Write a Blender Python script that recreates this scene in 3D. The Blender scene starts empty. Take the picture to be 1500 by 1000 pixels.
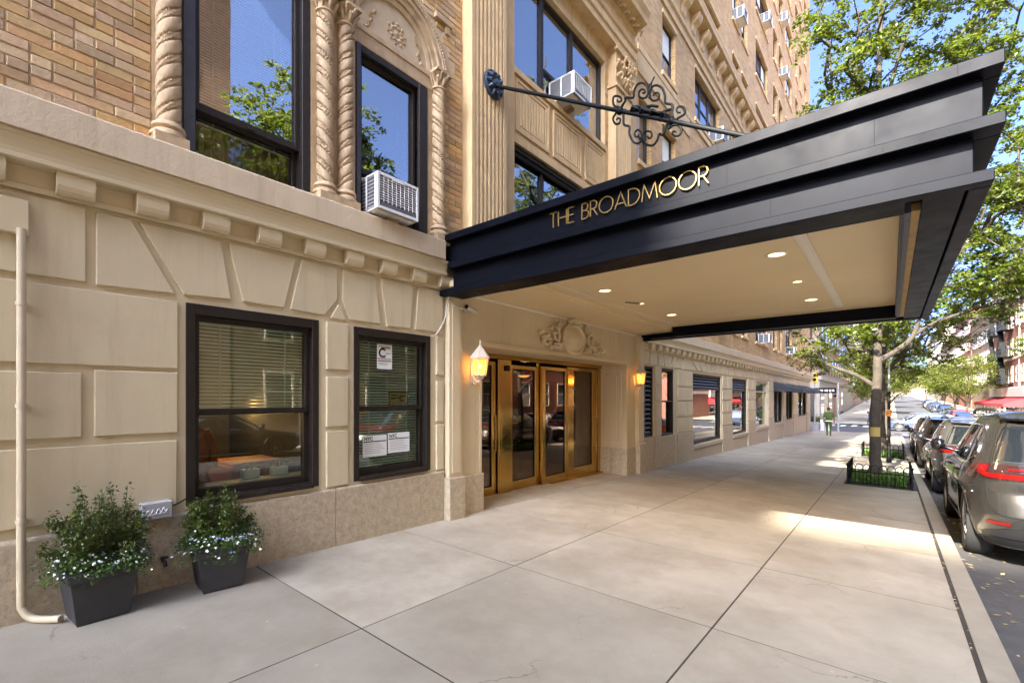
import bpy, bmesh, math, random
import numpy as np
from mathutils import Vector, Matrix

random.seed(11)
rng = np.random.default_rng(5)
R = math.radians
scene = bpy.context.scene
COL = scene.collection

# ------------------------------------------------------------------ camera, sky, sun, exposure
YAW = math.atan(555 / 670.5)
cam_data = bpy.data.cameras.new('camera')
cam_data.sensor_width = 36.0
cam_data.lens = 36.0 * 670.5 / 1500.0
cam_data.shift_y = 82.0 / 1500.0
cam_data.clip_start = 0.05
cam_data.clip_end = 3000.0
cam = bpy.data.objects.new('camera', cam_data)
cam.location = (5.0, 0.0, 1.66)
cam.rotation_euler = (R(90), 0.0, YAW)
COL.objects.link(cam)
scene.camera = cam

SUN_DIR = Vector((-0.085, -1.31, 1.0)).normalized()      # points to the sun
SUN_EL = math.asin(SUN_DIR.z)
SUN_ROT = math.atan2(SUN_DIR.x, SUN_DIR.y)
world = bpy.data.worlds.new('World')
scene.world = world
world.use_nodes = True
wnt = world.node_tree
wnt.nodes.clear()
w_out = wnt.nodes.new('ShaderNodeOutputWorld')
w_bg = wnt.nodes.new('ShaderNodeBackground')
w_sky = wnt.nodes.new('ShaderNodeTexSky')
w_sky.sky_type = 'NISHITA'
w_sky.sun_disc = False
w_sky.sun_elevation = SUN_EL
w_sky.sun_rotation = SUN_ROT
w_sky.altitude = 30
w_sky.air_density = 0.21
w_sky.dust_density = 3.8
w_sky.ozone_density = 7.0
w_bg.inputs['Strength'].default_value = 0.15
wnt.links.new(w_sky.outputs[0], w_bg.inputs['Color'])
wnt.links.new(w_bg.outputs[0], w_out.inputs['Surface'])

sun_data = bpy.data.lights.new('sun', 'SUN')
sun_data.energy = 3.0
sun_data.angle = R(0.55)
sun_data.color = (1.0, 0.92, 0.80)
sun = bpy.data.objects.new('sun', sun_data)
sun.rotation_euler = (-SUN_DIR).to_track_quat('-Z', 'Y').to_euler()
sun.location = (0, -30, 60)
COL.objects.link(sun)

scene.view_settings.view_transform = 'Standard'
scene.view_settings.look = 'None'
scene.view_settings.gamma = 1.0
scene.view_settings.use_curve_mapping = False
scene.view_settings.exposure = 3.6
scene.render.engine = 'CYCLES'
scene.cycles.max_bounces = 8
scene.cycles.diffuse_bounces = 4
scene.cycles.glossy_bounces = 4
scene.cycles.transparent_max_bounces = 16
scene.cycles.sample_clamp_indirect = 6.0
scene.cycles.use_denoising = True

# ------------------------------------------------------------------ helpers
SLOPE = 0.0235
CROSS = 0.01
CURB_IN, CURB_OUT = 5.46, 5.64
ROAD_R = 12.5


def gz(x, y):
    """height of the ground (pavement level) at x, y"""
    if y < 50:
        z = -SLOPE * y
    elif y < 70:
        z = -SLOPE * 50
    else:
        z = -SLOPE * 50 + 0.0165 * (y - 70)
    return z - CROSS * max(0.0, min(x, CURB_OUT))


class MB:
    """collects shapes and links them as one mesh object"""

    def __init__(self):
        self.v, self.f, self.sm = [], [], []

    def add(self, vs, fs, smooth=False):
        b = len(self.v)
        self.v += [tuple(p) for p in vs]
        self.f += [tuple(i + b for i in f) for f in fs]
        self.sm += [smooth] * len(fs)
        return self

    def box(self, x0, x1, y0, y1, z0, z1):
        vs = [(x0, y0, z0), (x1, y0, z0), (x1, y1, z0), (x0, y1, z0), (x0, y0, z1), (x1, y0, z1), (x1, y1, z1), (x0, y1, z1)]
        return self.add(vs, [(0, 3, 2, 1), (4, 5, 6, 7), (0, 1, 5, 4), (1, 2, 6, 5), (2, 3, 7, 6), (3, 0, 4, 7)])

    def bar(self, a, b, w, h, up=(0, 0, 1)):
        """rectangular bar from a to b, w wide, h high"""
        a, b = Vector(a), Vector(b)
        d = (b - a).normalized()
        u = Vector(up)
        s = d.cross(u)
        if s.length < 1e-4:
            s = d.cross(Vector((1, 0, 0)))
        s.normalize()
        u = s.cross(d)
        s *= w / 2
        u *= h / 2
        vs = [a - s - u, a + s - u, a + s + u, a - s + u, b - s - u, b + s - u, b + s + u, b - s + u]
        return self.add(vs, [(3, 2, 1, 0), (4, 5, 6, 7), (0, 1, 5, 4), (1, 2, 6, 5), (2, 3, 7, 6), (3, 0, 4, 7)])

    def prism(self, poly, a0, a1, axis='x'):
        """poly of 2D points extruded along axis; the 2D plane is (y,z) / (x,z) / (x,y)"""
        n = len(poly)

        def P(p, a):
            if axis == 'x':
                return (a, p[0], p[1])
            if axis == 'y':
                return (p[0], a, p[1])
            return (p[0], p[1], a)
        vs = [P(p, a0) for p in poly] + [P(p, a1) for p in poly]
        fs = [tuple(range(n))[::-1], tuple(range(n, 2 * n))] + [(i, (i + 1) % n, n + (i + 1) % n, n + i) for i in range(n)]
        return self.add(vs, fs)

    def panel(self, poly, x0, x1, c=0.012):
        """a raised block with chamfered edge: poly in (y,z), face at x1"""
        n = len(poly)
        cy = sum(p[0] for p in poly) / n
        cz = sum(p[1] for p in poly) / n
        ar = sum(poly[i][0] * poly[(i + 1) % n][1] - poly[(i + 1) % n][0] * poly[i][1] for i in range(n))
        if ar < 0:
            poly = poly[::-1]
        ins = []
        for i in range(n):
            p0, p1, p2 = Vector(poly[i - 1]), Vector(poly[i]), Vector(poly[(i + 1) % n])
            e0, e1 = (p1 - p0).normalized(), (p2 - p1).normalized()
            n0, n1 = Vector((-e0.y, e0.x)), Vector((-e1.y, e1.x))
            m = n0 + n1
            if m.length < 1e-5:
                m = n0
            m.normalize()
            ins.append(p1 + m * (c / max(0.35, m.dot(n0))))
        vs = [(x0, p[0], p[1]) for p in poly] + [(x1 - c, p[0], p[1]) for p in poly] + [(x1, p[0], p[1]) for p in ins]
        fs = [tuple(range(2 * n, 3 * n))]
        for k in (0, n):
            fs += [(k + i, k + (i + 1) % n, k + n + (i + 1) % n, k + n + i) for i in range(n)]
        return self.add(vs, fs)

    def tube(self, pts, r, n=8, cap=True, smooth=True, flat=None):
        """tube along pts; r a number or a list"""
        pts = [Vector(p) for p in pts]
        m = len(pts)
        rs = r if isinstance(r, (list, tuple)) else [r] * m
        vs = []
        ref = None
        for i, p in enumerate(pts):
            t = (pts[min(i + 1, m - 1)] - pts[max(i - 1, 0)])
            if t.length < 1e-9:
                t = Vector((0, 0, 1))
            t.normalize()
            if ref is None:
                ref = Vector((0, 0, 1)) if abs(t.z) < 0.9 else Vector((1, 0, 0))
            a = ref - t * ref.dot(t)
            if a.length < 1e-5:
                a = t.orthogonal()
            a.normalize()
            ref = a
            b = t.cross(a)
            for k in range(n):
                w = 2 * math.pi * k / n
                vs.append(p + (a * math.cos(w) + b * math.sin(w)) * rs[i])
        fs = [(i * n + k, i * n + (k + 1) % n, (i + 1) * n + (k + 1) % n, (i + 1) * n + k) for i in range(m - 1) for k in range(n)]
        self.add(vs, fs, smooth)
        if cap:
            b = len(self.v) - len(vs)
            self.f += [tuple(b + k for k in range(n))[::-1], tuple(b + (m - 1) * n + k for k in range(n))]
            self.sm += [False, False]
        return self

    def lathe(self, prof, c=(0, 0, 0), n=20, axis='z', smooth=True, a0=0.0, a1=2 * math.pi):
        """prof of (radius, height) turned about axis through c"""
        full = abs(a1 - a0 - 2 * math.pi) < 1e-6
        k = n if full else n + 1
        vs = []
        for r, h in prof:
            for i in range(k):
                w = a0 + (a1 - a0) * i / n
                p = (r * math.cos(w), r * math.sin(w), h)
                if axis == 'x':
                    p = (p[2], p[0], p[1])
                elif axis == 'y':
                    p = (p[1], p[2], p[0])
                vs.append((p[0] + c[0], p[1] + c[1], p[2] + c[2]))
        fs = []
        for j in range(len(prof) - 1):
            for i in range(n):
                i2 = (i + 1) % k if full else i + 1
                fs.append((j * k + i, j * k + i2, (j + 1) * k + i2, (j + 1) * k + i))
        return self.add(vs, fs, smooth)

    def grid(self, rows, smooth=True, close=False):
        m = len(rows[0])
        vs = [p for r in rows for p in r]
        fs = []
        for j in range(len(rows) - 1):
            for i in range(m if close else m - 1):
                i2 = (i + 1) % m
                fs.append((j * m + i, j * m + i2, (j + 1) * m + i2, (j + 1) * m + i))
        return self.add(vs, fs, smooth)

    def mesh(self, name, bevel=0.0, seg=1, off=(0, 0, 0), sharp=35, recalc=True):
        me = bpy.data.meshes.new(name)
        o = off
        me.from_pydata([(p[0] - o[0], p[1] - o[1], p[2] - o[2]) for p in self.v], [], self.f)
        me.polygons.foreach_set('use_smooth', self.sm)
        if bevel or recalc:
            bm = bmesh.new()
            bm.from_mesh(me)
            if recalc:
                bmesh.ops.recalc_face_normals(bm, faces=bm.faces)
            if bevel:
                es = [e for e in bm.edges if len(e.link_faces) == 2 and e.calc_face_angle(0) > R(28)]
                bmesh.ops.bevel(bm, geom=es, offset=bevel, segments=seg, affect='EDGES', clamp_overlap=True, profile=0.6)
            bm.to_mesh(me)
            bm.free()
        if any(self.sm):
            me.set_sharp_from_angle(angle=R(sharp))
        me.update()
        return me

    def build(self, name, material, parent=None, bevel=0.0, seg=1, at=None, kind=None, sharp=35, recalc=True, label=None):
        """vertices are in world coordinates (or the parent's own when it is built at the origin)"""
        base = Vector(WORLD.get(parent.name, (0, 0, 0))) if parent else Vector((0, 0, 0))
        org = Vector(at) if at is not None else base
        me = self.mesh(name, bevel, seg, org, sharp, recalc)
        return link(name, me, material, parent, org, kind, label)


WORLD = {}


def link(name, me, material, parent=None, org=(0, 0, 0), kind=None, label=None):
    o = bpy.data.objects.new(name, me)
    if material is not None and not me.materials:
        for m in (material if isinstance(material, (list, tuple)) else [material]):
            me.materials.append(m)
    COL.objects.link(o)
    org = Vector(org)
    if parent:
        o.parent = parent
        o.location = org - Vector(WORLD.get(parent.name, (0, 0, 0)))
    else:
        o.location = org
    WORLD[o.name] = tuple(org)
    if kind:
        o['kind'] = kind
    if label:
        o['label'] = label
    return o


def tag(o, label, cat, group=None):
    o['label'] = label
    o['category'] = cat
    if group:
        o['group'] = group
    return o


def thing(name, label, cat, loc=(0, 0, 0), group=None, rotz=0.0):
    o = bpy.data.objects.new(name, None)
    o.empty_display_size = 0.2
    COL.objects.link(o)
    o.location = loc
    o.rotation_euler = (0, 0, rotz)
    WORLD[o.name] = tuple(loc)
    return tag(o, label, cat, group)


def local(o):
    """make further parts of this thing be given in its own coordinates"""
    WORLD[o.name] = (0, 0, 0)
    return o


def copy_tree(o, parent=None):
    c = o.copy()
    COL.objects.link(c)
    WORLD[c.name] = WORLD.get(o.name, (0, 0, 0))
    if parent is not None:
        c.parent = parent
    for ch in list(o.children):
        copy_tree(ch, c)
    return c


def smoothstep(a, b, x):
    t = max(0.0, min(1.0, (x - a) / (b - a)))
    return t * t * (3 - 2 * t)


def lerp_table(tab, x):
    if x <= tab[0][0]:
        return tab[0][1]
    for (x0, y0), (x1, y1) in zip(tab, tab[1:]):
        if x <= x1:
            t = (x - x0) / (x1 - x0)
            return y0 + (y1 - y0) * t
    return tab[-1][1]


def smooth_path(pts, k=6):
    """Catmull-Rom through pts"""
    P = [Vector(p) for p in pts]
    P = [P[0] * 2 - P[1]] + P + [P[-1] * 2 - P[-2]]
    out = []
    for i in range(1, len(P) - 2):
        for j in range(k):
            t = j / k
            a, b, c, d = P[i - 1], P[i], P[i + 1], P[i + 2]
            out.append(0.5 * ((2 * b) + (c - a) * t + (2 * a - 5 * b + 4 * c - d) * t * t + (3 * b - a - 3 * c + d) * t ** 3))
    out.append(P[-2])
    return out


# ------------------------------------------------------------------ materials
def pbr(name, col, rough=0.6, metal=0.0, var=0.12, scale=2.0, bump=0.0, bscale=60.0, coat=0.0, spec=0.5, speck=None, island=0.0, gum=False, streak=None,
        hue=0.0, emit=None, estr=0.0, stain=None, detail=6.0, rvar=0.0, translucent=None, thin=0.0):
    m = bpy.data.materials.new(name)
    m.use_nodes = True
    nt = m.node_tree
    N, L = nt.nodes, nt.links
    b = N['Principled BSDF']
    b.inputs['Roughness'].default_value = rough
    b.inputs['Metallic'].default_value = metal
    b.inputs['Specular IOR Level'].default_value = spec
    b.inputs['Coat Weight'].default_value = coat
    b.inputs['Coat Roughness'].default_value = 0.04
    tc = N.new('ShaderNodeTexCoord')
    oi = N.new('ShaderNodeObjectInfo')
    add = N.new('ShaderNodeVectorMath')
    add.operation = 'MULTIPLY_ADD'
    L.new(oi.outputs['Random'], add.inputs[0])
    add.inputs[1].default_value = (37.0, 17.0, 23.0)
    L.new(tc.outputs['Object'], add.inputs[2])
    vec = add.outputs[0]
    base = N.new('ShaderNodeRGB')
    base.outputs[0].default_value = (*col, 1)
    cur = base.outputs[0]

    def noise_node(sc, det=6.0, rgh=0.6):
        n = N.new('ShaderNodeTexNoise')
        n.inputs['Scale'].default_value = sc
        n.inputs['Detail'].default_value = det
        n.inputs['Roughness'].default_value = rgh
        L.new(vec, n.inputs['Vector'])
        return n

    def remap(sock, a, bb, lo=0.25, hi=0.75):
        mr = N.new('ShaderNodeMapRange')
        mr.inputs['From Min'].default_value = lo
        mr.inputs['From Max'].default_value = hi
        mr.inputs['To Min'].default_value = a
        mr.inputs['To Max'].default_value = bb
        mr.clamp = True
        L.new(sock, mr.inputs['Value'])
        return mr.outputs[0]

    if var or island:
        hsv = N.new('ShaderNodeHueSaturation')
        L.new(cur, hsv.inputs['Color'])
        val = None
        if var:
            n = noise_node(scale, detail)
            val = remap(n.outputs[0], 1 - var, 1 + var)
        if island:
            geo = N.new('ShaderNodeNewGeometry')
            s = N.new('ShaderNodeMath')
            s.operation = 'ADD'
            L.new(geo.outputs['Random Per Island'], s.inputs[0])
            L.new(oi.outputs['Random'], s.inputs[1])
            fr = N.new('ShaderNodeMath')
            fr.operation = 'FRACT'
            L.new(s.outputs[0], fr.inputs[0])
            iv = remap(fr.outputs[0], 1 - island, 1 + island, 0, 1)
            if val is not None:
                mm = N.new('ShaderNodeMath')
                mm.operation = 'MULTIPLY'
                L.new(val, mm.inputs[0])
                L.new(iv, mm.inputs[1])
                val = mm.outputs[0]
            else:
                val = iv
            if hue:
                m7 = N.new('ShaderNodeMath')
                m7.operation = 'MULTIPLY'
                m7.inputs[1].default_value = 7.13
                L.new(fr.outputs[0], m7.inputs[0])
                f2 = N.new('ShaderNodeMath')
                f2.operation = 'FRACT'
                L.new(m7.outputs[0], f2.inputs[0])
                L.new(remap(f2.outputs[0], 0.5 - hue, 0.5 + hue, 0, 1), hsv.inputs['Hue'])
                m13 = N.new('ShaderNodeMath')
                m13.operation = 'MULTIPLY'
                m13.inputs[1].default_value = 13.7
                L.new(fr.outputs[0], m13.inputs[0])
                f3 = N.new('ShaderNodeMath')
                f3.operation = 'FRACT'
                L.new(m13.outputs[0], f3.inputs[0])
                L.new(remap(f3.outputs[0], 0.78, 1.1, 0, 1), hsv.inputs['Saturation'])
        L.new(val, hsv.inputs['Value'])
        cur = hsv.outputs[0]
    if stain:
        scol, ssc, lo, hi, amt = stain
        n = noise_node(ssc, 8.0, 0.7)
        mx = N.new('ShaderNodeMixRGB')
        L.new(remap(n.outputs[0], 0, amt, lo, hi), mx.inputs[0])
        L.new(cur, mx.inputs[1])
        mx.inputs[2].default_value = (*scol, 1)
        cur = mx.outputs[0]
    if speck:
        scol, ssc, thr, amt = speck
        n = noise_node(ssc, 3.0, 0.7)
        mx = N.new('ShaderNodeMixRGB')
        L.new(remap(n.outputs[0], 0, amt, thr, thr + 0.08), mx.inputs[0])
        L.new(cur, mx.inputs[1])
        mx.inputs[2].default_value = (*scol, 1)
        cur = mx.outputs[0]
    if streak:
        scol, amt = streak
        mp = N.new('ShaderNodeMapping')
        mp.inputs['Scale'].default_value = (5.0, 5.0, 0.35)
        L.new(tc.outputs['Object'], mp.inputs['Vector'])
        ns = N.new('ShaderNodeTexNoise')
        ns.inputs['Scale'].default_value = 1.6
        ns.inputs['Detail'].default_value = 7.0
        ns.inputs['Roughness'].default_value = 0.65
        L.new(mp.outputs[0], ns.inputs['Vector'])
        mx = N.new('ShaderNodeMixRGB')
        L.new(remap(ns.outputs[0], 0, amt, 0.50, 0.72), mx.inputs[0])
        L.new(cur, mx.inputs[1])
        mx.inputs[2].default_value = (*scol, 1)
        cur = mx.outputs[0]
    if gum:
        vo = N.new('ShaderNodeTexVoronoi')
        vo.inputs['Scale'].default_value = 4.2
        L.new(vec, vo.inputs['Vector'])
        sx_ = N.new('ShaderNodeSeparateXYZ')
        L.new(vo.outputs['Color'], sx_.inputs[0])
        thr = remap(sx_.outputs[0], -0.03, 0.075, 0.30, 1.0)
        sm = N.new('ShaderNodeMath')
        sm.operation = 'SUBTRACT'
        L.new(thr, sm.inputs[0])
        L.new(vo.outputs['Distance'], sm.inputs[1])
        mx = N.new('ShaderNodeMixRGB')
        L.new(remap(sm.outputs[0], 0, 0.5, 0.0, 0.012), mx.inputs[0])
        L.new(cur, mx.inputs[1])
        mx.inputs[2].default_value = (0.10, 0.085, 0.065, 1)
        cur = mx.outputs[0]
        # a few hairline cracks
        v2 = N.new('ShaderNodeTexVoronoi')
        v2.feature = 'DISTANCE_TO_EDGE'
        v2.inputs['Scale'].default_value = 0.42
        nz_ = noise_node(2.2, 5.0)
        ma = N.new('ShaderNodeVectorMath')
        ma.operation = 'MULTIPLY_ADD'
        L.new(nz_.outputs['Color'], ma.inputs[0])
        ma.inputs[1].default_value = (0.5, 0.5, 0.5)
        L.new(vec, ma.inputs[2])
        L.new(ma.outputs[0], v2.inputs['Vector'])
        br = noise_node(0.5, 2.0)
        cr = N.new('ShaderNodeMath')
        cr.operation = 'MULTIPLY'
        L.new(remap(v2.outputs['Distance'], 1.0, 0.0, 0.0008, 0.0035), cr.inputs[0])
        L.new(remap(br.outputs[0], 0.0, 0.55, 0.52, 0.60), cr.inputs[1])
        mx = N.new('ShaderNodeMixRGB')
        L.new(cr.outputs[0], mx.inputs[0])
        L.new(cur, mx.inputs[1])
        mx.inputs[2].default_value = (0.09, 0.075, 0.055, 1)
        cur = mx.outputs[0]
    L.new(cur, b.inputs['Base Color'])
    if rvar:
        n = noise_node(scale * 2.3, 6.0)
        L.new(remap(n.outputs[0], max(0.02, rough - rvar), min(1, rough + rvar)), b.inputs['Roughness'])
    if bump:
        n = noise_node(bscale, 5.0, 0.65)
        bp = N.new('ShaderNodeBump')
        bp.inputs['Strength'].default_value = bump
        bp.inputs['Distance'].default_value = 0.01
        L.new(n.outputs[0], bp.inputs['Height'])
        L.new(bp.outputs[0], b.inputs['Normal'])
    if emit:
        b.inputs['Emission Color'].default_value = (*emit, 1)
        b.inputs['Emission Strength'].default_value = estr
    if translucent:
        tr = N.new('ShaderNodeBsdfTranslucent')
        h2 = N.new('ShaderNodeHueSaturation')
        h2.inputs['Value'].default_value = 1.5
        h2.inputs['Hue'].default_value = 0.485
        L.new(cur, h2.inputs['Color'])
        L.new(h2.outputs[0], tr.inputs['Color'])
        ms = N.new('ShaderNodeMixShader')
        ms.inputs[0].default_value = translucent
        L.new(b.outputs[0], ms.inputs[1])
        L.new(tr.outputs[0], ms.inputs[2])
        L.new(ms.outputs[0], N['Material Output'].inputs['Surface'])
    return m


def glass_mat(name, tint=(0.85, 0.9, 0.88), base=0.1, gain=0.9, rough=0.0, wav=0.0, refl=(1, 1, 1), dark=None):
    """window glass: see through it, with a clear reflection that grows at grazing angles"""
    m = bpy.data.materials.new(name)
    m.use_nodes = True
    nt = m.node_tree
    N, L = nt.nodes, nt.links
    N.remove(N['Principled BSDF'])
    fr = N.new('ShaderNodeFresnel')
    fr.inputs['IOR'].default_value = 1.5
    mr = N.new('ShaderNodeMapRange')
    mr.inputs['From Min'].default_value = 0.04
    mr.inputs['From Max'].default_value = 1.0
    mr.inputs['To Min'].default_value = base
    mr.inputs['To Max'].default_value = base + gain
    L.new(fr.outputs[0], mr.inputs['Value'])
    if dark:
        t = N.new('ShaderNodeBsdfDiffuse')
        t.inputs['Color'].default_value = (*dark, 1)
    else:
        t = N.new('ShaderNodeBsdfTransparent')
        t.inputs['Color'].default_value = (*tint, 1)
    g = N.new('ShaderNodeBsdfGlossy')
    g.inputs['Roughness'].default_value = rough
    g.inputs['Color'].default_value = (*refl, 1)
    if wav:
        tc = N.new('ShaderNodeTexCoord')
        n = N.new('ShaderNodeTexNoise')
        n.inputs['Scale'].default_value = 1.6
        n.inputs['Detail'].default_value = 1.0
        L.new(tc.outputs['Object'], n.inputs['Vector'])
        bp = N.new('ShaderNodeBump')
        bp.inputs['Strength'].default_value = wav
        bp.inputs['Distance'].default_value = 0.02
        L.new(n.outputs[0], bp.inputs['Height'])
        L.new(bp.outputs[0], g.inputs['Normal'])
    mx = N.new('ShaderNodeMixShader')
    L.new(mr.outputs[0], mx.inputs[0])
    L.new(t.outputs[0], mx.inputs[1])
    L.new(g.outputs[0], mx.inputs[2])
    L.new(mx.outputs[0], N['Material Output'].inputs['Surface'])
    return m


def emitter(name, col, strength):
    m = bpy.data.materials.new(name)
    m.use_nodes = True
    b = m.node_tree.nodes['Principled BSDF']
    b.inputs['Base Color'].default_value = (*col, 1)
    b.inputs['Emission Color'].default_value = (*col, 1)
    b.inputs['Emission Strength'].default_value = strength
    return m


def brick_mat(name, c1, c2, mortar, bw=0.29, bh=0.09, ms=0.010, bump=0.6, dirt=0.15):
    m = bpy.data.materials.new(name)
    m.use_nodes = True
    nt = m.node_tree
    N, L = nt.nodes, nt.links
    b = N['Principled BSDF']
    b.inputs['Roughness'].default_value = 0.85
    tc = N.new('ShaderNodeTexCoord')
    sp = N.new('ShaderNodeSeparateXYZ')
    L.new(tc.outputs['Object'], sp.inputs[0])
    ad = N.new('ShaderNodeMath')
    L.new(sp.outputs[0], ad.inputs[0])
    L.new(sp.outputs[1], ad.inputs[1])
    cb = N.new('ShaderNodeCombineXYZ')
    L.new(ad.outputs[0], cb.inputs[0])
    L.new(sp.outputs[2], cb.inputs[1])
    t = N.new('ShaderNodeTexBrick')
    t.inputs['Scale'].default_value = 1.0
    t.inputs['Brick Width'].default_value = bw
    t.inputs['Row Height'].default_value = bh
    t.inputs['Mortar Size'].default_value = ms
    t.inputs['Mortar Smooth'].default_value = 0.15
    t.inputs['Color1'].default_value = (*c1, 1)
    t.inputs['Color2'].default_value = (*c2, 1)
    t.inputs['Mortar'].default_value = (*mortar, 1)
    L.new(cb.outputs[0], t.inputs['Vector'])
    n = N.new('ShaderNodeTexNoise')
    n.inputs['Scale'].default_value = 0.9
    n.inputs['Detail'].default_value = 8
    L.new(tc.outputs['Object'], n.inputs['Vector'])
    mr = N.new('ShaderNodeMapRange')
    mr.inputs['From Min'].default_value = 0.25
    mr.inputs['From Max'].default_value = 0.75
    mr.inputs['To Min'].default_value = 1 - dirt
    mr.inputs['To Max'].default_value = 1 + dirt
    L.new(n.outputs[0], mr.inputs['Value'])
    h = N.new('ShaderNodeHueSaturation')
    L.new(t.outputs['Color'], h.inputs['Color'])
    L.new(mr.outputs[0], h.inputs['Value'])
    L.new(h.outputs[0], b.inputs['Base Color'])
    bp = N.new('ShaderNodeBump')
    bp.invert = True
    bp.inputs['Strength'].default_value = bump
    bp.inputs['Distance'].default_value = 0.01
    L.new(t.outputs['Fac'], bp.inputs['Height'])
    L.new(bp.outputs[0], b.inputs['Normal'])
    return m


M = {}
M['cream'] = pbr('cream_paint', (0.545, 0.455, 0.285), 0.6, var=0.07, scale=1.7, bump=0.22, bscale=55, stain=((0.38, 0.31, 0.19), 0.8, 0.5, 0.8, 0.42), speck=((0.33, 0.26, 0.16), 30, 0.70, 0.35), streak=((0.36, 0.29, 0.18), 0.42))
M['cream_dark'] = pbr('cream_trim_paint', (0.54, 0.445, 0.275), 0.5, var=0.06, scale=2)
M['ledge'] = pbr('ledge_stone', (0.54, 0.43, 0.285), 0.8, var=0.12, scale=5, bump=0.5, bscale=45, stain=((0.34, 0.27, 0.18), 2.5, 0.5, 0.8, 0.4), streak=((0.33, 0.25, 0.15), 0.5))
M['granite'] = pbr('granite', (0.41, 0.335, 0.22), 0.55, var=0.22, scale=14, bump=0.25, bscale=90, speck=((0.22, 0.16, 0.11), 42, 0.55, 0.55), stain=((0.52, 0.44, 0.31), 24, 0.5, 0.66, 0.55))
M['brick'] = pbr('tan_brick', (0.455, 0.29, 0.128), 0.85, var=0.16, scale=22, bump=0.7, bscale=60, island=0.26, hue=0.010, speck=((0.14, 0.085, 0.055), 26, 0.67, 0.65))
M['mortar'] = pbr('mortar', (0.50, 0.39, 0.25), 0.9, var=0.1, scale=8, bump=0.4, bscale=80)
M['brick_far'] = brick_mat('tan_brick_wall', (0.52, 0.32, 0.125), (0.34, 0.20, 0.075), (0.46, 0.33, 0.18))
M['terracotta'] = pbr('terracotta', (0.46, 0.33, 0.185), 0.7, var=0.16, scale=7, bump=0.35, bscale=40, stain=((0.22, 0.145, 0.08), 4.5, 0.50, 0.70, 0.65), streak=((0.25, 0.16, 0.08), 0.4))
M['limestone'] = pbr('limestone', (0.56, 0.39, 0.19), 0.75, var=0.12, scale=4, bump=0.3, bscale=50, stain=((0.33, 0.22, 0.13), 2.2, 0.52, 0.78, 0.45), streak=((0.30, 0.19, 0.09), 0.5))
M['frame'] = pbr('dark_window_frame', (0.017, 0.012, 0.008), 0.5, spec=0.3, var=0.25, scale=9, rvar=0.1)
M['frame_blue'] = pbr('slate_blue_metal_frame', (0.06, 0.062, 0.075), 0.5, spec=0.3, var=0.2, scale=9, rvar=0.1)
M['frame_up'] = pbr('bronze_window_frame', (0.024, 0.018, 0.014), 0.5, spec=0.3, var=0.25, scale=9, rvar=0.1)
M['black'] = pbr('black_canopy_paint', (0.0032, 0.0040, 0.0068), 0.42, spec=0.07, var=0.3, scale=1.6, rvar=0.1, stain=((0.006, 0.0065, 0.009), 1.3, 0.5, 0.85, 0.6))
M['iron'] = pbr('wrought_iron', (0.006, 0.007, 0.007), 0.55, spec=0.15, var=0.2, scale=20, bump=0.2, bscale=70)
M['rosette'] = pbr('blue_black_iron', (0.022, 0.035, 0.058), 0.42, var=0.2, scale=20, bump=0.2, bscale=70)
M['gold'] = pbr('gold_lettering', (0.30, 0.195, 0.06), 0.5, metal=0.7, var=0.05)
M['brass'] = pbr('brass', (0.53, 0.34, 0.095), 0.13, metal=1.0, var=0.05, scale=1.2, rvar=0.05, bump=0.10, bscale=5)
M['soffit'] = pbr('soffit_paint', (0.66, 0.53, 0.31), 0.6, var=0.04, scale=1.2)
M['white_trim'] = pbr('white_trim', (0.68, 0.62, 0.52), 0.5, var=0.04)
M['rust'] = pbr('rusty_strip', (0.30, 0.19, 0.06), 0.7, var=0.3, scale=6)
M['concrete'] = pbr('sidewalk_concrete', (0.325, 0.285, 0.215), 0.8, var=0.18, scale=1.3, bump=0.5, bscale=130, island=0.12, gum=True, speck=((0.17, 0.14, 0.10), 38, 0.66, 0.5), stain=((0.205, 0.17, 0.115), 0.9, 0.45, 0.72, 0.75), rvar=0.12)
M['joint'] = pbr('joint_dirt', (0.035, 0.028, 0.02), 0.95, var=0.3, scale=9)
M['curb'] = pbr('curb_stone', (0.255, 0.222, 0.165), 0.75, var=0.14, scale=5, bump=0.35, bscale=80, speck=((0.2, 0.18, 0.16), 60, 0.6, 0.4))
M['asphalt'] = pbr('asphalt', (0.055, 0.053, 0.051), 0.8, var=0.25, scale=3, bump=0.7, bscale=120, speck=((0.17, 0.16, 0.15), 110, 0.62, 0.6), stain=((0.085, 0.08, 0.073), 0.5, 0.5, 0.8, 0.7), rvar=0.12)
M['paint_white'] = pbr('road_paint', (0.5, 0.49, 0.46), 0.7, var=0.15, scale=5)
M['soil'] = pbr('soil', (0.06, 0.042, 0.028), 0.95, var=0.3, scale=20, bump=0.8, bscale=50)
M['blind'] = pbr('white_blind', (0.80, 0.81, 0.73), 0.5, var=0.05)
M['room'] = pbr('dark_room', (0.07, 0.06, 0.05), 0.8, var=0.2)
M['lobby'] = pbr('lobby_panelling', (0.075, 0.022, 0.010), 0.4, var=0.3, scale=2)
M['curtain'] = pbr('brown_curtain', (0.23, 0.165, 0.095), 0.9, var=0.3, scale=6)
M['white_metal'] = pbr('white_enamel', (0.66, 0.65, 0.61), 0.4, var=0.06, scale=5, stain=((0.4, 0.37, 0.31), 5, 0.55, 0.8, 0.4))
M['grille'] = pbr('dark_grille', (0.10, 0.10, 0.105), 0.5, var=0.2, scale=8)
M['paper'] = pbr('white_paper', (0.76, 0.79, 0.76), 0.7, var=0.02)
M['ink'] = pbr('black_ink', (0.012, 0.012, 0.012), 0.9, var=0.0, spec=0.1)
M['red_ink'] = pbr('red_ink', (0.55, 0.05, 0.03), 0.7, var=0.0)
M['green_ink'] = pbr('green_ink', (0.06, 0.30, 0.12), 0.7, var=0.0)
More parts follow.
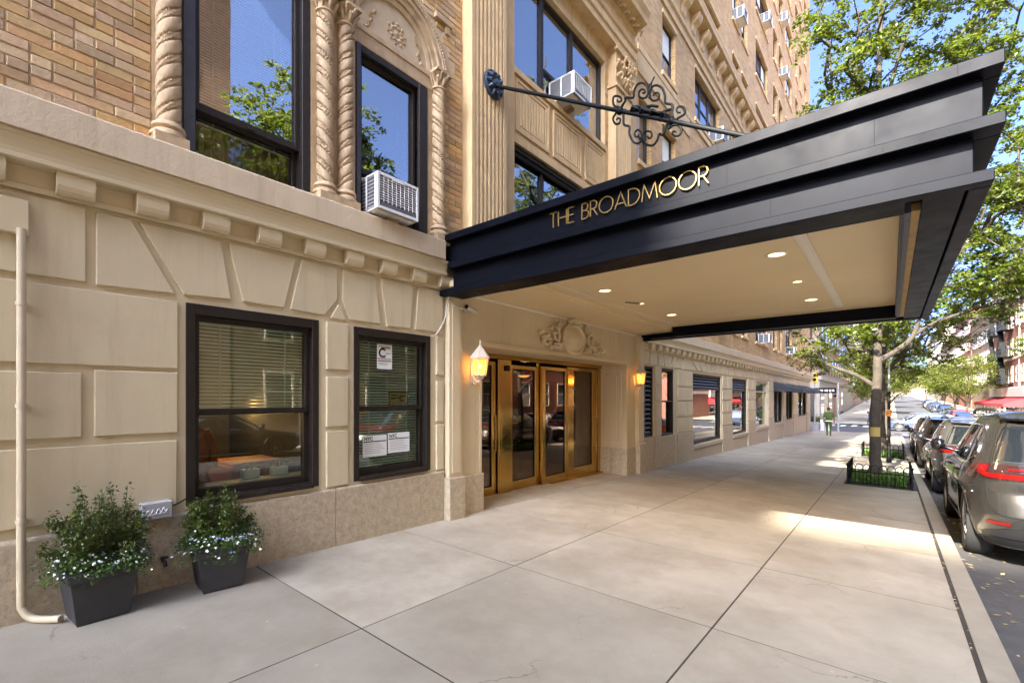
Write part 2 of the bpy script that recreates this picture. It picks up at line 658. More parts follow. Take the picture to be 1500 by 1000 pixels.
M['yellow_sign'] = pbr('faded_yellow_card', (0.36, 0.27, 0.07), 0.6, var=0.1)
M['pot'] = pbr('black_planter', (0.030, 0.030, 0.032), 0.5, var=0.25, scale=7, bump=0.12, bscale=50)
M['leaf_box'] = pbr('dark_shrub_leaf', (0.058, 0.085, 0.009), 0.42, var=0.3, scale=18, island=0.45, translucent=0.25)
M['leaf_flower'] = pbr('trailing_leaf', (0.055, 0.11, 0.014), 0.5, var=0.3, scale=18, island=0.4, translucent=0.25)
M['petal_white'] = pbr('white_petal', (0.80, 0.81, 0.82), 0.6, var=0.05, translucent=0.2)
M['petal_blue'] = pbr('blue_petal', (0.20, 0.26, 0.72), 0.6, var=0.15, translucent=0.2)
M['stem'] = pbr('twig_bark', (0.07, 0.045, 0.025), 0.9)
M['pipe'] = pbr('painted_pipe', (0.52, 0.435, 0.285), 0.5, var=0.08, scale=6)
M['grey_box'] = pbr('grey_utility_metal', (0.33, 0.33, 0.32), 0.5, var=0.1, scale=8)
M['white_paint'] = pbr('white_scrawl', (0.75, 0.75, 0.73), 0.6, var=0.0)
M['plastic_white'] = pbr('cable_white', (0.62, 0.57, 0.49), 0.5, var=0.05)
M['bark'] = pbr('bark', (0.048, 0.038, 0.027), 0.92, var=0.4, scale=7, bump=1.0, bscale=26, stain=((0.105, 0.088, 0.064), 5, 0.5, 0.72, 0.6))
M['leaf'] = pbr('tree_leaf', (0.085, 0.122, 0.006), 0.45, var=0.25, scale=0.9, island=0.42, hue=0.025, translucent=0.45)
M['leaf_lime'] = pbr('lime_tree_leaf', (0.098, 0.125, 0.007), 0.45, var=0.25, scale=0.9, island=0.35, hue=0.02, translucent=0.45)
M['grass'] = pbr('pit_grass', (0.085, 0.17, 0.02), 0.6, var=0.3, scale=9, island=0.4, translucent=0.35)
M['litter'] = pbr('fallen_leaf', (0.40, 0.29, 0.13), 0.8, island=0.5)
M['tyre'] = pbr('tyre_rubber', (0.018, 0.018, 0.018), 0.75, var=0.2, scale=20)
M['rim'] = pbr('alloy_rim', (0.36, 0.36, 0.36), 0.3, metal=0.9, var=0.05)
M['rim_dark'] = pbr('dark_wheel_metal', (0.03, 0.03, 0.03), 0.5, metal=0.4)
M['cladding'] = pbr('black_cladding', (0.02, 0.02, 0.021), 0.5, var=0.15)
M['chrome'] = pbr('chrome', (0.75, 0.75, 0.74), 0.12, metal=1.0, var=0.0)
M['car_grey'] = pbr('bronze_grey_car_paint', (0.085, 0.081, 0.073), 0.26, metal=0.8, var=0.0, coat=0.8)
M['car_silver'] = pbr('silver_car_paint', (0.17, 0.165, 0.145), 0.3, metal=0.7, var=0.0, coat=1.0)
M['car_dark'] = pbr('dark_red_black_car_paint', (0.035, 0.018, 0.016), 0.3, metal=0.3, var=0.0, coat=1.0)
M['car_white'] = pbr('white_car_paint', (0.5, 0.5, 0.48), 0.35, var=0.0, coat=1.0)
M['car_blue'] = pbr('blue_car_paint', (0.06, 0.08, 0.13), 0.3, metal=0.3, var=0.0, coat=1.0)
M['car_red'] = pbr('red_car_paint', (0.28, 0.03, 0.02), 0.3, var=0.0, coat=1.0)
M['car_black'] = pbr('black_car_paint', (0.014, 0.014, 0.016), 0.25, var=0.0, coat=1.0)
M['car_glass'] = glass_mat('car_glass', base=0.10, gain=0.85, dark=(0.008, 0.010, 0.012))
M['tail_red'] = pbr('red_tail_lens', (0.12, 0.003, 0.003), 0.15, var=0.0, coat=0.3, spec=0.3, emit=(0.5, 0.01, 0.005), estr=0.008)
M['tail_dark'] = pbr('smoked_tail_lens', (0.022, 0.009, 0.009), 0.1, var=0.0, coat=1.0)
M['glass_low'] = glass_mat('street_window_glass', tint=(0.80, 0.88, 0.84), base=0.075, gain=0.85, wav=0.05)
M['glass_door'] = glass_mat('door_glass', tint=(0.62, 0.50, 0.38), base=0.06, gain=0.75)
M['glass_clear'] = glass_mat('clear_window_glass', tint=(0.8, 0.82, 0.8), base=0.05, gain=0.7)
M['glass_up'] = glass_mat('upper_window_glass', tint=(0.72, 0.76, 0.76), base=0.34, gain=0.64, wav=0.06)
M['glass_far'] = glass_mat('far_window_glass', base=0.28, gain=0.72, dark=(0.035, 0.04, 0.045), wav=0.1)
M['glass_shop'] = glass_mat('shop_window_glass', tint=(0.75, 0.85, 0.84), base=0.20, gain=0.78, wav=0.05)
M['lamp_glass'] = emitter('lit_lamp_glass', (1.0, 0.46, 0.085), 0.10)
M['bulb'] = emitter('lit_bulb', (1.0, 0.66, 0.28), 0.9)
M['downlight'] = emitter('downlight_lens', (1.0, 0.66, 0.28), 0.55)
M['lantern_metal'] = pbr('lantern_cream_metal', (0.55, 0.48, 0.38), 0.45, var=0.15, scale=20)
M['camera_white'] = pbr('camera_housing', (0.5, 0.45, 0.37), 0.5)
M['awning_black'] = pbr('black_awning_cloth', (0.02, 0.022, 0.026), 0.8, var=0.15)
M['awning_red'] = pbr('red_awning_cloth', (0.36, 0.018, 0.022), 0.75, var=0.12)
M['red_brick'] = brick_mat('red_brick_wall', (0.32, 0.105, 0.058), (0.23, 0.07, 0.042), (0.30, 0.21, 0.16), 0.22, 0.075, 0.008)
M['brown_brick'] = brick_mat('brown_brick_wall', (0.36, 0.22, 0.13), (0.25, 0.14, 0.08), (0.40, 0.33, 0.26), 0.22, 0.075, 0.008)
M['pale_wall'] = pbr('pale_limestone_wall', (0.29, 0.25, 0.19), 0.8, var=0.1, scale=0.8, stain=((0.4, 0.35, 0.28), 0.5, 0.5, 0.8, 0.4))
M['tan_wall'] = pbr('tan_plaster_wall', (0.27, 0.185, 0.115), 0.85, var=0.12, scale=0.6)
M['ground'] = pbr('city_ground', (0.25, 0.24, 0.22), 0.9, var=0.2, scale=0.2)
M['avenue'] = pbr('avenue_asphalt', (0.048, 0.048, 0.05), 0.85, var=0.2, scale=0.5, bump=0.3, bscale=60)
M['skin'] = pbr('skin', (0.30, 0.17, 0.11), 0.6, var=0.05)
M['shirt_green'] = pbr('green_shirt', (0.045, 0.075, 0.008), 0.85, var=0.15, scale=6)
M['trouser_green'] = pbr('green_trousers', (0.045, 0.075, 0.008), 0.85, var=0.15, scale=6)
M['navy'] = pbr('navy_cloth', (0.03, 0.04, 0.07), 0.85)
M['hair'] = pbr('dark_hair', (0.045, 0.018, 0.01), 0.7)
M['white_cloth'] = pbr('white_cloth', (0.6, 0.6, 0.58), 0.85)
M['orange'] = pbr('orange_plastic', (0.65, 0.22, 0.03), 0.5)
M['hydrant_red'] = pbr('red_hydrant_paint', (0.40, 0.045, 0.025), 0.5)
M['yellow'] = pbr('signal_yellow', (0.65, 0.42, 0.03), 0.5)
M['teal'] = pbr('teal_poster', (0.03, 0.28, 0.36), 0.5, var=0.4, scale=2)
M['poster'] = pbr('mixed_poster', (0.62, 0.42, 0.14), 0.5, var=0.5, scale=3, stain=((0.72, 0.68, 0.6), 3.5, 0.48, 0.56, 0.9))
M['wood_orange'] = pbr('orange_upholstery', (0.42, 0.12, 0.03), 0.6, var=0.2)
M['quoin'] = pbr('quoin_stone', (0.58, 0.5, 0.42), 0.8, var=0.1)
# ------------------------------------------------------------------ ground, road, pavement
def strip(name, xs, ys, dz, material, zfun=None, kind='structure'):
    """a sheet over xs by ys lying dz above the ground profile"""
    zf = zfun or gz
    m = MB()
    m.grid([[(x, y, zf(x, y) + dz) for x in xs] for y in ys], smooth=True)
    return m.build(name, material, kind=kind, recalc=False)


def gflat(x, y):
    return gz(CURB_OUT, y)


YS_NEAR = [-75, -40, -20, -10, 0, 10, 20, 30, 40, 50, 60, 70, 90, 120, 160, 220, 300]
strip('ground', [-900, -300, -80, 5, 80, 300, 900], [-900, -300, -75] + YS_NEAR[1:] + [420, 1500], -0.34, M['ground'],
      lambda x, y: gz(0, max(-75, min(y, 300))) - 0.06)
strip('road', [CURB_OUT + 0.002, 8, 10, ROAD_R - 0.002], YS_NEAR[:9] + [45.5], -0.11, M['asphalt'], gflat)
strip('road', [CURB_OUT + 0.002, 8, 10, ROAD_R - 0.002], [62.5] + YS_NEAR[11:], -0.11, M['avenue'], gflat)
strip('avenue', [-250, -50, 5, 20, 60, 250], [45.5, 50, 56, 62.5], -0.114, M['avenue'], gflat)
cw = MB()
for k in range(13):
    x0 = -0.2 + k * 0.98
    cw.grid([[(x0, y, gflat(0, y) - 0.109), (x0 + 0.5, y, gflat(0, y) - 0.109)] for y in (45.9, 49.3)], smooth=False)
    cw.grid([[(x0, y, gflat(0, y) - 0.109), (x0 + 0.5, y, gflat(0, y) - 0.109)] for y in (59.0, 62.2)], smooth=False)
cw.build('crosswalk', M['paint_white'], kind='structure', recalc=False)
# far pavements and the pavement opposite
for nm, x0, x1, y0, y1 in (('opposite_sidewalk', ROAD_R, 16.6, -75, 45.5), ('far_sidewalk', ROAD_R, 16.6, 62.5, 300), ('far_sidewalk', -1.0, CURB_OUT, 62.5, 300), ('corner_sidewalk', -6.0, -0.02, 43.6, 45.5)):
    m = MB()
    ys = [y0] + [y for y in YS_NEAR if y0 < y < y1] + [y1]
    m.grid([[(x0, y, gflat(0, y) - 0.12), (x0, y, gflat(0, y)), (x1, y, gflat(0, y)), (x1, y, gflat(0, y) - 0.12)] for y in ys], smooth=False)
    m.build(nm, M['concrete'], kind='structure', recalc=False)

# the near pavement: joint bed plus one object for every slab
ROWS = [-7.5, -5.6, -3.7, -1.8, 0.08, 1.92, 3.73, 5.52, 7.42, 9.42, 11.2, 13.05, 14.9, 16.75, 18.6, 20.45, 22.3, 24.2, 26.1, 28.0, 30.0, 32.0, 34.0, 36.0, 38.0, 40.0, 42.0, 43.75, 45.5]
COLS = [0.02, 1.95, 3.93, CURB_IN - 0.012]
m = MB()
m.grid([[(x, y, gz(x, y) - 0.0026) for x in (-1.0, 2, 4, CURB_IN + 0.02)] for y in (-75, -20, 0, 10, 20, 30, 40, 45.5)], smooth=False)
sidewalk = m.build('sidewalk', M['joint'], kind='structure', recalc=False)
m = MB()
m.grid([[(x, y, gz(x, y) + 0.0) for x in (0.0, 2, 4, CURB_IN - 0.02)] for y in (-75, -40, -20, -7.512)], smooth=False)
m.build('rear_slab', M['concrete'], sidewalk, recalc=False)


def slab(x0, x1, y0, y1, parent, mat, name='slab', g=0.0068, drop=0.1, dz=0.0):
    m = MB()
    c = 0.0008
    x0, x1, y0, y1 = x0 + g, x1 - g, y0 + g, y1 - g
    dz += random.uniform(-0.001, 0.001)
    rings = []
    for ins, dd in ((0, -drop), (0, -c), (c, 0)):
        rings.append([(x, y, gz(x, y) + dd + dz) for x, y in ((x0 + ins, y0 + ins), (x1 - ins, y0 + ins), (x1 - ins, y1 - ins), (x0 + ins, y1 - ins))])
    m.grid(rings, smooth=False, close=True)
    b = len(m.v) - 4
    m.f.append((b, b + 1, b + 2, b + 3))
    m.sm.append(False)
    return m.build(name, mat, parent, at=((x0 + x1) / 2, (y0 + y1) / 2, gz(x0, y0)))


PITS = [(4.15, CURB_IN - 0.03, 13.2, 15.0), (4.1, CURB_IN - 0.03, 21.6, 23.4)]
for r in range(len(ROWS) - 1):
    for c in range(3):
        y0, y1, x0, x1 = ROWS[r], ROWS[r + 1], COLS[c], COLS[c + 1]
        if c == 2 and (r == 11 or r == 16):
            pit = PITS[0] if r == 11 else PITS[1]
            slab(x0, pit[0], y0, y1, sidewalk, M['concrete'])
            continue
        slab(x0, x1, y0, y1, sidewalk, M['concrete'])
slab(COLS[2] + 0.22, COLS[3], 13.05, 13.19, sidewalk, M['concrete'])
for y0, y1 in ((5.28, 6.85), (6.85, 8.6), (8.6, 10.44)):
    slab(-0.78, 0.02, y0, y1, sidewalk, M['concrete'])
# curb stones
yc = -9.0
while yc < 45.0:
    ln = random.choice((1.8, 2.4, 3.0))
    y1 = min(yc + ln, 45.5)
    slab(CURB_IN + 0.012, CURB_OUT, yc, y1, sidewalk, M['curb'], 'curb_stone', g=0.003, drop=0.2, dz=0.004)
    yc = y1

# dead leaves along the gutter
m = MB()
for k in range(170):
    y = random.uniform(2.5, 13)
    x = CURB_OUT + 0.04 + abs(random.gauss(0, 0.45))
    z = gflat(0, y) - 0.105
    a = random.uniform(0, 6.28)
    l = random.uniform(0.018, 0.045)
    u, w = Vector((math.cos(a), math.sin(a), random.uniform(-.2, .3))) * l, Vector((-math.sin(a), math.cos(a), random.uniform(-.2, .3))) * l * 0.55
    p = Vector((x, y, z + 0.004))
    m.add([p - u, p + w, p + u, p - w], [(0, 1, 2, 3)])
for k in range(130):
    y = random.uniform(1.0, 14)
    x = CURB_IN - 0.008 + random.gauss(0, 0.012)
    if random.random() < 0.45:
        x = random.uniform(0.3, 5.3)
    z = gz(x, y)
    a = random.uniform(0, 6.28)
    l = random.uniform(0.008, 0.02)
    u, w = Vector((math.cos(a), math.sin(a), 0)) * l, Vector((-math.sin(a), math.cos(a), 0)) * l * 0.5
    p = Vector((x, y, z + 0.006))
    m.add([p - u, p + w, p + u, p - w], [(0, 1, 2, 3)])
o = m.build('leaf_litter', M['litter'], kind='stuff', recalc=False)
tag(o, 'scattered dry leaf bits along the gutter and the curb joint', 'leaf litter')

# ------------------------------------------------------------------ the tan brick apartment building
house = thing('apartment_building', 'tall tan brick apartment building with cream rusticated ground floor and brass entrance', 'building', (0, 0, 0))


def part(mb, name, mat, parent=None, **kw):
    return mb.build(name, mat, parent or house, **kw)


def wall_open(mb, x0, x1, y0, y1, z0, z1, ops):
    """a wall slab with rectangular openings (y0,y1,z0,z1), openings side by side"""
    ops = sorted(ops)
    y = y0
    for a, b, c, d in ops:
        if a > y:
            mb.box(x0, x1, y, a, z0, z1)
        if c > z0:
            mb.box(x0, x1, a, b, z0, c)
        if d < z1:
            mb.box(x0, x1, a, b, d, z1)
        y = b
    if y < y1:
        mb.box(x0, x1, y, y1, z0, z1)


def frame_ring(mb, xa, xb, y0, y1, z0, z1, w, wt=None, wb=None):
    wt, wb = wt or w, wb or w
    mb.box(xa, xb, y0, y0 + w, z0, z1)
    mb.box(xa, xb, y1 - w, y1, z0, z1)
    mb.box(xa, xb, y0 + w, y1 - w, z1 - wt, z1)
    mb.box(xa, xb, y0 + w, y1 - w, z0, z0 + wb)


def pane(y0, y1, z0, z1, x, mat, parent, name='pane'):
    m = MB()
    m.box(x - 0.006, x, y0, y1, z0, z1)
    return m.build(name, mat, parent)


# --- ground floor, left of the entrance
W1 = (1.33, 2.60, 0.66, 2.535)
W2 = (3.04, 4.23, 0.645, 2.52)
m = MB()
wall_open(m, -0.35, 0, -14, 4.52, 0.55, 3.25, [W1, W2])
part(m, 'ground_floor_wall', M['cream'])
for y0, y1 in ((-6, -3.4), (-3.4, -1.2), (-1.2, 0.97), (0.97, 2.79), (2.79, 4.47)):
    m = MB()
    m.prism([(0.0, -0.6), (0.035, -0.6), (0.035, 0.585), (0.022, 0.605), (0.0, 0.612)], y0 + 0.002, y1 - 0.002, 'y')
    part(m, 'granite_block', M['granite'], bevel=0.006)


def stone(poly, x1=0.027, c=0.006, mat='cream', name='stone_panel', x0=-0.005):
    m = MB()
    m.panel(poly, x0, x1, c)
    return part(m, name, M[mat])


def rect(y0, y1, z0, z1):
    return [(y0, z0), (y1, z0), (y1, z1), (y0, z1)]


for k in range(-2, 1):
    o_ = k * 2.55
    stone(rect(o_ - 1.26, o_ + 1.257, 0.69, 1.275))
    stone(rect(o_ - 1.26, o_ + 0.625, 1.345, 1.855)); stone(rect(o_ + 0.70, o_ + 1.262, 1.345, 1.885)) if k == 0 else stone(rect(o_ + 0.70, o_ + 1.22, 1.345, 1.885))
    stone(rect(o_ - 1.26, o_ + 1.265, 1.92, 2.525))
    stone(rect(o_ - 1.26, o_ + 0.649, 2.585, 3.18))
VOUSS = [[(0.711, 2.575), (1.245, 2.597), (0.935, 3.17), (0.711, 3.17)],
         [(1.309, 2.6), (1.698, 2.62), (1.612, 3.17), (0.985, 3.17)],
         [(1.808, 2.62), (2.209, 2.612), (2.335, 3.17), (1.672, 3.17)],
         [(2.274, 2.61), (2.66, 2.598), (2.815, 2.80), (2.815, 3.17), (2.398, 3.17)],
         [(2.735, 2.575), (2.93, 2.575), (2.858, 2.745), (2.825, 2.745)],
         [(2.972, 2.59), (3.40, 2.587), (3.33, 3.17), (2.882, 3.17), (2.882, 2.805)],
         [(3.50, 2.575), (3.87, 2.59), (3.935, 3.17), (3.405, 3.17)],
         [(3.955, 2.59), (4.43, 2.59), (4.46, 3.17), (4.005, 3.17)]]
for p in VOUSS:
    stone(p)
for z0, z1 in ((0.63, 1.27), (1.325, 1.90), (1.985, 2.535)):
    stone(rect(2.685, 2.955, z0, z1))
    stone(rect(4.335, 4.46, z0, z1))


def window_frame(name, op, w, xa, xb, mat, parent=None, wt=None, wb=None, rails=(), mulls=(), rw=0.05, label=None):
    y0, y1, z0, z1 = op
    m = MB()
    frame_ring(m, xa, xb, y0, y1, z0, z1, w, wt, wb)
    for r in rails:
        m.box(xa + 0.01, xb - 0.012, y0 + w, y1 - w, r - rw / 2, r + rw / 2)
    for q, qw in mulls:
        m.box(xa + 0.01, xb - 0.008, q - qw / 2, q + qw / 2, z0 + (wb or w), z1 - (wt or w))
    return part(m, name, mat, parent, bevel=0.004, label=label)


def blind(y0, y1, z0, z1, x, parent, pitch=0.036, sag=0.0, mat='blind'):
    m = MB()
    z = z1 - 0.03
    while z > z0:
        m.add([(x - 0.010, y0, z + 0.013), (x - 0.010, y1, z + 0.013), (x + 0.011, y1, z - 0.011 + sag * random.uniform(-1, 1)), (x + 0.011, y0, z - 0.011)], [(0, 1, 2, 3)])
        z -= pitch
    m.box(x - 0.02, x + 0.02, y0, y1, z1 - 0.03, z1)
    m.box(x - 0.012, x + 0.012, y0, y1, z0 - 0.015, z0)
    for q in (0.2, 0.8):
        m.box(x - 0.002, x + 0.018, y0 + (y1 - y0) * q - 0.004, y0 + (y1 - y0) * q + 0.004, z0, z1)
    return m.build('blind', M[mat], parent, recalc=False)


def room(y0, y1, z0, z1, depth, mat, x=-0.35, name='room'):
    m = MB()
    m.box(x - depth, x - depth + 0.02, y0, y1, z0, z1)
    m.box(x - depth, x, y0 - 0.02, y0, z0, z1)
    m.box(x - depth, x, y1, y1 + 0.02, z0, z1)
    m.box(x - depth, x, y0, y1, z0 - 0.02, z0)
    m.box(x - depth, x, y0, y1, z1, z1 + 0.02)
    return part(m, name, mat, recalc=False)


# first window of the ground floor: blind drawn half way, dim dining room below
w = window_frame('window', W1, 0.075, -0.16, 0.012, M['frame'], wt=0.10, wb=0.05)
m = MB()
frame_ring(m, -0.14, -0.06, 1.405, 2.525, 1.50, 2.435, 0.05)
m.build('sash', M['frame'], w, bevel=0.003)
m = MB()
frame_ring(m, -0.15, -0.085, 1.405, 2.525, 0.71, 1.545, 0.055, wb=0.075)
m.build('sash', M['frame'], w, bevel=0.003)
m = MB()
m.box(-0.04, 0.05, 1.405, 2.525, 0.655, 0.70)
m.build('sill', M['frame'], w, bevel=0.004)
pane(1.455, 2.475, 1.55, 2.385, -0.10, M['glass_low'], w)
pane(1.46, 2.47, 0.785, 1.49, -0.12, M['glass_low'], w)
blind(1.44, 2.49, 1.56, 2.40, -0.135, w)
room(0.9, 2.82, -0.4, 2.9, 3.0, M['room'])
# furniture seen through the lower sash
dt = thing('dining_table', 'small table with orange cloth seen through the lower sash of the larger street window', 'table', (-1.3, 2.35, -0.38))
local(dt)
m = MB(); m.box(-0.35, 0.35, -0.3, 0.3, 1.22, 1.26); m.build('tabletop', M['wood_orange'], dt, bevel=0.01)
m = MB(); m.prism([(-0.30, 0.95), (0.30, 0.95), (0.34, 1.22), (-0.34, 1.22)], -0.37, 0.37, 'x'); m.build('tablecloth', M['wood_orange'], dt)
m = MB(); m.lathe([(0.03, 0), (0.03, 0.95)], n=10); m.lathe([(0.25, 0), (0.25, 0.03), (0.03, 0.05)], n=14); m.build('pedestal', M['room'], dt)
cf = thing('coat', 'orange brown coat hanging inside behind the larger street window', 'coat', (-0.85, 1.62, 0.75))
local(cf)
m = MB()
m.lathe([(0.0, 0.62), (0.05, 0.61), (0.13, 0.54), (0.15, 0.40), (0.14, 0.1), (0.17, 0.0)], n=14)
m.build('coat_body', M['wood_orange'], cf)
for s in (-1, 1):
    m = MB(); m.tube([(0, s * 0.11, 0.55), (0.02, s * 0.19, 0.35), (0.04, s * 0.18, 0.12)], [0.05, 0.05, 0.045], 8); m.build('sleeve', M['wood_orange'], cf)
m = MB(); m.tube([(0, 0, 0.6), (0, 0, 0.72), (-0.1, 0, 0.74)], 0.008, 6); m.build('hook', M['iron'], cf)
for i, (x, y, z, lab) in enumerate(((-1.6, 1.75, 1.47, 'lit amber pendant lamp inside above the coat in the street window'), (-2.4, 2.72, 1.62, 'lit amber pendant lamp deeper inside to the right in the street window'))):
    pl = thing('pendant_lamp', lab, 'lamp', (x, y, z), 'pendant lamps in the dining room')
    local(pl)
    m = MB(); m.lathe([(0.02, 0.09), (0.07, 0.0)], n=14); m.build('lamp_shade', M['brass'], pl)
    m = MB(); m.lathe([(0.0, 0.0), (0.035, 0.01), (0.04, 0.03)], n=10); m.build('bulb', M['bulb'], pl)
    m = MB(); m.tube([(0, 0, 0.09), (0, 0, 2.85 - z)], 0.006, 6); m.build('cord', M['ink'], pl)
    ld = bpy.data.lights.new('pendant_light', 'POINT'); ld.energy = 1.6; ld.color = (1.0, 0.55, 0.2); ld.shadow_soft_size = 0.04
    lo = bpy.data.objects.new('pendant_light', ld); lo.location = (x, y, z - 0.06); COL.objects.link(lo)
for i, (y, lab) in enumerate(((1.98, 'small white plant pot on the inner sill near the coat'), (2.28, 'small white plant pot on the inner sill below the orange table'))):
    fp = thing('flower_pot', lab, 'pot', (-0.27, y, 0.80), 'pots on the inner window sill')
    local(fp)
    m = MB(); m.box(-0.05, 0.05, -0.085, 0.085, 0, 0.10); m.build('pot', M['white_metal'], fp, bevel=0.01)
    m = MB()
    for k in range(50):
        p = Vector((random.gauss(0, .03), random.gauss(0, .06), 0.10 + abs(random.gauss(0, .03))))
        u = Vector((random.gauss(0, 1), random.gauss(0, 1), random.gauss(0.5, 1))).normalized() * 0.02
        v = u.orthogonal().normalized() * 0.008
        m.add([p - u, p + v, p + u, p - v], [(0, 1, 2, 3)])
    m.build('foliage', M['leaf_flower'], fp, recalc=False)
m = MB(); m.box(-0.36, -0.17, 1.33, 2.60, 0.74, 0.795); part(m, 'inner_sill', M['cream_dark'])

# second window of the ground floor: blind right down, notices on the glass
w = window_frame('window', W2, 0.07, -0.16, 0.012, M['frame'], wt=0.10, wb=0.05)
m = MB(); frame_ring(m, -0.14, -0.06, 3.11, 4.16, 1.50, 2.42, 0.05); m.build('sash', M['frame'], w, bevel=0.003)
m = MB(); frame_ring(m, -0.15, -0.085, 3.11, 4.16, 0.695, 1.545, 0.055, wb=0.075); m.build('sash', M['frame'], w, bevel=0.003)
m = MB(); m.box(-0.04, 0.05, 3.11, 4.16, 0.64, 0.69); m.build('sill', M['frame'], w, bevel=0.004)
pane(3.16, 4.11, 1.55, 2.37, -0.10, M['glass_low'], w)
pane(3.165, 4.105, 0.77, 1.49, -0.12, M['glass_low'], w)
blind(3.14, 4.13, 0.80, 2.40, -0.152, w, pitch=0.036, sag=0.002)
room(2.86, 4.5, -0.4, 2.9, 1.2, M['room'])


def lines(mb, x, y0, y1, z, h):
    mb.box(x, x + 0.0015, y0, y1, z - h / 2, z + h / 2)


def text_mesh(name, s, size, mat, parent, loc, depth=0.001, spacing=1.0):
    """flat print that faces +X"""
    cu = bpy.data.curves.new(name, 'FONT')
    cu.body = s
    cu.size = size
    cu.offset = size * 0.022
    cu.extrude = depth
    cu.space_character = spacing
    tmp = bpy.data.objects.new('tmp_text', cu)
    COL.objects.link(tmp)
    me = bpy.data.meshes.new_from_object(tmp.evaluated_get(bpy.context.evaluated_depsgraph_get()))
    bpy.data.objects.remove(tmp)
    me.name = name
    me.transform(Matrix.Rotation(R(90), 4, 'Z') @ Matrix.Rotation(R(90), 4, 'X'))
    me.materials.clear()
    me.materials.append(mat)
    o = link(name, me, None, parent)
    o.location = loc
    return o


NX = -0.096
def notice(name, label, y0, y1, z0, z1, mat, x=NX):
    n = thing(name, label, 'notice', (x, (y0 + y1) / 2, z0), 'notices in the street window')
    local(n)
    h, wd = z1 - z0, y1 - y0
    m = MB(); m.box(0, 0.002, -wd / 2, wd / 2, 0, h); m.build('sheet', mat, n)
    return n, wd, h


n, wd, h = notice('grade_card', 'white grade card with big letter C high on the window glass', 3.43, 3.66, 2.03, 2.35, M['paper'])
text_mesh('lettering', 'C', 0.16, M['ink'], n, (0.003, -0.095, 0.155))
m = MB()
lines(m, 0.0025, -0.09, 0.10, h - 0.025, 0.007); lines(m, 0.0025, -0.06, 0.09, h - 0.045, 0.012); lines(m, 0.0025, -0.1, 0.1, 0.105, 0.012); lines(m, 0.0025, 0.02, 0.06, 0.205, 0.01); lines(m, 0.0025, 0.07, 0.09, 0.205, 0.01)
lines(m, 0.0025, -0.09, 0.06, 0.075, 0.004); lines(m, 0.0025, -0.09, 0.03, 0.06, 0.004); m.build('print', M['ink'], n)
m = MB(); lines(m, 0.0025, -0.1, 0.03, 0.135, 0.013); m.build('red_bar', M['red_ink'], n)
m = MB(); lines(m, 0.0025, 0.04, 0.1, 0.132, 0.013); m.build('green_bar', M['green_ink'], n)
n, wd, h = notice('yellow_card', 'faded yellow card low on the upper window pane', 3.62, 3.93, 1.545, 1.74, M['yellow_sign'], x=-0.110)
m = MB()
for k, (a, b) in enumerate(((-.12, -.02), (.0, .11), (-.12, .05), (-.12, -.05), (.02, .08))):
    lines(m, 0.0025, a, b, h - 0.05 - 0.035 * (k // 2) - 0.01 * (k % 2), 0.018)
m.box(0.002, 0.004, -wd / 2, wd / 2, h - 0.012, h); m.box(0.002, 0.004, -wd / 2, wd / 2, 0.0, 0.01); m.box(0.002, 0.004, -wd / 2, -wd / 2 + 0.01, 0.01, h - 0.012); m.box(0.002, 0.004, wd / 2 - 0.01, wd / 2, 0.01, h - 0.012)
m.build('print', M['ink'], n)
for y0, y1, z0, z1, lab in ((3.235, 3.59, 0.905, 1.175, 'white NYC notice sheet left on the lower window pane'), (3.61, 3.96, 0.925, 1.19, 'white NYC notice sheet right on the lower window pane')):
    n, wd, h = notice('notice_sheet', lab, y0, y1, z0, z1, M['paper'], x=-0.116)
    text_mesh('lettering', 'NYC', 0.062, M['ink'], n, (0.003, -wd / 2 + 0.02, h - 0.06), spacing=0.95)
    m = MB()
    lines(m, 0.0025, -wd / 2 + 0.01, wd / 2 - 0.01, h - 0.078, 0.012)
    for k in range(6):
        lines(m, 0.0025, -wd / 2 + 0.03, wd / 2 - random.uniform(0.03, 0.12), h - 0.105 - k * 0.024, 0.0025)
    m.build('print', M['ink'], n)

# --- cornice over the ground floor with its modillions
PROF = [(-0.3, 3.2), (0.045, 3.2), (0.045, 3.243), (0.03, 3.25), (0.03, 3.378), (0.148, 3.378), (0.165, 3.388), (0.165, 3.414), (0.150, 3.424), (0.153, 3.46), (0.164, 3.50), (0.182, 3.545), (0.192, 3.552), (0.192, 3.578), (0.215, 3.582), (0.215, 3.838), (0.205, 3.850), (-0.012, 3.925), (-0.3, 3.925)]
m = MB(); m.prism(PROF[:14] + [(-0.3, 3.578)], -14, 4.40, 'y'); part(m, 'cornice_moulding', M['cream_dark'])
m = MB(); m.prism([(-0.3, 3.5785)] + PROF[14:], -14, 4.335, 'y'); part(m, 'cornice_ledge', M['ledge'], bevel=0.004)
mod_prof = [(0.03, 3.377), (0.137, 3.377), (0.137, 3.32)] + [(0.137 - 0.05 * (1 - math.cos(t)), 3.29 - 0.075 * math.sin(t) + 0.03 * (1 - math.sin(t))) for t in [0, .4, .8, 1.2, 1.57]] + [(0.03, 3.222)]
m = MB(); m.prism(mod_prof, 0, 0.225, 'y')
mod_me = m.mesh('modillion', bevel=0.005)
for k in range(-6, 9):
    link('modillion', mod_me, M['cream_dark'], house, (0, 0.471 + 0.4815 * k, 0))

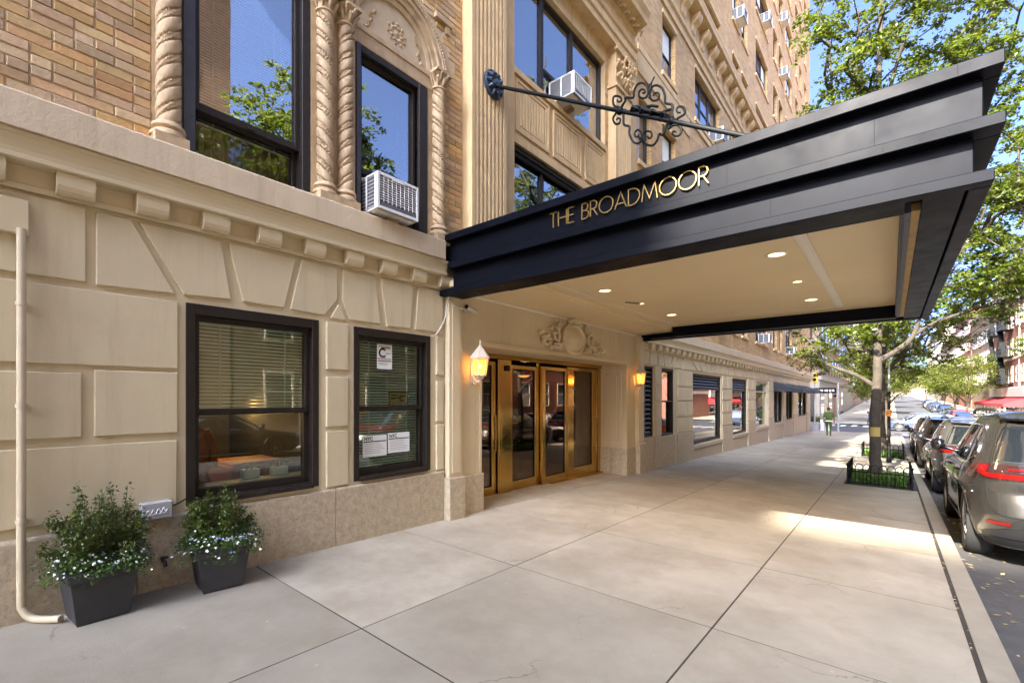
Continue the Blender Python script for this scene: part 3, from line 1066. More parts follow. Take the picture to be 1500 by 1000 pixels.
# --- entrance bay
m = MB()
wall_open(m, -0.35, 0, 4.52, 11.3, -0.5, 3.42, [(5.27, 10.42, -0.5, 2.47)])
part(m, 'entrance_wall', M['cream'])
for y0, y1, x1, zt in ((4.50, 4.76, 0.10, 3.235), (10.92, 11.25, 0.11, 3.235)):
    m = MB()
    m.box(0, x1, y0, y1, 0.50, zt)
    m.box(x1, x1 + 0.012, y0 + 0.05, y1 - 0.05, 0.56, zt - 0.05)
    part(m, 'pilaster', M['cream_dark'], bevel=0.006)
    m = MB()
    m.box(0, x1 + 0.045, y0 - 0.03, y1 + 0.03, -0.6, 0.50)
    part(m, 'granite_block', M['granite'], bevel=0.012)
for y0, y1, zt in ((4.79, 5.30, 0.47), (10.40, 10.89, 0.42), (11.28, 11.9, 0.56)):
    m = MB(); m.box(0.0, 0.04, y0, y1, -0.6, zt); part(m, 'granite_block', M['granite'], bevel=0.01)
# moulding round the opening
m = MB()
m.box(0, 0.022, 5.22, 10.47, 2.475, 2.53)
m.box(0, 0.03, 5.20, 10.49, 2.53, 2.548)
m.box(0, 0.022, 5.22, 5.268, 0.475, 2.475)
m.box(0, 0.022, 10.422, 10.47, 0.425, 2.475)
part(m, 'door_surround', M['cream_dark'], bevel=0.004)
# reveals
m = MB()
m.box(-0.78, -0.352, 5.15, 5.27, -0.5, 2.6)
m.box(-0.78, -0.352, 10.42, 10.55, -0.5, 2.6)
m.box(-0.78, -0.352, 5.27, 10.42, 2.47, 2.6)
part(m, 'door_reveal', M['cream'])
m = MB()
for xa, xb in ((-0.70, -0.12),):
    frame = [(xa, 0.48), (xb, 0.48), (xb, 2.33), (xa, 2.33)]
    m.box(xa, xb, 10.408, 10.42, 2.27, 2.33); m.box(xa, xb, 10.408, 10.42, 0.48, 0.54)
    m.box(xa, xa + 0.05, 10.408, 10.42, 0.54, 2.27); m.box(xb - 0.05, xb, 10.408, 10.42, 0.54, 2.27)
    m.box(xa + 0.12, xb - 0.12, 10.41, 10.42, 0.62, 2.19)
part(m, 'reveal_panel', M['cream_dark'], bevel=0.003)
for xa, xb in ((-0.74, -0.40), (-0.385, 0.042)):
    m = MB(); m.box(xa, xb, 10.385, 10.425, -0.5, 0.42); part(m, 'granite_block', M['granite'], bevel=0.008)
# brass doors
DX = -0.70
def door(y0, y1, z0, z1, ls, rs, bot, x=DX, top=0.08, glass=True):
    m = MB()
    m.box(x - 0.05, x, y0, y0 + ls, z0, z1)
    m.box(x - 0.05, x, y1 - rs, y1, z0, z1)
    m.box(x - 0.05, x, y0 + ls, y1 - rs, z1 - top, z1)
    m.box(x - 0.05, x, y0 + ls, y1 - rs, z0, z0 + bot)
    m.box(x, x + 0.012, y0 + 0.012, y0 + 0.03, z0 + 0.02, z1 - 0.02)
    m.box(x, x + 0.012, y1 - 0.03, y1 - 0.012, z0 + 0.02, z1 - 0.02)
    d = part(m, 'door', M['brass'], bevel=0.005)
    m = MB()
    frame_ring(m, x - 0.03, x - 0.004, y0 + ls - 0.001, y1 - rs + 0.001, z0 + bot - 0.001, z1 - top + 0.001, 0.016)
    m.build('gasket', M['ink'], d)
    pane(y0 + ls, y1 - rs, z0 + bot, z1 - top, x - 0.02, M['glass_door'], d)
    return d
d = door(5.29, 6.40, -0.16, 2.33, 0.08, 0.10, 0.17)
m = MB()
for yy, zz in ((6.34, 1.28), (6.34, 0.72)):
    m.tube([(DX, yy, zz), (DX + 0.06, yy, zz)], 0.012, 8)
m.tube([(DX + 0.06, 6.34, 0.66), (DX + 0.06, 6.34, 1.34)], 0.016, 10)
m.build('handle', M['brass'], d)
m = MB(); m.box(DX - 0.08, DX + 0.03, 6.44, 6.83, -0.2, 2.38); m.box(DX + 0.03, DX + 0.04, 6.47, 6.80, -0.12, 2.33); m.box(DX + 0.04, DX + 0.046, 6.53, 6.74, -0.06, 2.27); part(m, 'door_pier', M['brass'], bevel=0.006)
d = door(6.86, 7.74, -0.165, 2.30, 0.07, 0.08, 0.18, DX - 0.02)
d = door(7.83, 8.80, -0.185, 2.32, 0.14, 0.08, 0.16, DX + 0.035)
d = door(8.86, 10.22, -0.195, 2.36, 0.28, 0.24, 0.22, DX + 0.01)
m = MB(); m.box(DX - 0.08, DX + 0.045, 5.27, 10.42, 2.385, 2.468); m.box(DX - 0.08, DX + 0.02, 10.26, 10.40, -0.22, 2.38)
m.box(DX - 0.06, DX - 0.03, 7.74, 7.83, -0.2, 2.38)
part(m, 'door_frame', M['brass'], bevel=0.005)
m = MB(); m.box(-0.80, -0.60, 5.27, 10.42, -0.235, -0.19); part(m, 'threshold', M['brass'])
# lobby
m = MB()
m.box(-5.0, -4.98, 4.6, 11, -0.3, 2.9); m.box(-5, -0.8, 4.6, 4.62, -0.3, 2.9); m.box(-5, -0.8, 10.98, 11, -0.3, 2.9); m.box(-5, -0.8, 4.6, 11, 2.85, 2.9)
part(m, 'lobby', M['lobby'])
m = MB(); m.box(-5, -0.80, 4.6, 11, -0.34, -0.24); part(m, 'lobby_floor', M['granite'])
for i, (x, y, z, lab) in enumerate(((-2.6, 9.7, 2.25, 'lit brass ceiling lamp inside the lobby seen through the right brass door'), (-3.6, 7.2, 2.25, 'lit brass ceiling lamp inside the lobby seen through the middle brass door'))):
    pl = thing('lobby_lamp', lab, 'lamp', (x, y, z), 'lamps in the lobby')
    local(pl)
    m = MB(); m.lathe([(0.03, 0.2), (0.16, 0.12), (0.2, 0.0)], n=16); m.build('lamp_shade', M['brass'], pl)
    m = MB(); m.lathe([(0.0, -0.06), (0.1, -0.04), (0.17, 0.01)], n=14); m.build('lamp_bowl', M['downlight'], pl)
    m = MB(); m.tube([(0, 0, 0.2), (0, 0, 0.6)], 0.012, 6); m.build('rod', M['brass'], pl)
ct = thing('console_table', 'dark wooden console table with brass top inside the lobby', 'table', (-2.4, 9.6, -0.24))
local(ct)
m = MB(); m.box(-0.25, 0.25, -0.6, 0.6, 0.72, 0.78); m.build('tabletop', M['brass'], ct, bevel=0.01)
for sx in (-0.2, 0.2):
    for sy in (-0.54, 0.54):
        m = MB(); m.box(sx - 0.025, sx + 0.025, sy - 0.025, sy + 0.025, 0, 0.72); m.build('leg', M['lobby'], ct)
# carved cartouche over the door
car = MB()
cy, cz = 7.93, 2.83
def ell(ry, rz, x, n=28, dy=0.0, dz=0.0):
    return [(x, cy + dy + ry * math.cos(2 * math.pi * k / n), cz + dz + rz * math.sin(2 * math.pi * k / n)) for k in range(n)]
car.grid([ell(.43, .33, 0.0), ell(.42, .32, 0.05), ell(.37, .275, 0.07), ell(.32, .235, 0.045), ell(.28, .20, 0.06), ell(.15, .11, 0.085), ell(0.01, 0.01, 0.092)], close=True)
car.v = [(p[0] * 1.7, p[1], p[2]) for p in car.v]
car.build('cartouche_shield', M['cream_dark'], house)
m = MB()
for s in (-1, 1):
    for (oy, oz, r0, turn, st) in ((0.66, 0.02, 0.17, 1.3, 0.6), (0.98, -0.08, 0.13, 1.4, 2.2), (0.55, -0.2, 0.10, 1.2, -0.5), (0.52, 0.24, 0.09, 1.2, 1.2)):
        pts = []
        for k in range(22):
            t = k / 21
            a = st + turn * 2 * math.pi * t * 0.9
            rr = r0 * (1 - 0.8 * t)
            pts.append((0.02 + 0.03 * t, cy + s * (oy + rr * math.cos(a)), cz + oz + rr * math.sin(a)))
        m.tube(pts, [0.036 * (1 - 0.45 * k / 21) for k in range(22)], 7)
    for k in range(9):
        a = random.uniform(0, 6.28)
        p = Vector((0.015, cy + s * (0.45 + 0.08 * k), cz - 0.24 + 0.3 * random.random()))
        q = p + Vector((0.03, s * 0.10, 0.06 * math.sin(a)))
        m.tube([p, (p + q) / 2 + Vector((0.02, 0, 0.02)), q], [0.012, 0.04, 0.006], 6)
for k in range(5):
    a = math.pi / 2 + (k - 2) * 0.42
    m.tube([(0.02, cy + 0.16 * math.cos(a), cz + 0.30 + 0.03 * math.sin(a)), (0.06, cy + 0.24 * math.cos(a), cz + 0.31 + 0.1 * math.sin(a)), (0.03, cy + 0.28 * math.cos(a), cz + 0.30 + 0.14 * math.sin(a))], [0.03, 0.045, 0.012], 7)
m.v = [(p[0] * 1.7, p[1], p[2]) for p in m.v]
m.build('cartouche_carving', M['cream_dark'], house)
# --- ground floor to the right of the entrance
FAR_OPS = [(11.45, 12.08, 0.60, 2.50), (12.68, 13.63, 0.56, 2.50), (15.34, 18.60, 0.10, 2.46), (20.18, 22.66, 0.12, 2.46), (24.40, 27.20, 0.20, 2.45), (28.75, 31.4, 0.22, 2.46), (32.6, 35.1, 0.26, 2.46), (37.2, 41.4, 0.32, 2.46)]
m = MB()
wall_open(m, -0.35, 0, 11.3, 43.5, -1.3, 2.98, FAR_OPS)
m.box(-14, -0.35, 43.15, 43.5, -1.3, 2.98)
part(m, 'ground_floor_wall', M['cream'])
dz = -0.285
m = MB(); m.prism([(x, z + dz) for x, z in PROF[:14]] + [(-0.3, 3.578 + dz)], 11.35, 43.8, 'y'); part(m, 'cornice_moulding', M['cream_dark'])
m = MB(); m.prism([(-0.3, 3.5785 + dz)] + [(x, z + dz) for x, z in PROF[14:]], 11.52, 43.8, 'y'); part(m, 'cornice_ledge', M['ledge'], bevel=0.004)
k = 0
while 11.7 + 0.4815 * k < 43.4:
    link('modillion', mod_me, M['cream_dark'], house, (0, 11.7 + 0.4815 * k, dz))
    k += 1
# splayed stones over each opening
BAYS = [(11.33, 12.33, 2, 0), (12.37, 14.32, 5, 1), (14.36, 19.45, 7, 2), (19.5, 23.5, 6, 3), (23.55, 27.95, 6, 4), (28.0, 32.0, 6, 5), (32.05, 36.1, 6, 6), (36.15, 43.3, 8, 7)]
for a, b, n, i in BAYS:
    y0, y1 = FAR_OPS[i][0] - 0.06, FAR_OPS[i][1] + 0.06
    if i == 0:
        a = 11.33
    for k in range(n):
        t0, t1 = k / n, (k + 1) / n
        ta, tb = a + (b - a) * t0 + 0.025, a + (b - a) * t1 - 0.025
        ba, bb = y0 + (y1 - y0) * t0 + 0.025, y0 + (y1 - y0) * t1 - 0.025
        if k == 0:
            ba = a + 0.025 if i else y0 + .025
        if k == n - 1:
            bb = b - 0.025
        stone([(ba, 2.545), (bb, 2.545), (tb, 2.885), (ta, 2.885)], x1=0.026, c=0.006)
# pier stones
PIERS = [(12.14, 12.62, 0), (13.9, 15.27, 1), (18.68, 20.1, 1), (22.74, 24.32, 1), (27.28, 28.67, 1), (31.48, 32.52, 0), (35.18, 37.12, 1), (41.5, 43.4, 1)]
for a, b, two in PIERS:
    rows = [(0.60, 1.03), (1.09, 1.52), (1.58, 1.96), (2.02, 2.5)]
    for r, (z0, z1) in enumerate(rows):
        if two and r in (1, 3) and b - a > 1.1:
            mid = (a + b) / 2
            stone(rect(a + 0.03, mid - 0.025, z0, z1), x1=0.03)
            stone(rect(mid + 0.025, b - 0.03, z0, z1), x1=0.03)
        else:
            stone(rect(a + 0.03, b - 0.03, z0, z1), x1=0.03)
    m = MB(); m.box(0, 0.05, a + (0.0 if a > 12.5 else -.02), b, -1.3, 0.55); part(m, 'granite_block', M['granite'], bevel=0.008)
for i, (a, b, c, d) in enumerate(FAR_OPS):
    if i < 2:
        m = MB(); m.box(0, 0.035, a - 0.03, b + 0.03, -0.8, c - 0.01); part(m, 'granite_block', M['granite'], bevel=0.008)
        continue
    m = MB(); m.box(-0.05, 0.06, a - 0.03, b + 0.03, c - 0.13, c - 0.008); part(m, 'shop_sill', M['granite'], bevel=0.008)
    m = MB(); m.box(-0.02, 0.012, a, b, -1.3, c - 0.15); part(m, 'granite_block', M['granite'], bevel=0.006)
    for e in (a, b - 0.08):
        pass


def louvre(parent, y0, y1, z0, z1, x, pitch):
    m = MB()
    z = z0 + pitch / 2
    while z < z1:
        m.prism([(x - 0.06, z + 0.03), (x - 0.05, z + 0.035), (x, z - 0.025), (x - 0.01, z - 0.03)], y0, y1, 'y')
        z += pitch
    return m.build('louvre_slats', M['grille'], parent)


# tall louvre, sash window, shop windows
w = window_frame('louvre_window', FAR_OPS[0], 0.06, -0.2, -0.02, M['frame'])
louvre(w, 11.51, 12.02, 0.66, 2.44, -0.03, 0.125)
m = MB(); m.box(-0.30, -0.28, 11.45, 12.08, 0.6, 2.5); m.build('louvre_backing', M['ink'], w)
w = window_frame('window', FAR_OPS[1], 0.07, -0.22, -0.02, M['frame'], rails=(1.55,))
pane(12.75, 13.56, 0.63, 1.53, -0.12, M['glass_shop'], w)
pane(12.75, 13.56, 1.57, 2.43, -0.10, M['glass_shop'], w)
for i in (2, 3, 4, 5, 6, 7):
    a, b, c, d = FAR_OPS[i]
    rails = [1.95] if i < 5 else []
    mulls = [] if i < 5 else [((a + b) / 2, 0.07)]
    w = window_frame('shop_window', FAR_OPS[i], 0.07, -0.22, -0.04, M['frame'] if i != 4 else M['cream_dark'], rails=rails, mulls=mulls)
    if i in (2, 3):
        louvre(w, a + 0.07, b - 0.07, 1.98, d - 0.07, -0.06, 0.10)
        m = MB(); m.box(-0.2, -0.19, a, b, 1.95, d); m.build('louvre_backing', M['ink'], w)
        pane(a + 0.07, b - 0.07, c + 0.07, 1.93, -0.12, M['glass_shop'], w)
    elif i == 4:
        pane(a + 0.07, b - 0.07, 1.98, d - 0.07, -0.12, M['glass_shop'], w)
        pane(a + 0.07, b - 0.07, c + 0.07, 1.93, -0.12, M['glass_shop'], w)
        ps = thing('window_poster', 'bright yellow and cream posters filling the shop window before the black awnings', 'poster', (-0.16, (a + b) / 2, c + 0.5))
        local(ps)
        hw = (b - a) / 2 - 0.12
        for yy0, yy1, zz0, zz1, mt in ((-hw, -0.1, 0.55, 1.2, 'poster'), (-0.05, hw, 0.62, 1.2, 'yellow_sign'), (-hw, 0.2, -0.1, 0.25, 'awning_red'), (0.25, hw, -0.15, 0.5, 'paper'), (-hw, hw, 1.42, 1.75, 'yellow_sign')):
            m = MB(); m.box(-0.01, 0, yy0, yy1, zz0, zz1); m.build('poster_sheet', M[mt], ps)
    else:
        pane(a + 0.07, (a + b) / 2 - 0.035, c + 0.07, d - 0.07, -0.12, M['glass_shop'], w)
        pane((a + b) / 2 + 0.035, b - 0.07, c + 0.07, d - 0.07, -0.12, M['glass_shop'], w)
m = MB()
m.box(-1.6, -1.58, 12.4, 43.1, -0.6, 2.7)
for yy in (12.4, 14.5, 19.3, 23.5, 28, 32, 36, 43):
    m.box(-1.6, -0.35, yy, yy + 0.03, -0.6, 2.7)
part(m, 'shop_interior', pbr('shop_interior_wall', (0.30, 0.34, 0.32), 0.8, var=0.3, scale=0.9))
m = MB(); m.box(-1.6, -0.35, 12.4, 43.1, -0.65, -0.6); m.box(-1.6, -0.35, 12.4, 43.1, 2.7, 2.75); part(m, 'shop_floor', M['room'])
# a pale figure of cloth in the second shop window: a draped stand
for k, (y, lab) in enumerate(((20.9, 'white draped display stand in the second shop window past the entrance'), (16.4, 'white draped display counter in the wide shop window past the entrance'))):
    st = thing('display_stand', lab, 'display', (-0.9, y, -0.6), 'displays in the shop windows')
    local(st)
    m = MB(); m.lathe([(0.0, 1.45), (0.16, 1.4), (0.22, 1.1), (0.16, 0.9), (0.36, 0.1), (0.38, 0.0)], n=16); m.build('drape', M['white_cloth'], st)
    m = MB(); m.lathe([(0.0, 1.72), (0.09, 1.66), (0.1, 1.56), (0.05, 1.45)], n=12); m.build('finial', M['white_cloth'], st)

# black awnings over the last shop windows
for i, (a, b, lab) in enumerate(((28.5, 31.6, 'black shop awning nearest the posters'), (32.4, 35.3, 'black shop awning in the middle of three'), (36.9, 41.7, 'long black shop awning at the street corner'))):
    aw = thing('awning', lab, 'awning', (0, a, 2.0), 'black shop awnings')
    m = MB()
    m.grid([[(0.05, a, 2.50), (0.05, b, 2.50)], [(1.0, a, 2.14), (1.0, b, 2.14)], [(1.02, a, 1.97), (1.02, b, 1.97)]], smooth=False)
    m.grid([[(0.04, a, 2.48), (0.04, b, 2.48)], [(0.985, a, 2.125), (0.985, b, 2.125)], [(1.005, a, 1.97), (1.005, b, 1.97)]], smooth=False)
    for e in (a, b):
        m.add([(0.05, e, 2.50), (1.0, e, 2.14), (1.02, e, 1.97), (0.05, e, 2.0)], [(0, 1, 2, 3)])
    m.build('canvas', M['awning_black'], aw, recalc=False)
    m = MB()
    for e in (a + 0.05, b - 0.05):
        m.tube([(0.05, e, 2.0), (1.0, e, 2.0)], 0.012, 6); m.tube([(0.05, e, 2.46), (0.98, e, 2.1)], 0.012, 6)
    m.tube([(0.99, a, 2.0), (0.99, b, 2.0)], 0.012, 6)
    m.build('awning_frame', M['iron'], aw)

# --- upper walls
U1 = (1.32, 2.49, 3.90, 6.35)
U2 = (3.06, 4.16, 3.90, 5.96)
m = MB()
wall_open(m, -0.32, -0.006, -14, 4.86, 3.25, 6.5, [U1, U2])
m.box(-0.32, -0.006, -14, 4.86, 6.5, 8.6)
part(m, 'mortar_wall', M['mortar'])
BRICKS = []
bl, bh, j = 0.245, 0.0815, 0.0085
ACY, ACZ, ACR = 3.62, 6.2, 0.90


def brick_region(y0, y1, z0, z1, mask=None):
    nz = int(round((z1 - z0) / bh))
    for r in range(nz):
        z = z0 + r * bh
        y = y0 - (bl / 2 if r % 2 else 0)
        while y < y1 - 0.01:
            step = bl * (0.5 if random.random() < 0.16 else 1.0)
            a, b = max(y, y0), min(y + step, y1)
            y += step
            if b - a < 0.03:
                continue
            if mask and mask((a + b) / 2, z + bh / 2, a, b):
                continue
            BRICKS.append((a + j / 2, b - j / 2, z + j / 2, z + bh - j / 2))


brick_region(-2.6, 1.075, 3.93, 6.6)
brick_region(1.075, 2.5, 6.36, 8.6)
brick_region(4.46, 4.86, 3.93, 6.22)
brick_region(2.5, 4.86, 6.22, 8.6, lambda y, z, a, b: any((p - ACY) ** 2 + (z + q - ACZ) ** 2 < (ACR + 0.01) ** 2 for p in (a, b, y) for q in (-.04, .04)))


def seen(bk):
    y, z = (bk[0] + bk[1]) / 2, (bk[2] + bk[3]) / 2
    s, c = math.sin(YAW), math.cos(YAW)
    dep = 5 * s + y * c
    u = 750 + 670.5 * (-5 * c + y * s) / dep
    v = 582 - 670.5 * (z - 1.66) / dep
    return dep > 0 and -10 < u < 1500 and -8 < v < 620, (bk[1] - bk[0]) / dep


def brick_shape(mb, a, b, z0, z1, x1):
    c = 0.006
    x0 = -0.006
    vs = [(x0, a, z0), (x0, b, z0), (x0, b, z1), (x0, a, z1), (x1 - c, a, z0), (x1 - c, b, z0), (x1 - c, b, z1), (x1 - c, a, z1), (x1, a + c, z0 + c), (x1, b - c, z0 + c), (x1, b - c, z1 - c), (x1, a + c, z1 - c)]
    fs = [(8, 9, 10, 11)]
    for k in (0, 4):
        fs += [(k + i, k + (i + 1) % 4, k + 4 + (i + 1) % 4, k + 4 + i) for i in range(4)]
    mb.add(vs, fs)


vis = sorted([b for b in BRICKS if seen(b)[0]], key=lambda b: -seen(b)[1])
single = set(vis[:300])
cache = {}
rest = MB()
for b in BRICKS:
    if b in single:
        key = (round(b[1] - b[0], 3), random.randrange(3))
        if key not in cache:
            mb = MB()
            brick_shape(mb, 0, b[1] - b[0], 0, b[3] - b[2], 0.001 + key[1] * 0.003)
            cache[key] = mb.mesh('brick')
        link('brick', cache[key], M['brick'], house, (random.uniform(-.0015, .0015), b[0], b[2]))
    else:
        brick_shape(rest, *b, random.uniform(0, 0.006))
part(rest, 'brickwork', M['brick'], kind='stuff')

# windows over the ledge
w = window_frame('window', (U1[0], U1[1], 3.85, 6.35), 0.085, -0.20, 0.02, M['frame_up'])
m = MB(); m.box(0.02, 0.045, U1[0] - 0.02, U1[0] + 0.075, 3.85, 6.35); m.build('jamb', M['frame_blue'], w, bevel=0.004)
m = MB(); frame_ring(m, -0.13, -0.05, 1.405, 2.405, 4.38, 6.3, 0.05, wb=0.075); m.box(-0.05, -0.02, 1.87, 1.93, 4.385, 4.41); m.build('sash', M['frame_up'], w, bevel=0.004)
m = MB(); frame_ring(m, -0.19, -0.135, 1.405, 2.405, 3.86, 4.42, 0.045); m.build('sash', M['frame_up'], w, bevel=0.004)
pane(1.455, 2.355, 4.455, 6.25, -0.09, M['glass_up'], w)
pane(1.45, 2.36, 3.9, 4.38, -0.16, M['glass_clear'], w)
blind(1.42, 2.40, 4.35, 6.3, -0.22, w, pitch=0.03)
m = MB()
ys = [1.42 + 0.98 * k / 60 for k in range(61)]
m.grid([[(-0.24 + 0.02 * math.sin(k * 1.3) + 0.008 * math.sin(k * 2.9), y, z) for k, y in enumerate(ys)] for z in (3.86, 4.42)])
m.build('curtain', M['curtain'], w, recalc=False)
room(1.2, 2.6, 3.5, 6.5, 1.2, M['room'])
w = window_frame('window', (U2[0], U2[1], 3.85, 5.96), 0.075, -0.20, 0.02, M['frame_up'])
m = MB(); m.box(0.02, 0.04, U2[0], U2[0] + 0.055, 3.85, 5.96); m.build('jamb', M['frame_blue'], w, bevel=0.004)
m = MB(); m.box(-0.02, 0.035, U2[1] - 0.15, U2[1], 3.85, 5.96); m.build('jamb', M['frame_up'], w, bevel=0.006)
m = MB(); frame_ring(m, -0.13, -0.05, 3.135, 4.01, 4.44, 5.885, 0.05, wb=0.07); m.build('sash', M['frame_up'], w, bevel=0.004)
pane(3.185, 3.96, 4.51, 5.835, -0.09, M['glass_up'], w)
m = MB(); m.box(-0.15, -0.12, 3.135, 3.20, 3.9, 4.44); m.box(-0.15, -0.12, 3.72, 4.01, 3.9, 4.44); m.build('filler_panel', M['frame_up'], w)
blind(3.15, 4.0, 4.46, 5.9, -0.20, w, pitch=0.03)  # pale slats added behind this glass so the pane reads lighter
room(2.9, 4.3, 3.5, 6.2, 1.2, M['room'])

# twisted columns
def twist_column(yc, z0, z1, r=0.094, xc=0.045, hand=1):
    m = MB()
    n, nz = 36, 260
    rows = []
    for kz in range(nz + 1):
        t = kz / nz
        z = z0 + (z1 - z0) * t
        row = []
        for k in range(n):
            a = 2 * math.pi * k / n
            ph = 2 * hand * a / (2 * math.pi) + (z - z0) / 0.205
            f = ph % 1.0
            g = 0.0
            if f < 0.60:
                g = -0.003 + 0.010 * math.sin(math.pi * f / 0.60) ** 0.5
            elif f < 0.66 or f > 0.94:
                g = -0.018
            else:
                g = 0.0 + 0.008 * math.sin(z * 150 + a * 3) * math.sin(a * 16 + z * 30)
            row.append((xc + (r + g - 0.006) * math.cos(a), yc + (r + g - 0.006) * math.sin(a), z))
        rows.append(row)
    m.grid(rows, close=True)
    c = part(m, 'twisted_column', M['terracotta'], recalc=False, sharp=50)
    m = MB()
    m.lathe([(r + 0.005, z0 + 0.02), (r + 0.03, z0 - 0.005), (r + 0.035, z0 - 0.03), (r + 0.01, z0 - 0.05), (r + 0.04, z0 - 0.075), (r + 0.045, z0 - 0.11), (r + 0.02, z0 - 0.115)], (xc, yc, 0), 28)
    m.box(xc - r - 0.04, xc + r + 0.04, yc - r - 0.03, yc + r + 0.03, z0 - 0.25, z0 - 0.112)
    m.build('column_base', M['terracotta'], c)
    m = MB()
    m.lathe([(r - 0.01, z1 - 0.01), (r + 0.015, z1), (r + 0.015, z1 + 0.02), (r - 0.005, z1 + 0.03), (r + 0.0, z1 + 0.10), (r + 0.02, z1 + 0.16), (r + 0.05, z1 + 0.2)], (xc, yc, 0), 24)
    m.box(xc - r - 0.03, xc + r + 0.05, yc - r - 0.045, yc + r + 0.045, z1 + 0.2, z1 + 0.235)
    for k in range(8):
        a = k * math.pi / 4
        ca, sa = math.cos(a), math.sin(a)
        m.tube([(xc + r * ca, yc + r * sa, z1 + 0.04), (xc + (r + 0.03) * ca, yc + (r + 0.03) * sa, z1 + 0.10), (xc + (r + 0.055) * ca, yc + (r + 0.055) * sa, z1 + 0.13), (xc + (r + 0.05) * ca, yc + (r + 0.05) * sa, z1 + 0.10)], [0.012, 0.022, 0.018, 0.008], 6)
        a += math.pi / 8
        ca, sa = math.cos(a), math.sin(a)
        m.tube([(xc + r * ca, yc + r * sa, z1 + 0.10), (xc + (r + 0.05) * ca, yc + (r + 0.05) * sa, z1 + 0.18), (xc + (r + 0.075) * ca, yc + (r + 0.075) * sa, z1 + 0.185)], [0.014, 0.022, 0.012], 6)
    m.build('capital', M['terracotta'], c)


for yc, hd in ((1.19, -1), (2.655, 1), (2.90, -1), (4.345, 1)):
    twist_column(yc, 4.06, 6.0, hand=hd)
m = MB()
m.box(-0.006, 0.006, 1.08, 1.30, 3.9, 6.3); m.box(-0.006, 0.02, 2.50, 3.05, 3.9, 6.3); m.box(-0.006, 0.02, 4.17, 4.46, 3.9, 6.25)
part(m, 'column_backing', M['terracotta'])
# arch over the second window
m = MB(); m.box(-0.10, 0.03, 3.0, 4.26, 5.965, 6.17); m.box(-0.10, 0.045, 3.0, 4.26, 6.13, 6.2); part(m, 'lintel', M['terracotta'], bevel=0.006)
def arc(r, x, n=40):
    return [(x, ACY - r * math.cos(math.pi * k / n), ACZ + r * math.sin(math.pi * k / n)) for k in range(n + 1)]
m = MB()
m.grid([arc(0.005, -0.03), arc(0.40, -0.03), arc(0.41, -0.01), arc(0.44, -0.01), arc(0.45, -0.03), arc(0.55, -0.03), arc(0.56, 0.02), arc(0.60, 0.035), arc(0.63, 0.02), arc(0.64, 0.05), arc(0.71, 0.055), arc(0.72, 0.085), arc(0.77, 0.085), arc(0.785, 0.06), arc(0.79, 0.10), arc(0.875, 0.10), arc(0.90, 0.08), arc(0.905, -0.02)])
part(m, 'arch', M['terracotta'], recalc=False, sharp=30)
m = MB()
for k in range(64):
    a = math.pi * (k + 0.5) / 64
    c = Vector((0.10, ACY - 0.83 * math.cos(a), ACZ + 0.83 * math.sin(a)))
    m.lathe([(0.0, -0.014), (0.012, -0.008), (0.016, 0.002), (0.010, 0.012), (0, 0.015)], tuple(c), 6, 'x')
part(m, 'bead_course', M['terracotta'])
m = MB()
rc = Vector((-0.03, 3.665, 6.43))
m.lathe([(0.20, 0), (0.195, 0.02), (0.18, 0.02), (0.175, 0.0)], tuple(rc), 28, 'x')
m.lathe([(0.045, 0), (0.04, 0.03), (0.0, 0.045)], tuple(rc), 12, 'x')
for k in range(10):
    a = k * 2 * math.pi / 10
    for rr, s in ((0.085, 0.03), (0.135, 0.026)):
        p = rc + Vector((0.012, rr * math.cos(a + rr * 6), rr * math.sin(a + rr * 6)))
        m.lathe([(s, -0.01), (s * 0.9, 0.012), (s * 0.5, 0.026), (0, 0.03)], tuple(p), 8, 'x')
part(m, 'rosette', M['terracotta'])
m = MB()
for s in (-1, 1):
    for k in range(8):
        p = Vector((-0.03, 3.64 + s * (0.33 + 0.018 * k + random.uniform(-.02, .02)), 6.52 - 0.045 * k + random.uniform(-.02, .02)))
        m.tube([p, p + Vector((0.035, random.uniform(-.03, .03), 0.02)), p + Vector((0.02, random.uniform(-.05, .05), -0.03))], [0.014, 0.022, 0.008], 6)
part(m, 'leaf_carving', M['terracotta'])
# little hood moulding end right of the arch
m = MB(); m.box(-0.01, 0.06, 4.30, 4.62, 7.05, 7.13); m.box(-0.01, 0.04, 4.5, 4.58, 6.93, 7.05); part(m, 'label_stop', M['terracotta'], bevel=0.006)

# limestone bay with reeded pilasters and the triple windows
B1 = (6.05, 9.34, 3.9, 6.04)
B2 = (6.05, 9.34, 7.33, 9.27)
m = MB()
wall_open(m, -0.32, 0, 4.86, 11.05, 3.25, 6.7, [B1])
wall_open(m, -0.32, 0, 4.86, 11.05, 6.7, 10.1, [B2])
m.box(-0.32, 0, 4.86, 11.05, 10.1, 13.0)
part(m, 'limestone_bay', M['limestone'])


def pilaster(y0, y1, z0, z1, px):
    m = MB()
    m.box(0, px - 0.03, y0, y1, z0, z1)
    m.box(px - 0.03, px, y0, y0 + 0.07, z0, z1)
    m.box(px - 0.03, px, y1 - 0.07, y1, z0, z1)
    n = 7
    wd = (y1 - y0 - 0.16) / n
    for k in range(n):
        a = y0 + 0.08 + k * wd
        m.prism([(px - 0.03, a + 0.006), (px - 0.006, a + 0.014), (px + 0.001, a + wd * 0.5), (px - 0.006, a + wd - 0.014), (px - 0.03, a + wd - 0.006)], z0, z1, 'z')
    return part(m, 'reeded_pilaster', M['limestone'])


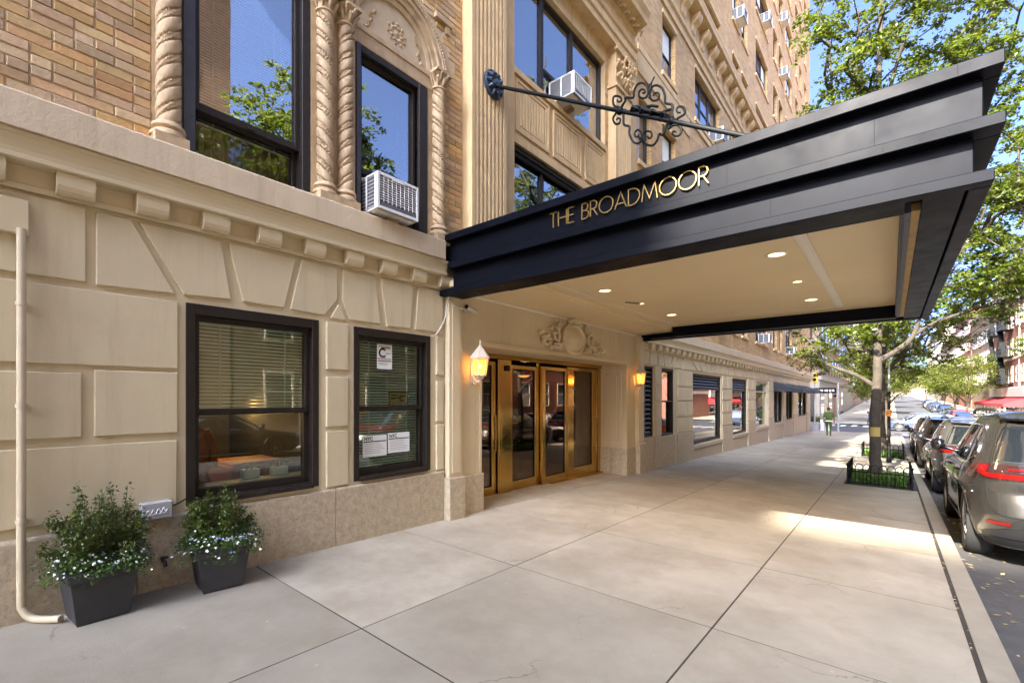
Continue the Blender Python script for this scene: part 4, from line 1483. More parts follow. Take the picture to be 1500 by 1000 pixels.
p1 = pilaster(4.87, 5.66, 3.25, 8.85, 0.2)
p2 = pilaster(9.50, 10.30, 3.25, 8.70, 0.2)
for p, ya, yb in ((p1, 4.87, 5.66), (p2, 9.50, 10.30)):
    m = MB()
    m.box(0, 0.235, ya - 0.035, yb + 0.035, 8.72, 8.79)
    m.box(0, 0.20, ya, yb, 8.79, 9.52)
    m.box(0, 0.26, ya - 0.06, yb + 0.06, 9.52, 9.60)
    for k in range(26):
        y = random.uniform(ya + 0.03, yb - 0.03)
        z = random.uniform(8.86, 9.46)
        s = random.choice((-1, 1))
        q = Vector((0.20, y, z))
        m.tube(smooth_path([q, q + Vector((0.07, s * 0.04, 0.08)), q + Vector((0.10, s * 0.10, 0.04)), q + Vector((0.06, s * 0.09, -0.04))], 3), [0.04, 0.045, 0.045, 0.042, 0.04, 0.035, 0.03, 0.025, 0.02, 0.015], 6)
    m.build('capital', M['limestone'], p)
m = MB(); m.box(0, 0.07, 5.68, 5.74, 3.25, 9.6); m.box(0, 0.05, 5.78, 6.05, 3.25, 9.6); part(m, 'side_strip', M['limestone'], bevel=0.006)
m = MB()
m.prism([(0, 9.60), (0.24, 9.60), (0.24, 9.74), (0.28, 9.76), (0.28, 9.92), (0.32, 9.95), (0.34, 10.0), (0.24, 10.02), (0.24, 10.35), (0.30, 10.38), (0.30, 10.44), (0.55, 10.50), (0.57, 10.60), (0.64, 10.72), (0.64, 10.78), (0, 10.85)], 4.7, 10.42, 'y')
part(m, 'entablature', M['limestone'], bevel=0.004)
m = MB()
for k in range(24):
    y = 4.9 + k * 0.235
    m.tube([(0.30, y, 10.36), (0.36, y + 0.06, 10.43), (0.42, y + 0.12, 10.40), (0.34, y + 0.19, 10.37)], [0.02, 0.045, 0.035, 0.015], 6)
part(m, 'leaf_frieze', M['limestone'])
# spandrel panels between the two triple windows
m = MB()
m.box(0, 0.05, 6.05, 9.34, 7.22, 7.33); m.box(0, 0.035, 6.05, 9.34, 6.04, 6.20)
part(m, 'spandrel_sill', M['limestone'], bevel=0.005)
for a, b in ((6.12, 7.12), (7.26, 8.30), (8.44, 9.30)):
    m = MB()
    frame_ring(m, 0, 0.03, a, b, 6.27, 7.17, 0.045)
    frame_ring(m, 0, 0.018, a + 0.05, b - 0.05, 6.32, 7.12, 0.06)
    n = 9
    for k in range(n):
        wd = (b - a - 0.26) / n
        y = a + 0.13 + k * wd
        m.prism([(0, y + 0.006), (0.014, y + 0.012), (0.018, y + wd / 2), (0.014, y + wd - 0.012), (0, y + wd - 0.006)], 6.40, 7.04, 'z')
    part(m, 'spandrel_panel', M['limestone'])
w = window_frame('triple_window', B2, 0.06, -0.20, -0.10, M['frame_up'], mulls=((7.06, 0.11), (8.10, 0.12)))
for a, b in ((6.11, 7.005), (7.115, 8.04), (8.16, 9.28)):
    pane(a, b, 7.39, 9.21, -0.15, M['glass_up'], w)
for a, b in ((6.11, 7.0), (7.12, 8.04), (8.16, 9.28)):
    m = MB(); m.box(-0.27, -0.26, a, b, 7.35, 9.25); m.build('pane_lightener', M['blind'], w)  # pale sheet added behind each pane to lighten its sky reflection
m = MB(); m.bar((-0.12, 7.115, 7.9), (-0.12, 8.04, 7.9), 0.05, 0.05); m.build('sash_rail', M['frame_up'], w)
w = window_frame('triple_window', B1, 0.06, -0.20, -0.10, M['frame_up'], mulls=((7.06, 0.08), (8.10, 0.10)))
for a, b in ((6.11, 7.02), (7.1, 8.05), (8.15, 9.28)):
    pane(a, b, 3.96, 5.98, -0.15, M['glass_up'], w)
m = MB(); m.box(-0.10, -0.02, 6.05, 9.34, 5.96, 6.04); m.box(-0.12, -0.06, 6.05, 9.34, 5.90, 5.96); m.build('head_moulding', M['frame_up'], w)
room(6.0, 9.4, 3.4, 9.6, 1.6, M['room'])
m = MB()
for k in range(20):
    m.box(-0.012, 0.006, 9.36, 9.36 + (0.13 if k % 2 else 0.10), 7.34 + k * 0.0965, 7.34 + k * 0.0965 + 0.085)
part(m, 'quoin_bricks', M['brick'])

# --- the long upper wall in brick
HEADS = [(4.35, 6.20), (7.75, 9.40), (10.90, 12.55), (14.05, 15.72), (17.20, 18.86), (20.35, 22.0), (23.5, 25.15), (26.65, 28.3), (29.8, 31.45)]
FCOLS = [(11.15, 11.95), (12.74, 13.75), (15.55, 18.35), (20.2, 21.18), (21.7, 22.72), (24.4, 27.1), (28.65, 29.7), (30.3, 31.35), (32.5, 34.7), (36.2, 37.15), (38.0, 38.95), (40.3, 41.3)]
m = MB()
zprev = 3.3
for fi, (s, h) in enumerate(HEADS):
    cols = FCOLS if fi < 2 else FCOLS[1:]
    m.box(-0.32, 0, 11.05, 43.5, zprev, s)
    wall_open(m, -0.32, 0, 11.05, 43.5, s, h, [(a, b, s, h) for a, b in cols])
    zprev = h
m.box(-0.32, 0, 11.05, 43.5, zprev, 36)
m.box(-0.32, 0, -14, 4.86, 8.6, 36)
m.box(-0.32, 0, 4.86, 11.05, 13.0, 36)
m.box(-14, -0.32, 43.18, 43.5, 3.3, 36)
m.box(-14, -0.32, -14, -13.7, -0.5, 36)
m.box(-14, -13.7, -13.7, 43.18, -0.5, 36)
m.box(-13.7, -0.32, -13.7, 43.18, 35.6, 35.9)
part(m, 'brick_wall', M['brick_far'])
m = MB(); m.box(-0.6, 0.25, -14.2, 43.9, 36, 36.5); m.box(-0.4, 0.15, -14.1, 43.7, 35.5, 36); part(m, 'roof_cornice', M['limestone'])
lit = random.Random(3)
for fi, (s, h) in enumerate(HEADS):
    for ci, (a, b) in enumerate(FCOLS if fi < 2 else FCOLS[1:]):
        n = 3 if b - a > 2 else 1
        mulls = [(a + (b - a) * k / n, 0.12) for k in range(1, n)]
        w = window_frame('window', (a, b, s, h), 0.07, -0.22, -0.13, M['frame_up'], mulls=mulls, rails=((s + h) / 2,))
        for k in range(n):
            pane(a + (b - a) * k / n + 0.06, a + (b - a) * (k + 1) / n - 0.06, s + 0.05, h - 0.05, -0.17, M['glass_far'], w)
            if lit.random() < 0.55:
                zb = h - (h - s) * lit.choice((0.3, 0.5, 0.5, 0.8))
                mb = MB(); mb.box(-0.169, -0.166, a + (b - a) * k / n + 0.09, a + (b - a) * (k + 1) / n - 0.09, zb, h - 0.07)
                mb.build('shade', M['blind'], w)
        m = MB(); m.box(-0.12, 0.06, a - 0.08, b + 0.08, s - 0.11, s + 0.012); m.build('sill', M['limestone'], w, bevel=0.006)
        m = MB(); m.box(-0.02, 0.045, a - 0.05, b + 0.05, h - 0.005, h + 0.12); m.build('window_head', M['limestone'], w, bevel=0.005)
m = MB(); m.box(-1.2, -1.15, 11.05, 43.1, 3.3, 35); part(m, 'rear_partition', M['room'])
# the cornice with consoles above the second floor
m = MB()
m.prism([(0, 12.86), (0.05, 12.86), (0.05, 12.95), (0.03, 12.97), (0.03, 13.12), (0.10, 13.16), (0.10, 13.24), (0.05, 13.27), (0.05, 13.92), (0.40, 13.97), (0.42, 14.1), (0.36, 14.16), (0.40, 14.24), (0.40, 14.3), (0, 14.4)], 11.05, 43.9, 'y')
part(m, 'upper_cornice', M['limestone'], bevel=0.003)
m = MB()
m.prism([(0.05, 13.93), (0.33, 13.93), (0.33, 13.82), (0.27, 13.72), (0.13, 13.62), (0.10, 13.45), (0.05, 13.40)], 0, 0.34, 'y')
con_me = m.mesh('console', bevel=0.012)
k = 0
while 11.3 + 0.92 * k < 43:
    link('console', con_me, M['limestone'], house, (0, 11.3 + 0.92 * k, 0))
    k += 1
# stone band under the second floor sills
m = MB(); m.box(0, 0.05, 11.05, 43.5, 10.55, 10.72); m.box(0, 0.035, 11.05, 15.0, 10.0, 10.55); part(m, 'string_course', M['limestone'], bevel=0.005)

# rows of buildings behind the camera on the same side, and across the street
def block(name, label, x0, x1, y0, y1, ztop, mat, face, zb=-1.6, floors=None, win=True, wx=(1.2, 2.6), trim='quoin', shop=False, first=4.2, fh=3.3, faces=('street',), lite=False):
    """a town building with window holes shown as recessed windows on the street face (at x=face)"""
    b = thing(name, label, 'building', ((x0 + x1) / 2, (y0 + y1) / 2, zb), 'street buildings')
    m = MB(); m.box(x0, x1, y0, y1, zb, ztop); m.build('wall', mat, b)
    s = 1 if face == x1 else -1
    m = MB(); m.box(min(face, face + s * 0.45), max(face, face + s * 0.45), y0, y1, ztop - 0.5, ztop + 0.15); m.box(min(face, face + s * 0.25), max(face, face + s * 0.25), y0, y1, ztop - 0.9, ztop - 0.5)
    m.build('cornice', M[trim], b)
    if not win:
        return b
    z = first
    proto = {}
    ww, pitch = wx
    while z + 2.2 < ztop - 0.8:
        n = max(1, int((y1 - y0 - 0.6) / pitch))
        off = ((y1 - y0) - n * pitch) / 2
        for k in range(n):
            yc = y0 + off + (k + 0.5) * pitch
            if 'f' not in proto:
                m = MB(); frame_ring(m, 0, 0.05, -ww / 2 - 0.06, ww / 2 + 0.06, -0.1, 1.95, 0.09, 0.16, 0.12); m.box(0, 0.035, -ww / 2, ww / 2, 0.9, 0.96)
                proto['f'] = m.mesh('window')
                m = MB(); m.box(0.004, 0.012, -ww / 2, ww / 2, 0, 1.9)
                proto['p'] = m.mesh('pane')
            o = link('window', proto['f'], M[trim], b, (face if s > 0 else face - 0.052, yc, z))
            link('pane', proto['p'], M['glass_far'], o, (face if s > 0 else face - 0.016, yc, z))
        z += fh
    return b
# ------------------------------------------------------------------ the canopy over the pavement
CY0, CY1 = 4.36, 11.25
can = thing('canopy', 'long black painted canopy with gold lettering reaching from the wall to the curb', 'canopy', (0, 7.8, 3.1))


def cpart(mb, name, mat, **kw):
    return mb.build(name, mat, can, **kw)


def band(name, xo, yo, z0, z1, t, x_in=0.0, bev=0.006):
    """a three sided band: near side, street end, far side"""
    ya, yb, xe = CY0 - yo, CY1 + yo, 5.53 + xo
    m = MB(); m.box(x_in, xe, ya, ya + t, z0, z1); cpart(m, name, M['black'], bevel=bev)
    m = MB(); m.box(xe - t, xe, ya + t + 0.001, yb - t - 0.001, z0, z1); cpart(m, name, M['black'], bevel=bev)
    m = MB(); m.box(0.02, xe, yb - t, yb, z0, z1); cpart(m, name, M['black'], bevel=bev)


band('top_band', 0.045, 0.015, 3.845, 3.94, 0.16, 0.02)
band('upper_fascia', -0.045, -0.085, 3.535, 3.8445, 0.06, 0.02)
band('middle_band', 0.05, 0.015, 3.452, 3.5345, 0.18, 0.225)
band('lower_fascia', -0.09, -0.10, 3.182, 3.4515, 0.06, 0.225)
band('bottom_band', 0.0, 0.0, 3.098, 3.1815, 0.11, 0.05)
m = MB(); m.box(0.0, 5.5, CY0 + 0.02, CY1 - 0.02, 3.90, 3.935); cpart(m, 'roof_sheet', M['black'])
# underside frame: black boards set a little above the outer lip
m = MB(); m.box(0.05, 5.08, CY0 + 0.125, CY0 + 0.41, 3.112, 3.16); cpart(m, 'soffit_board', M['black'], bevel=0.004)
m = MB(); m.box(0.4, 5.08, CY1 - 0.40, CY1 - 0.125, 3.112, 3.16); cpart(m, 'soffit_board', M['black'], bevel=0.004)
m = MB(); m.box(5.18, 5.405, CY0 + 0.125, CY1 - 0.125, 3.112, 3.16); cpart(m, 'soffit_board', M['black'], bevel=0.004)
m = MB(); m.box(5.125, 5.178, CY0 + 0.411, CY1 - 0.401, 3.118, 3.18); cpart(m, 'rusty_strip', M['rust'])
m = MB(); m.box(5.082, 5.123, CY0 + 0.411, CY1 - 0.401, 3.112, 3.33); m.box(5.06, 5.082, CY0 + 0.411, CY1 - 0.401, 3.13, 3.33); cpart(m, 'inner_frame', M['frame_blue'])
m = MB(); m.box(1.0, 5.08, CY1 - 0.43, CY1 - 0.401, 3.112, 3.335); cpart(m, 'inner_beam', M['black'])
m = MB(); m.box(1.0, 5.08, CY0 + 0.411, CY0 + 0.43, 3.112, 3.335); cpart(m, 'inner_beam', M['black'])
m = MB(); m.box(0.0, 5.06, CY0 + 0.431, CY1 - 0.431, 3.335, 3.36); cpart(m, 'soffit', M['soffit'])
m = MB(); m.box(0.0, 0.95, CY0 + 0.125, CY1 - 0.131, 3.242, 3.334); m.box(0.95, 0.985, CY0 + 0.44, CY1 - 0.44, 3.29, 3.334); cpart(m, 'wall_soffit', M['soffit'], bevel=0.005)
m = MB(); m.box(0.0, 0.03, CY0 + 0.13, CY1 - 0.14, 3.205, 3.241); cpart(m, 'crown_strip', M['white_trim'], bevel=0.005)
m = MB(); m.box(4.22, 4.335, 5.35, 10.30, 3.322, 3.334); m.box(4.245, 4.31, 5.35, 10.30, 3.312, 3.3215); cpart(m, 'soffit_batten', M['white_trim'], bevel=0.002)
m = MB()
m.box(1.15, 4.2, 5.22, 5.27, 3.326, 3.334); m.box(1.15, 4.2, 10.32, 10.37, 3.326, 3.334); m.box(1.15, 1.20, 5.27, 10.32, 3.326, 3.334)
cpart(m, 'soffit_moulding', M['white_trim'], bevel=0.002)
m = MB(); m.box(0.35, 0.85, 4.95, 5.35, 3.236, 3.2415); cpart(m, 'access_hatch', M['soffit'], bevel=0.002)
for i, (x, y, r) in enumerate(((1.55, 6.45, 0.085), (1.57, 7.75, 0.05), (1.58, 9.2, 0.085), (3.97, 6.1, 0.085), (3.96, 7.72, 0.055), (3.95, 9.3, 0.085))):
    m = MB(); m.lathe([(r * 1.35, 3.334), (r * 1.35, 3.327), (r * 1.05, 3.325), (r, 3.333)], (x, y, 0), 24)
    d = cpart(m, 'downlight', M['white_trim'], at=(x, y, 3.33))
    m = MB(); m.lathe([(r, 3.331), (0.001, 3.331)], (x, y, 0), 24)
    m.build('lamp_lens', M['downlight'], d, recalc=False)
    ld = bpy.data.lights.new('downlight', 'SPOT')
    ld.energy = 10.0 if r > 0.08 else 4.0
    ld.color = (1.0, 0.62, 0.26)
    ld.spot_size = R(125)
    ld.spot_blend = 0.6
    ld.shadow_soft_size = r
    lo = bpy.data.objects.new('downlight_beam', ld)
    lo.location = (x, y, 3.315)
    COL.objects.link(lo)
m = MB(); m.bar((1.42, 7.45, 3.325), (1.57, 7.72, 3.325), 0.03, 0.015); cpart(m, 'sensor_arm', M['frame_blue'])

for zs, ya, x0s in ((3.8449 - 0.15, CY0 + 0.085, (0.95, 2.35, 3.85, 4.9)), (3.32, CY0 + 0.10, (1.3, 2.7, 4.2))):
    for xs in x0s:
        m = MB(); m.box(xs, xs + 0.004, ya - 0.0015, ya + 0.003, zs - 0.13, zs + 0.13); cpart(m, 'panel_seam', M['ink'])
for k, xs in enumerate((1.9, 3.4, 4.95)):
    m = MB(); m.box(xs, xs + 0.003, CY0 - 0.0165, CY0 - 0.012, 3.453, 3.534); m.box(xs + 0.4, xs + 0.403, CY0 - 0.0165, CY0 - 0.012, 3.846, 3.939); cpart(m, 'panel_seam', M['ink'])

# the gold letters THE BROADMOOR
def arc2(cx, cy, rx, ry, a0, a1, n=18):
    return [(cx + rx * math.cos(R(a0 + (a1 - a0) * k / n)), cy + ry * math.sin(R(a0 + (a1 - a0) * k / n))) for k in range(n + 1)]


GLYPH = {
    'T': (0.60, [[(0, 1), (0.60, 1)], [(0.30, 1), (0.30, 0)]]),
    'H': (0.66, [[(0, 0), (0, 1)], [(0.66, 0), (0.66, 1)], [(0, 0.52), (0.66, 0.52)]]),
    'E': (0.46, [[(0.46, 1), (0, 1), (0, 0), (0.46, 0)], [(0, 0.52), (0.43, 0.52)]]),
    'B': (0.50, [[(0, 0), (0, 1), (0.24, 1)] + arc2(0.24, 0.77, 0.21, 0.23, 90, -90, 12) + [(0, 0.54)], [(0.24, 0.54)] + arc2(0.24, 0.27, 0.26, 0.27, 90, -90, 12) + [(0, 0)]]),
    'R': (0.52, [[(0, 0), (0, 1), (0.24, 1)] + arc2(0.24, 0.745, 0.24, 0.255, 90, -90, 12) + [(0, 0.49)], [(0.22, 0.49), (0.52, 0)]]),
    'O': (1.00, [arc2(0.5, 0.5, 0.5, 0.5, 0, 360, 40)]),
    'A': (0.78, [[(0, 0), (0.39, 1), (0.78, 0)], [(0.12, 0.30), (0.66, 0.30)]]),
    'D': (0.74, [[(0, 0), (0, 1), (0.24, 1)] + arc2(0.24, 0.5, 0.5, 0.5, 90, -90, 20) + [(0, 0)]]),
    'M': (0.98, [[(0, 0), (0.14, 1), (0.49, 0.12), (0.84, 1), (0.98, 0)]]),
}
LX, LZ, LH = 1.915, 3.642, 0.168


def ribbon(mb, pts, w, y0, y1):
    """flat stroke of width w in the x,z plane, from y0 to y1, mitred"""
    P = [Vector((p[0], p[1])) for p in pts]
    closed = (P[0] - P[-1]).length < 1e-5
    if closed:
        P = P[:-1]
    n = len(P)
    L, Rr = [], []
    for i in range(n):
        a = P[i - 1] if (i > 0 or closed) else None
        b = P[(i + 1) % n] if (i < n - 1 or closed) else None
        d0 = (P[i] - a).normalized() if a is not None else (b - P[i]).normalized()
        d1 = (b - P[i]).normalized() if b is not None else d0
        n0, n1 = Vector((-d0.y, d0.x)), Vector((-d1.y, d1.x))
        mm = (n0 + n1)
        mm = n0 if mm.length < 1e-4 else mm.normalized()
        k = w / 2 / max(0.45, mm.dot(n0))
        L.append(P[i] + mm * k)
        Rr.append(P[i] - mm * k)
    rows = []
    for i in range(n):
        rows.append([(L[i].x, y1, L[i].y), (L[i].x, y0, L[i].y), (Rr[i].x, y0, Rr[i].y), (Rr[i].x, y1, Rr[i].y)])
    if closed:
        rows.append(rows[0])
    mb.grid(rows, smooth=False, close=True)
    if not closed:
        b = len(mb.v) - 4 * n
        mb.f += [(b, b + 1, b + 2, b + 3), (b + 4 * (n - 1) + 3, b + 4 * (n - 1) + 2, b + 4 * (n - 1) + 1, b + 4 * (n - 1))]
        mb.sm += [False, False]


word = 'THE BROADMOOR'
tot = sum(GLYPH[c][0] if c != ' ' else 0.36 for c in word) + 0.135 * 12
sx = 1.785 / tot
x = LX
for c in word:
    if c == ' ':
        x += (0.36 + 0.135) * sx
        continue
    wd, strokes = GLYPH[c]
    m = MB()
    for st in strokes:
        ribbon(m, [(x + p[0] * sx, LZ + p[1] * LH) for p in st], 0.0092, CY0 + 0.058, CY0 + 0.074)
    cpart(m, 'letter', M['gold'], at=(x, CY0 + 0.07, LZ))
    x += (wd + 0.135) * sx

# ------------------------------------------------------------------ tie rod with wrought iron scrolls
rod = thing('canopy_tie_rod', 'sloping iron tie rod with blue rosette and scrollwork above the canopy', 'tie rod', (0.2, 5.33, 6.54))
RY = 5.33
p0, p1 = Vector((0.24, RY, 6.52)), Vector((4.55, RY, 4.0))
m = MB(); m.tube([p0, p1], 0.026, 12); m.build('rod', M['iron'], rod)
m = MB()
m.lathe([(0.0, 0.25), (0.20, 0.25), (0.215, 0.235), (0.215, 0.20)], (0.0, 5.33, 6.54), 36, 'x')
m.lathe([(0.065, 0.245), (0.06, 0.30), (0.0, 0.32)], (0.0, 5.33, 6.54), 16, 'x')
for k in range(10):
    a = k * math.pi / 5
    q = Vector((0.25, 5.33 + 0.14 * math.cos(a), 6.54 + 0.14 * math.sin(a)))
    m.tube([q + Vector((0, -0.045 * math.cos(a), -0.045 * math.sin(a))), q + Vector((0.03, 0, 0)), q + Vector((0, 0.05 * math.cos(a), 0.05 * math.sin(a)))], [0.012, 0.032, 0.012], 7)
m.build('rosette', M['rosette'], rod)
SCROLL = {
    'topL': [(2.35, 5.33), (2.282, 5.377), (2.264, 5.447), (2.276, 5.494), (2.321, 5.486), (2.372, 5.444), (2.378, 5.4), (2.338, 5.401), (2.321, 5.434)],
    'topL2': [(2.36, 5.29), (2.395, 5.336), (2.434, 5.377), (2.434, 5.418), (2.537, 5.375), (2.548, 5.441), (2.586, 5.506), (2.65, 5.508), (2.712, 5.451), (2.733, 5.373), (2.712, 5.312), (2.66, 5.314), (2.618, 5.361), (2.618, 5.412), (2.65, 5.428), (2.686, 5.403), (2.692, 5.37), (2.66, 5.379)],
    'topR2': [(3.03, 4.94), (3.023, 4.999), (3.033, 5.053), (3.013, 5.099), (2.945, 5.142), (2.94, 5.226), (2.906, 5.328), (2.845, 5.393), (2.785, 5.4), (2.754, 5.344), (2.764, 5.27), (2.805, 5.224), (2.856, 5.222), (2.871, 5.265), (2.845, 5.305), (2.805, 5.312), (2.8, 5.285)],
    'topR': [(3.06, 4.89), (3.109, 4.908), (3.156, 4.918), (3.175, 4.948), (3.156, 5.003), (3.109, 5.032), (3.076, 5.016), (3.09, 4.973), (3.123, 4.959)],
    'finial': [(2.743, 5.279), (2.754, 5.364), (2.764, 5.439), (2.779, 5.461), (2.81, 5.512)],
    'botL': [(2.33, 5.29), (2.299, 5.266), (2.264, 5.217), (2.299, 5.141), (2.35, 5.126), (2.367, 5.167), (2.333, 5.2), (2.31, 5.178)],
    'botL2': [(2.40, 5.25), (2.411, 5.18), (2.417, 5.085), (2.489, 5.033), (2.489, 4.946), (2.532, 4.838), (2.597, 4.785), (2.644, 4.808), (2.65, 4.887), (2.607, 4.948), (2.564, 4.938), (2.564, 4.888), (2.602, 4.864), (2.607, 4.892)],
    'botR2': [(2.97, 4.90), (2.915, 4.779), (2.871, 4.801), (2.845, 4.736), (2.795, 4.695), (2.733, 4.717), (2.681, 4.785), (2.671, 4.869), (2.712, 4.894), (2.764, 4.865), (2.779, 4.809), (2.743, 4.793), (2.723, 4.83)],
    'botR': [(2.99, 4.87), (2.984, 4.822), (3.033, 4.842), (3.1, 4.817), (3.133, 4.757), (3.119, 4.705), (3.071, 4.703), (3.028, 4.748), (3.042, 4.771), (3.071, 4.751)],
    'leaf': [(2.521, 5.254), (2.597, 5.239), (2.692, 5.191), (2.774, 5.177), (2.856, 5.134)],
    'leaf2': [(2.692, 5.191), (2.733, 5.134), (2.815, 5.082), (2.896, 5.045), (2.955, 5.046), (3.013, 5.042)],
}
for nm, pts in SCROLL.items():
    m = MB()
    P = smooth_path([(a, RY, b) for a, b in pts], 5)
    r0 = 0.022 if nm.startswith('leaf') else 0.0155
    rr = [r0 * (1 - 0.3 * k / len(P)) for k in range(len(P))]
    if nm == 'finial':
        rr = [0.018 if 4 < k < 12 else 0.009 for k in range(len(P))]
    m.tube(P, rr, 7)
    m.build('iron_leaf' if nm.startswith('leaf') else 'iron_scroll', M['iron'], rod)
m = MB()
d = (p1 - p0).normalized()
for s, rr in ((2.36, 0.05), (2.42, 0.035), (3.02, 0.045), (3.12, 0.034)):
    c = p0 + d * ((s - 0.24) / d.x)
    m.tube([c - d * 0.03, c, c + d * 0.03], [rr * 0.75, rr, rr * 0.75], 10)
for s in (2.5, 2.62, 2.75, 2.88):
    c = p0 + d * ((s - 0.24) / d.x)
    for sg in (-1, 1):
        m.tube([c, c + Vector((0.06, sg * 0.05, 0.03)), c + Vector((0.13, sg * 0.03, -0.02))], [0.02, 0.026, 0.008], 6)
m.tube([p1 + Vector((0, 0, -0.08)), p1 + Vector((0, 0, 0.06))], 0.04, 10)
m.tube([p0 + d * 3.95 + Vector((0, 0, -.01)), p0 + d * 3.95 + Vector((0, 0, -.09))], 0.012, 6)
m.build('rod_collars', M['iron'], rod)

# ------------------------------------------------------------------ wall lanterns
def lantern(label, x, y, z):
    la = thing('wall_lantern', label, 'lantern', (x, y, z), 'lit lanterns beside the entrance')
    local(la)
    # built round (0.17, 0, 0) with the wall at x = 0; z = 0 is the middle of the glass
    n = 6
    c = (0.17, 0, 0)
    m = MB(); m.lathe([(0.155, 0.13), (0.16, 0.115), (0.14, 0.11)], c, n, smooth=False); m.lathe([(0.16, 0.13), (0.13, 0.17), (0.055, 0.27), (0.04, 0.275), (0.035, 0.30), (0.015, 0.31), (0.010, 0.36), (0.014, 0.375), (0, 0.40)], c, n, smooth=False); m.build('lantern_roof', M['lantern_metal'], la)
    m = MB(); m.lathe([(0.125, 0.108), (0.085, -0.14)], c, n, smooth=False); m.build('lantern_glass', M['lamp_glass'], la, recalc=False)
    m = MB()
    for k in range(n):
        a = 2 * math.pi * k / n
        m.bar((c[0] + 0.128 * math.cos(a), 0.128 * math.sin(a), 0.11), (c[0] + 0.088 * math.cos(a), 0.088 * math.sin(a), -0.145), 0.012, 0.012)
    m.lathe([(0.132, 0.112), (0.132, 0.098), (0.122, 0.098)], c, n, smooth=False)
    m.lathe([(0.095, -0.135), (0.095, -0.15), (0.05, -0.165), (0.06, -0.18), (0.02, -0.21), (0.0, -0.215)], c, n, smooth=False)
    m.build('lantern_cage', M['lantern_metal'], la)
    m = MB(); m.lathe([(0.0, 0.045), (0.022, 0.03), (0.027, 0.0), (0.015, -0.03), (0.0, -0.035)], (c[0], 0, -0.01), 10); m.build('bulb', M['bulb'], la)
    m = MB()
    m.lathe([(0.05, 0.0), (0.05, 0.02), (0.03, 0.03), (0, 0.03)], (0, 0, -0.12), 12, 'x')
    m.box(0, 0.015, -0.045, 0.045, -0.26, 0.07)
    m.tube(smooth_path([(0.01, 0, -0.12), (0.05, 0, -0.20), (0.12, 0, -0.24), (0.17, 0, -0.20)], 5), 0.012, 8)
    m.tube(smooth_path([(0.01, 0, -0.22), (0.05, 0, -0.27), (0.08, 0, -0.24), (0.06, 0, -0.21)], 4), 0.009, 6)
    m.build('bracket', M['lantern_metal'], la)
    ld = bpy.data.lights.new('lantern_light', 'POINT')
    ld.energy = 0.9
    ld.color = (1.0, 0.58, 0.2)
    ld.shadow_soft_size = 0.05
    lo = bpy.data.objects.new('lantern_light', ld)
    COL.objects.link(lo)
    lo.location = (x + c[0], y, z - 0.02)
    return la


# the lit glass lets its bulb's light through
lg = M['lamp_glass'].node_tree
mx = lg.nodes.new('ShaderNodeMixShader'); tr = lg.nodes.new('ShaderNodeBsdfTransparent'); tr.inputs[0].default_value = (1, 0.8, 0.45, 1)
mx.inputs[0].default_value = 0.5
lg.links.new(tr.outputs[0], mx.inputs[1]); lg.links.new(lg.nodes['Principled BSDF'].outputs[0], mx.inputs[2]); lg.links.new(mx.outputs[0], lg.nodes['Material Output'].inputs[0])
lantern('lit cream lantern on the wall left of the brass doors', 0.005, 5.07, 2.14)
lantern('lit cream lantern on the pilaster right of the brass doors', 0.125, 10.60, 2.13)

sc_ = thing('security_camera', 'small wall camera under the canopy at the top left of the entrance', 'camera', (0.0, 4.90, 3.0))
local(sc_)
m = MB(); m.lathe([(0.05, 0), (0.05, 0.02), (0.02, 0.03), (0.02, 0.09)], (0, 0, 0), 12, 'x'); m.build('mount', M['camera_white'], sc_)
m = MB(); m.tube([(0.09, -0.03, 0.02), (0.10, 0.16, -0.04)], 0.038, 12); m.build('housing', M['camera_white'], sc_)
m = MB(); m.tube([(0.088, -0.05, 0.024), (0.09, -0.03, 0.02)], 0.034, 12); m.build('lens', M['ink'], sc_)
cb = MB()
cb.tube(smooth_path([(0.115, 4.47, 3.10), (0.06, 4.49, 2.98), (0.04, 4.50, 2.88), (0.03, 4.44, 2.72), (0.05, 4.30, 2.55), (0.045, 4.22, 2.52)], 6), 0.011, 7)
cb.tube(smooth_path([(0.115, 4.50, 3.05), (0.13, 4.6, 2.98), (0.13, 4.75, 2.97), (0.05, 4.88, 3.02)], 6), 0.008, 6)
o = cb.build('cable', M['plastic_white']); tag(o, 'loose white cable running down the wall corner beside the second window', 'cable')
sp = thing('speaker_box', 'tiny black box on top of the brass pier between the doors', 'speaker', (DX + 0.04, 6.68, 2.22)); local(sp)
m = MB(); m.box(0, 0.05, -0.05, 0.05, -0.05, 0.05); m.build('case', M['ink'], sp, bevel=0.008)
m = MB(); m.lathe([(0.03, 0.05), (0.02, 0.06), (0, 0.062)], (0, 0, 0), 12, 'x'); m.build('cone', M['rim_dark'], sp)

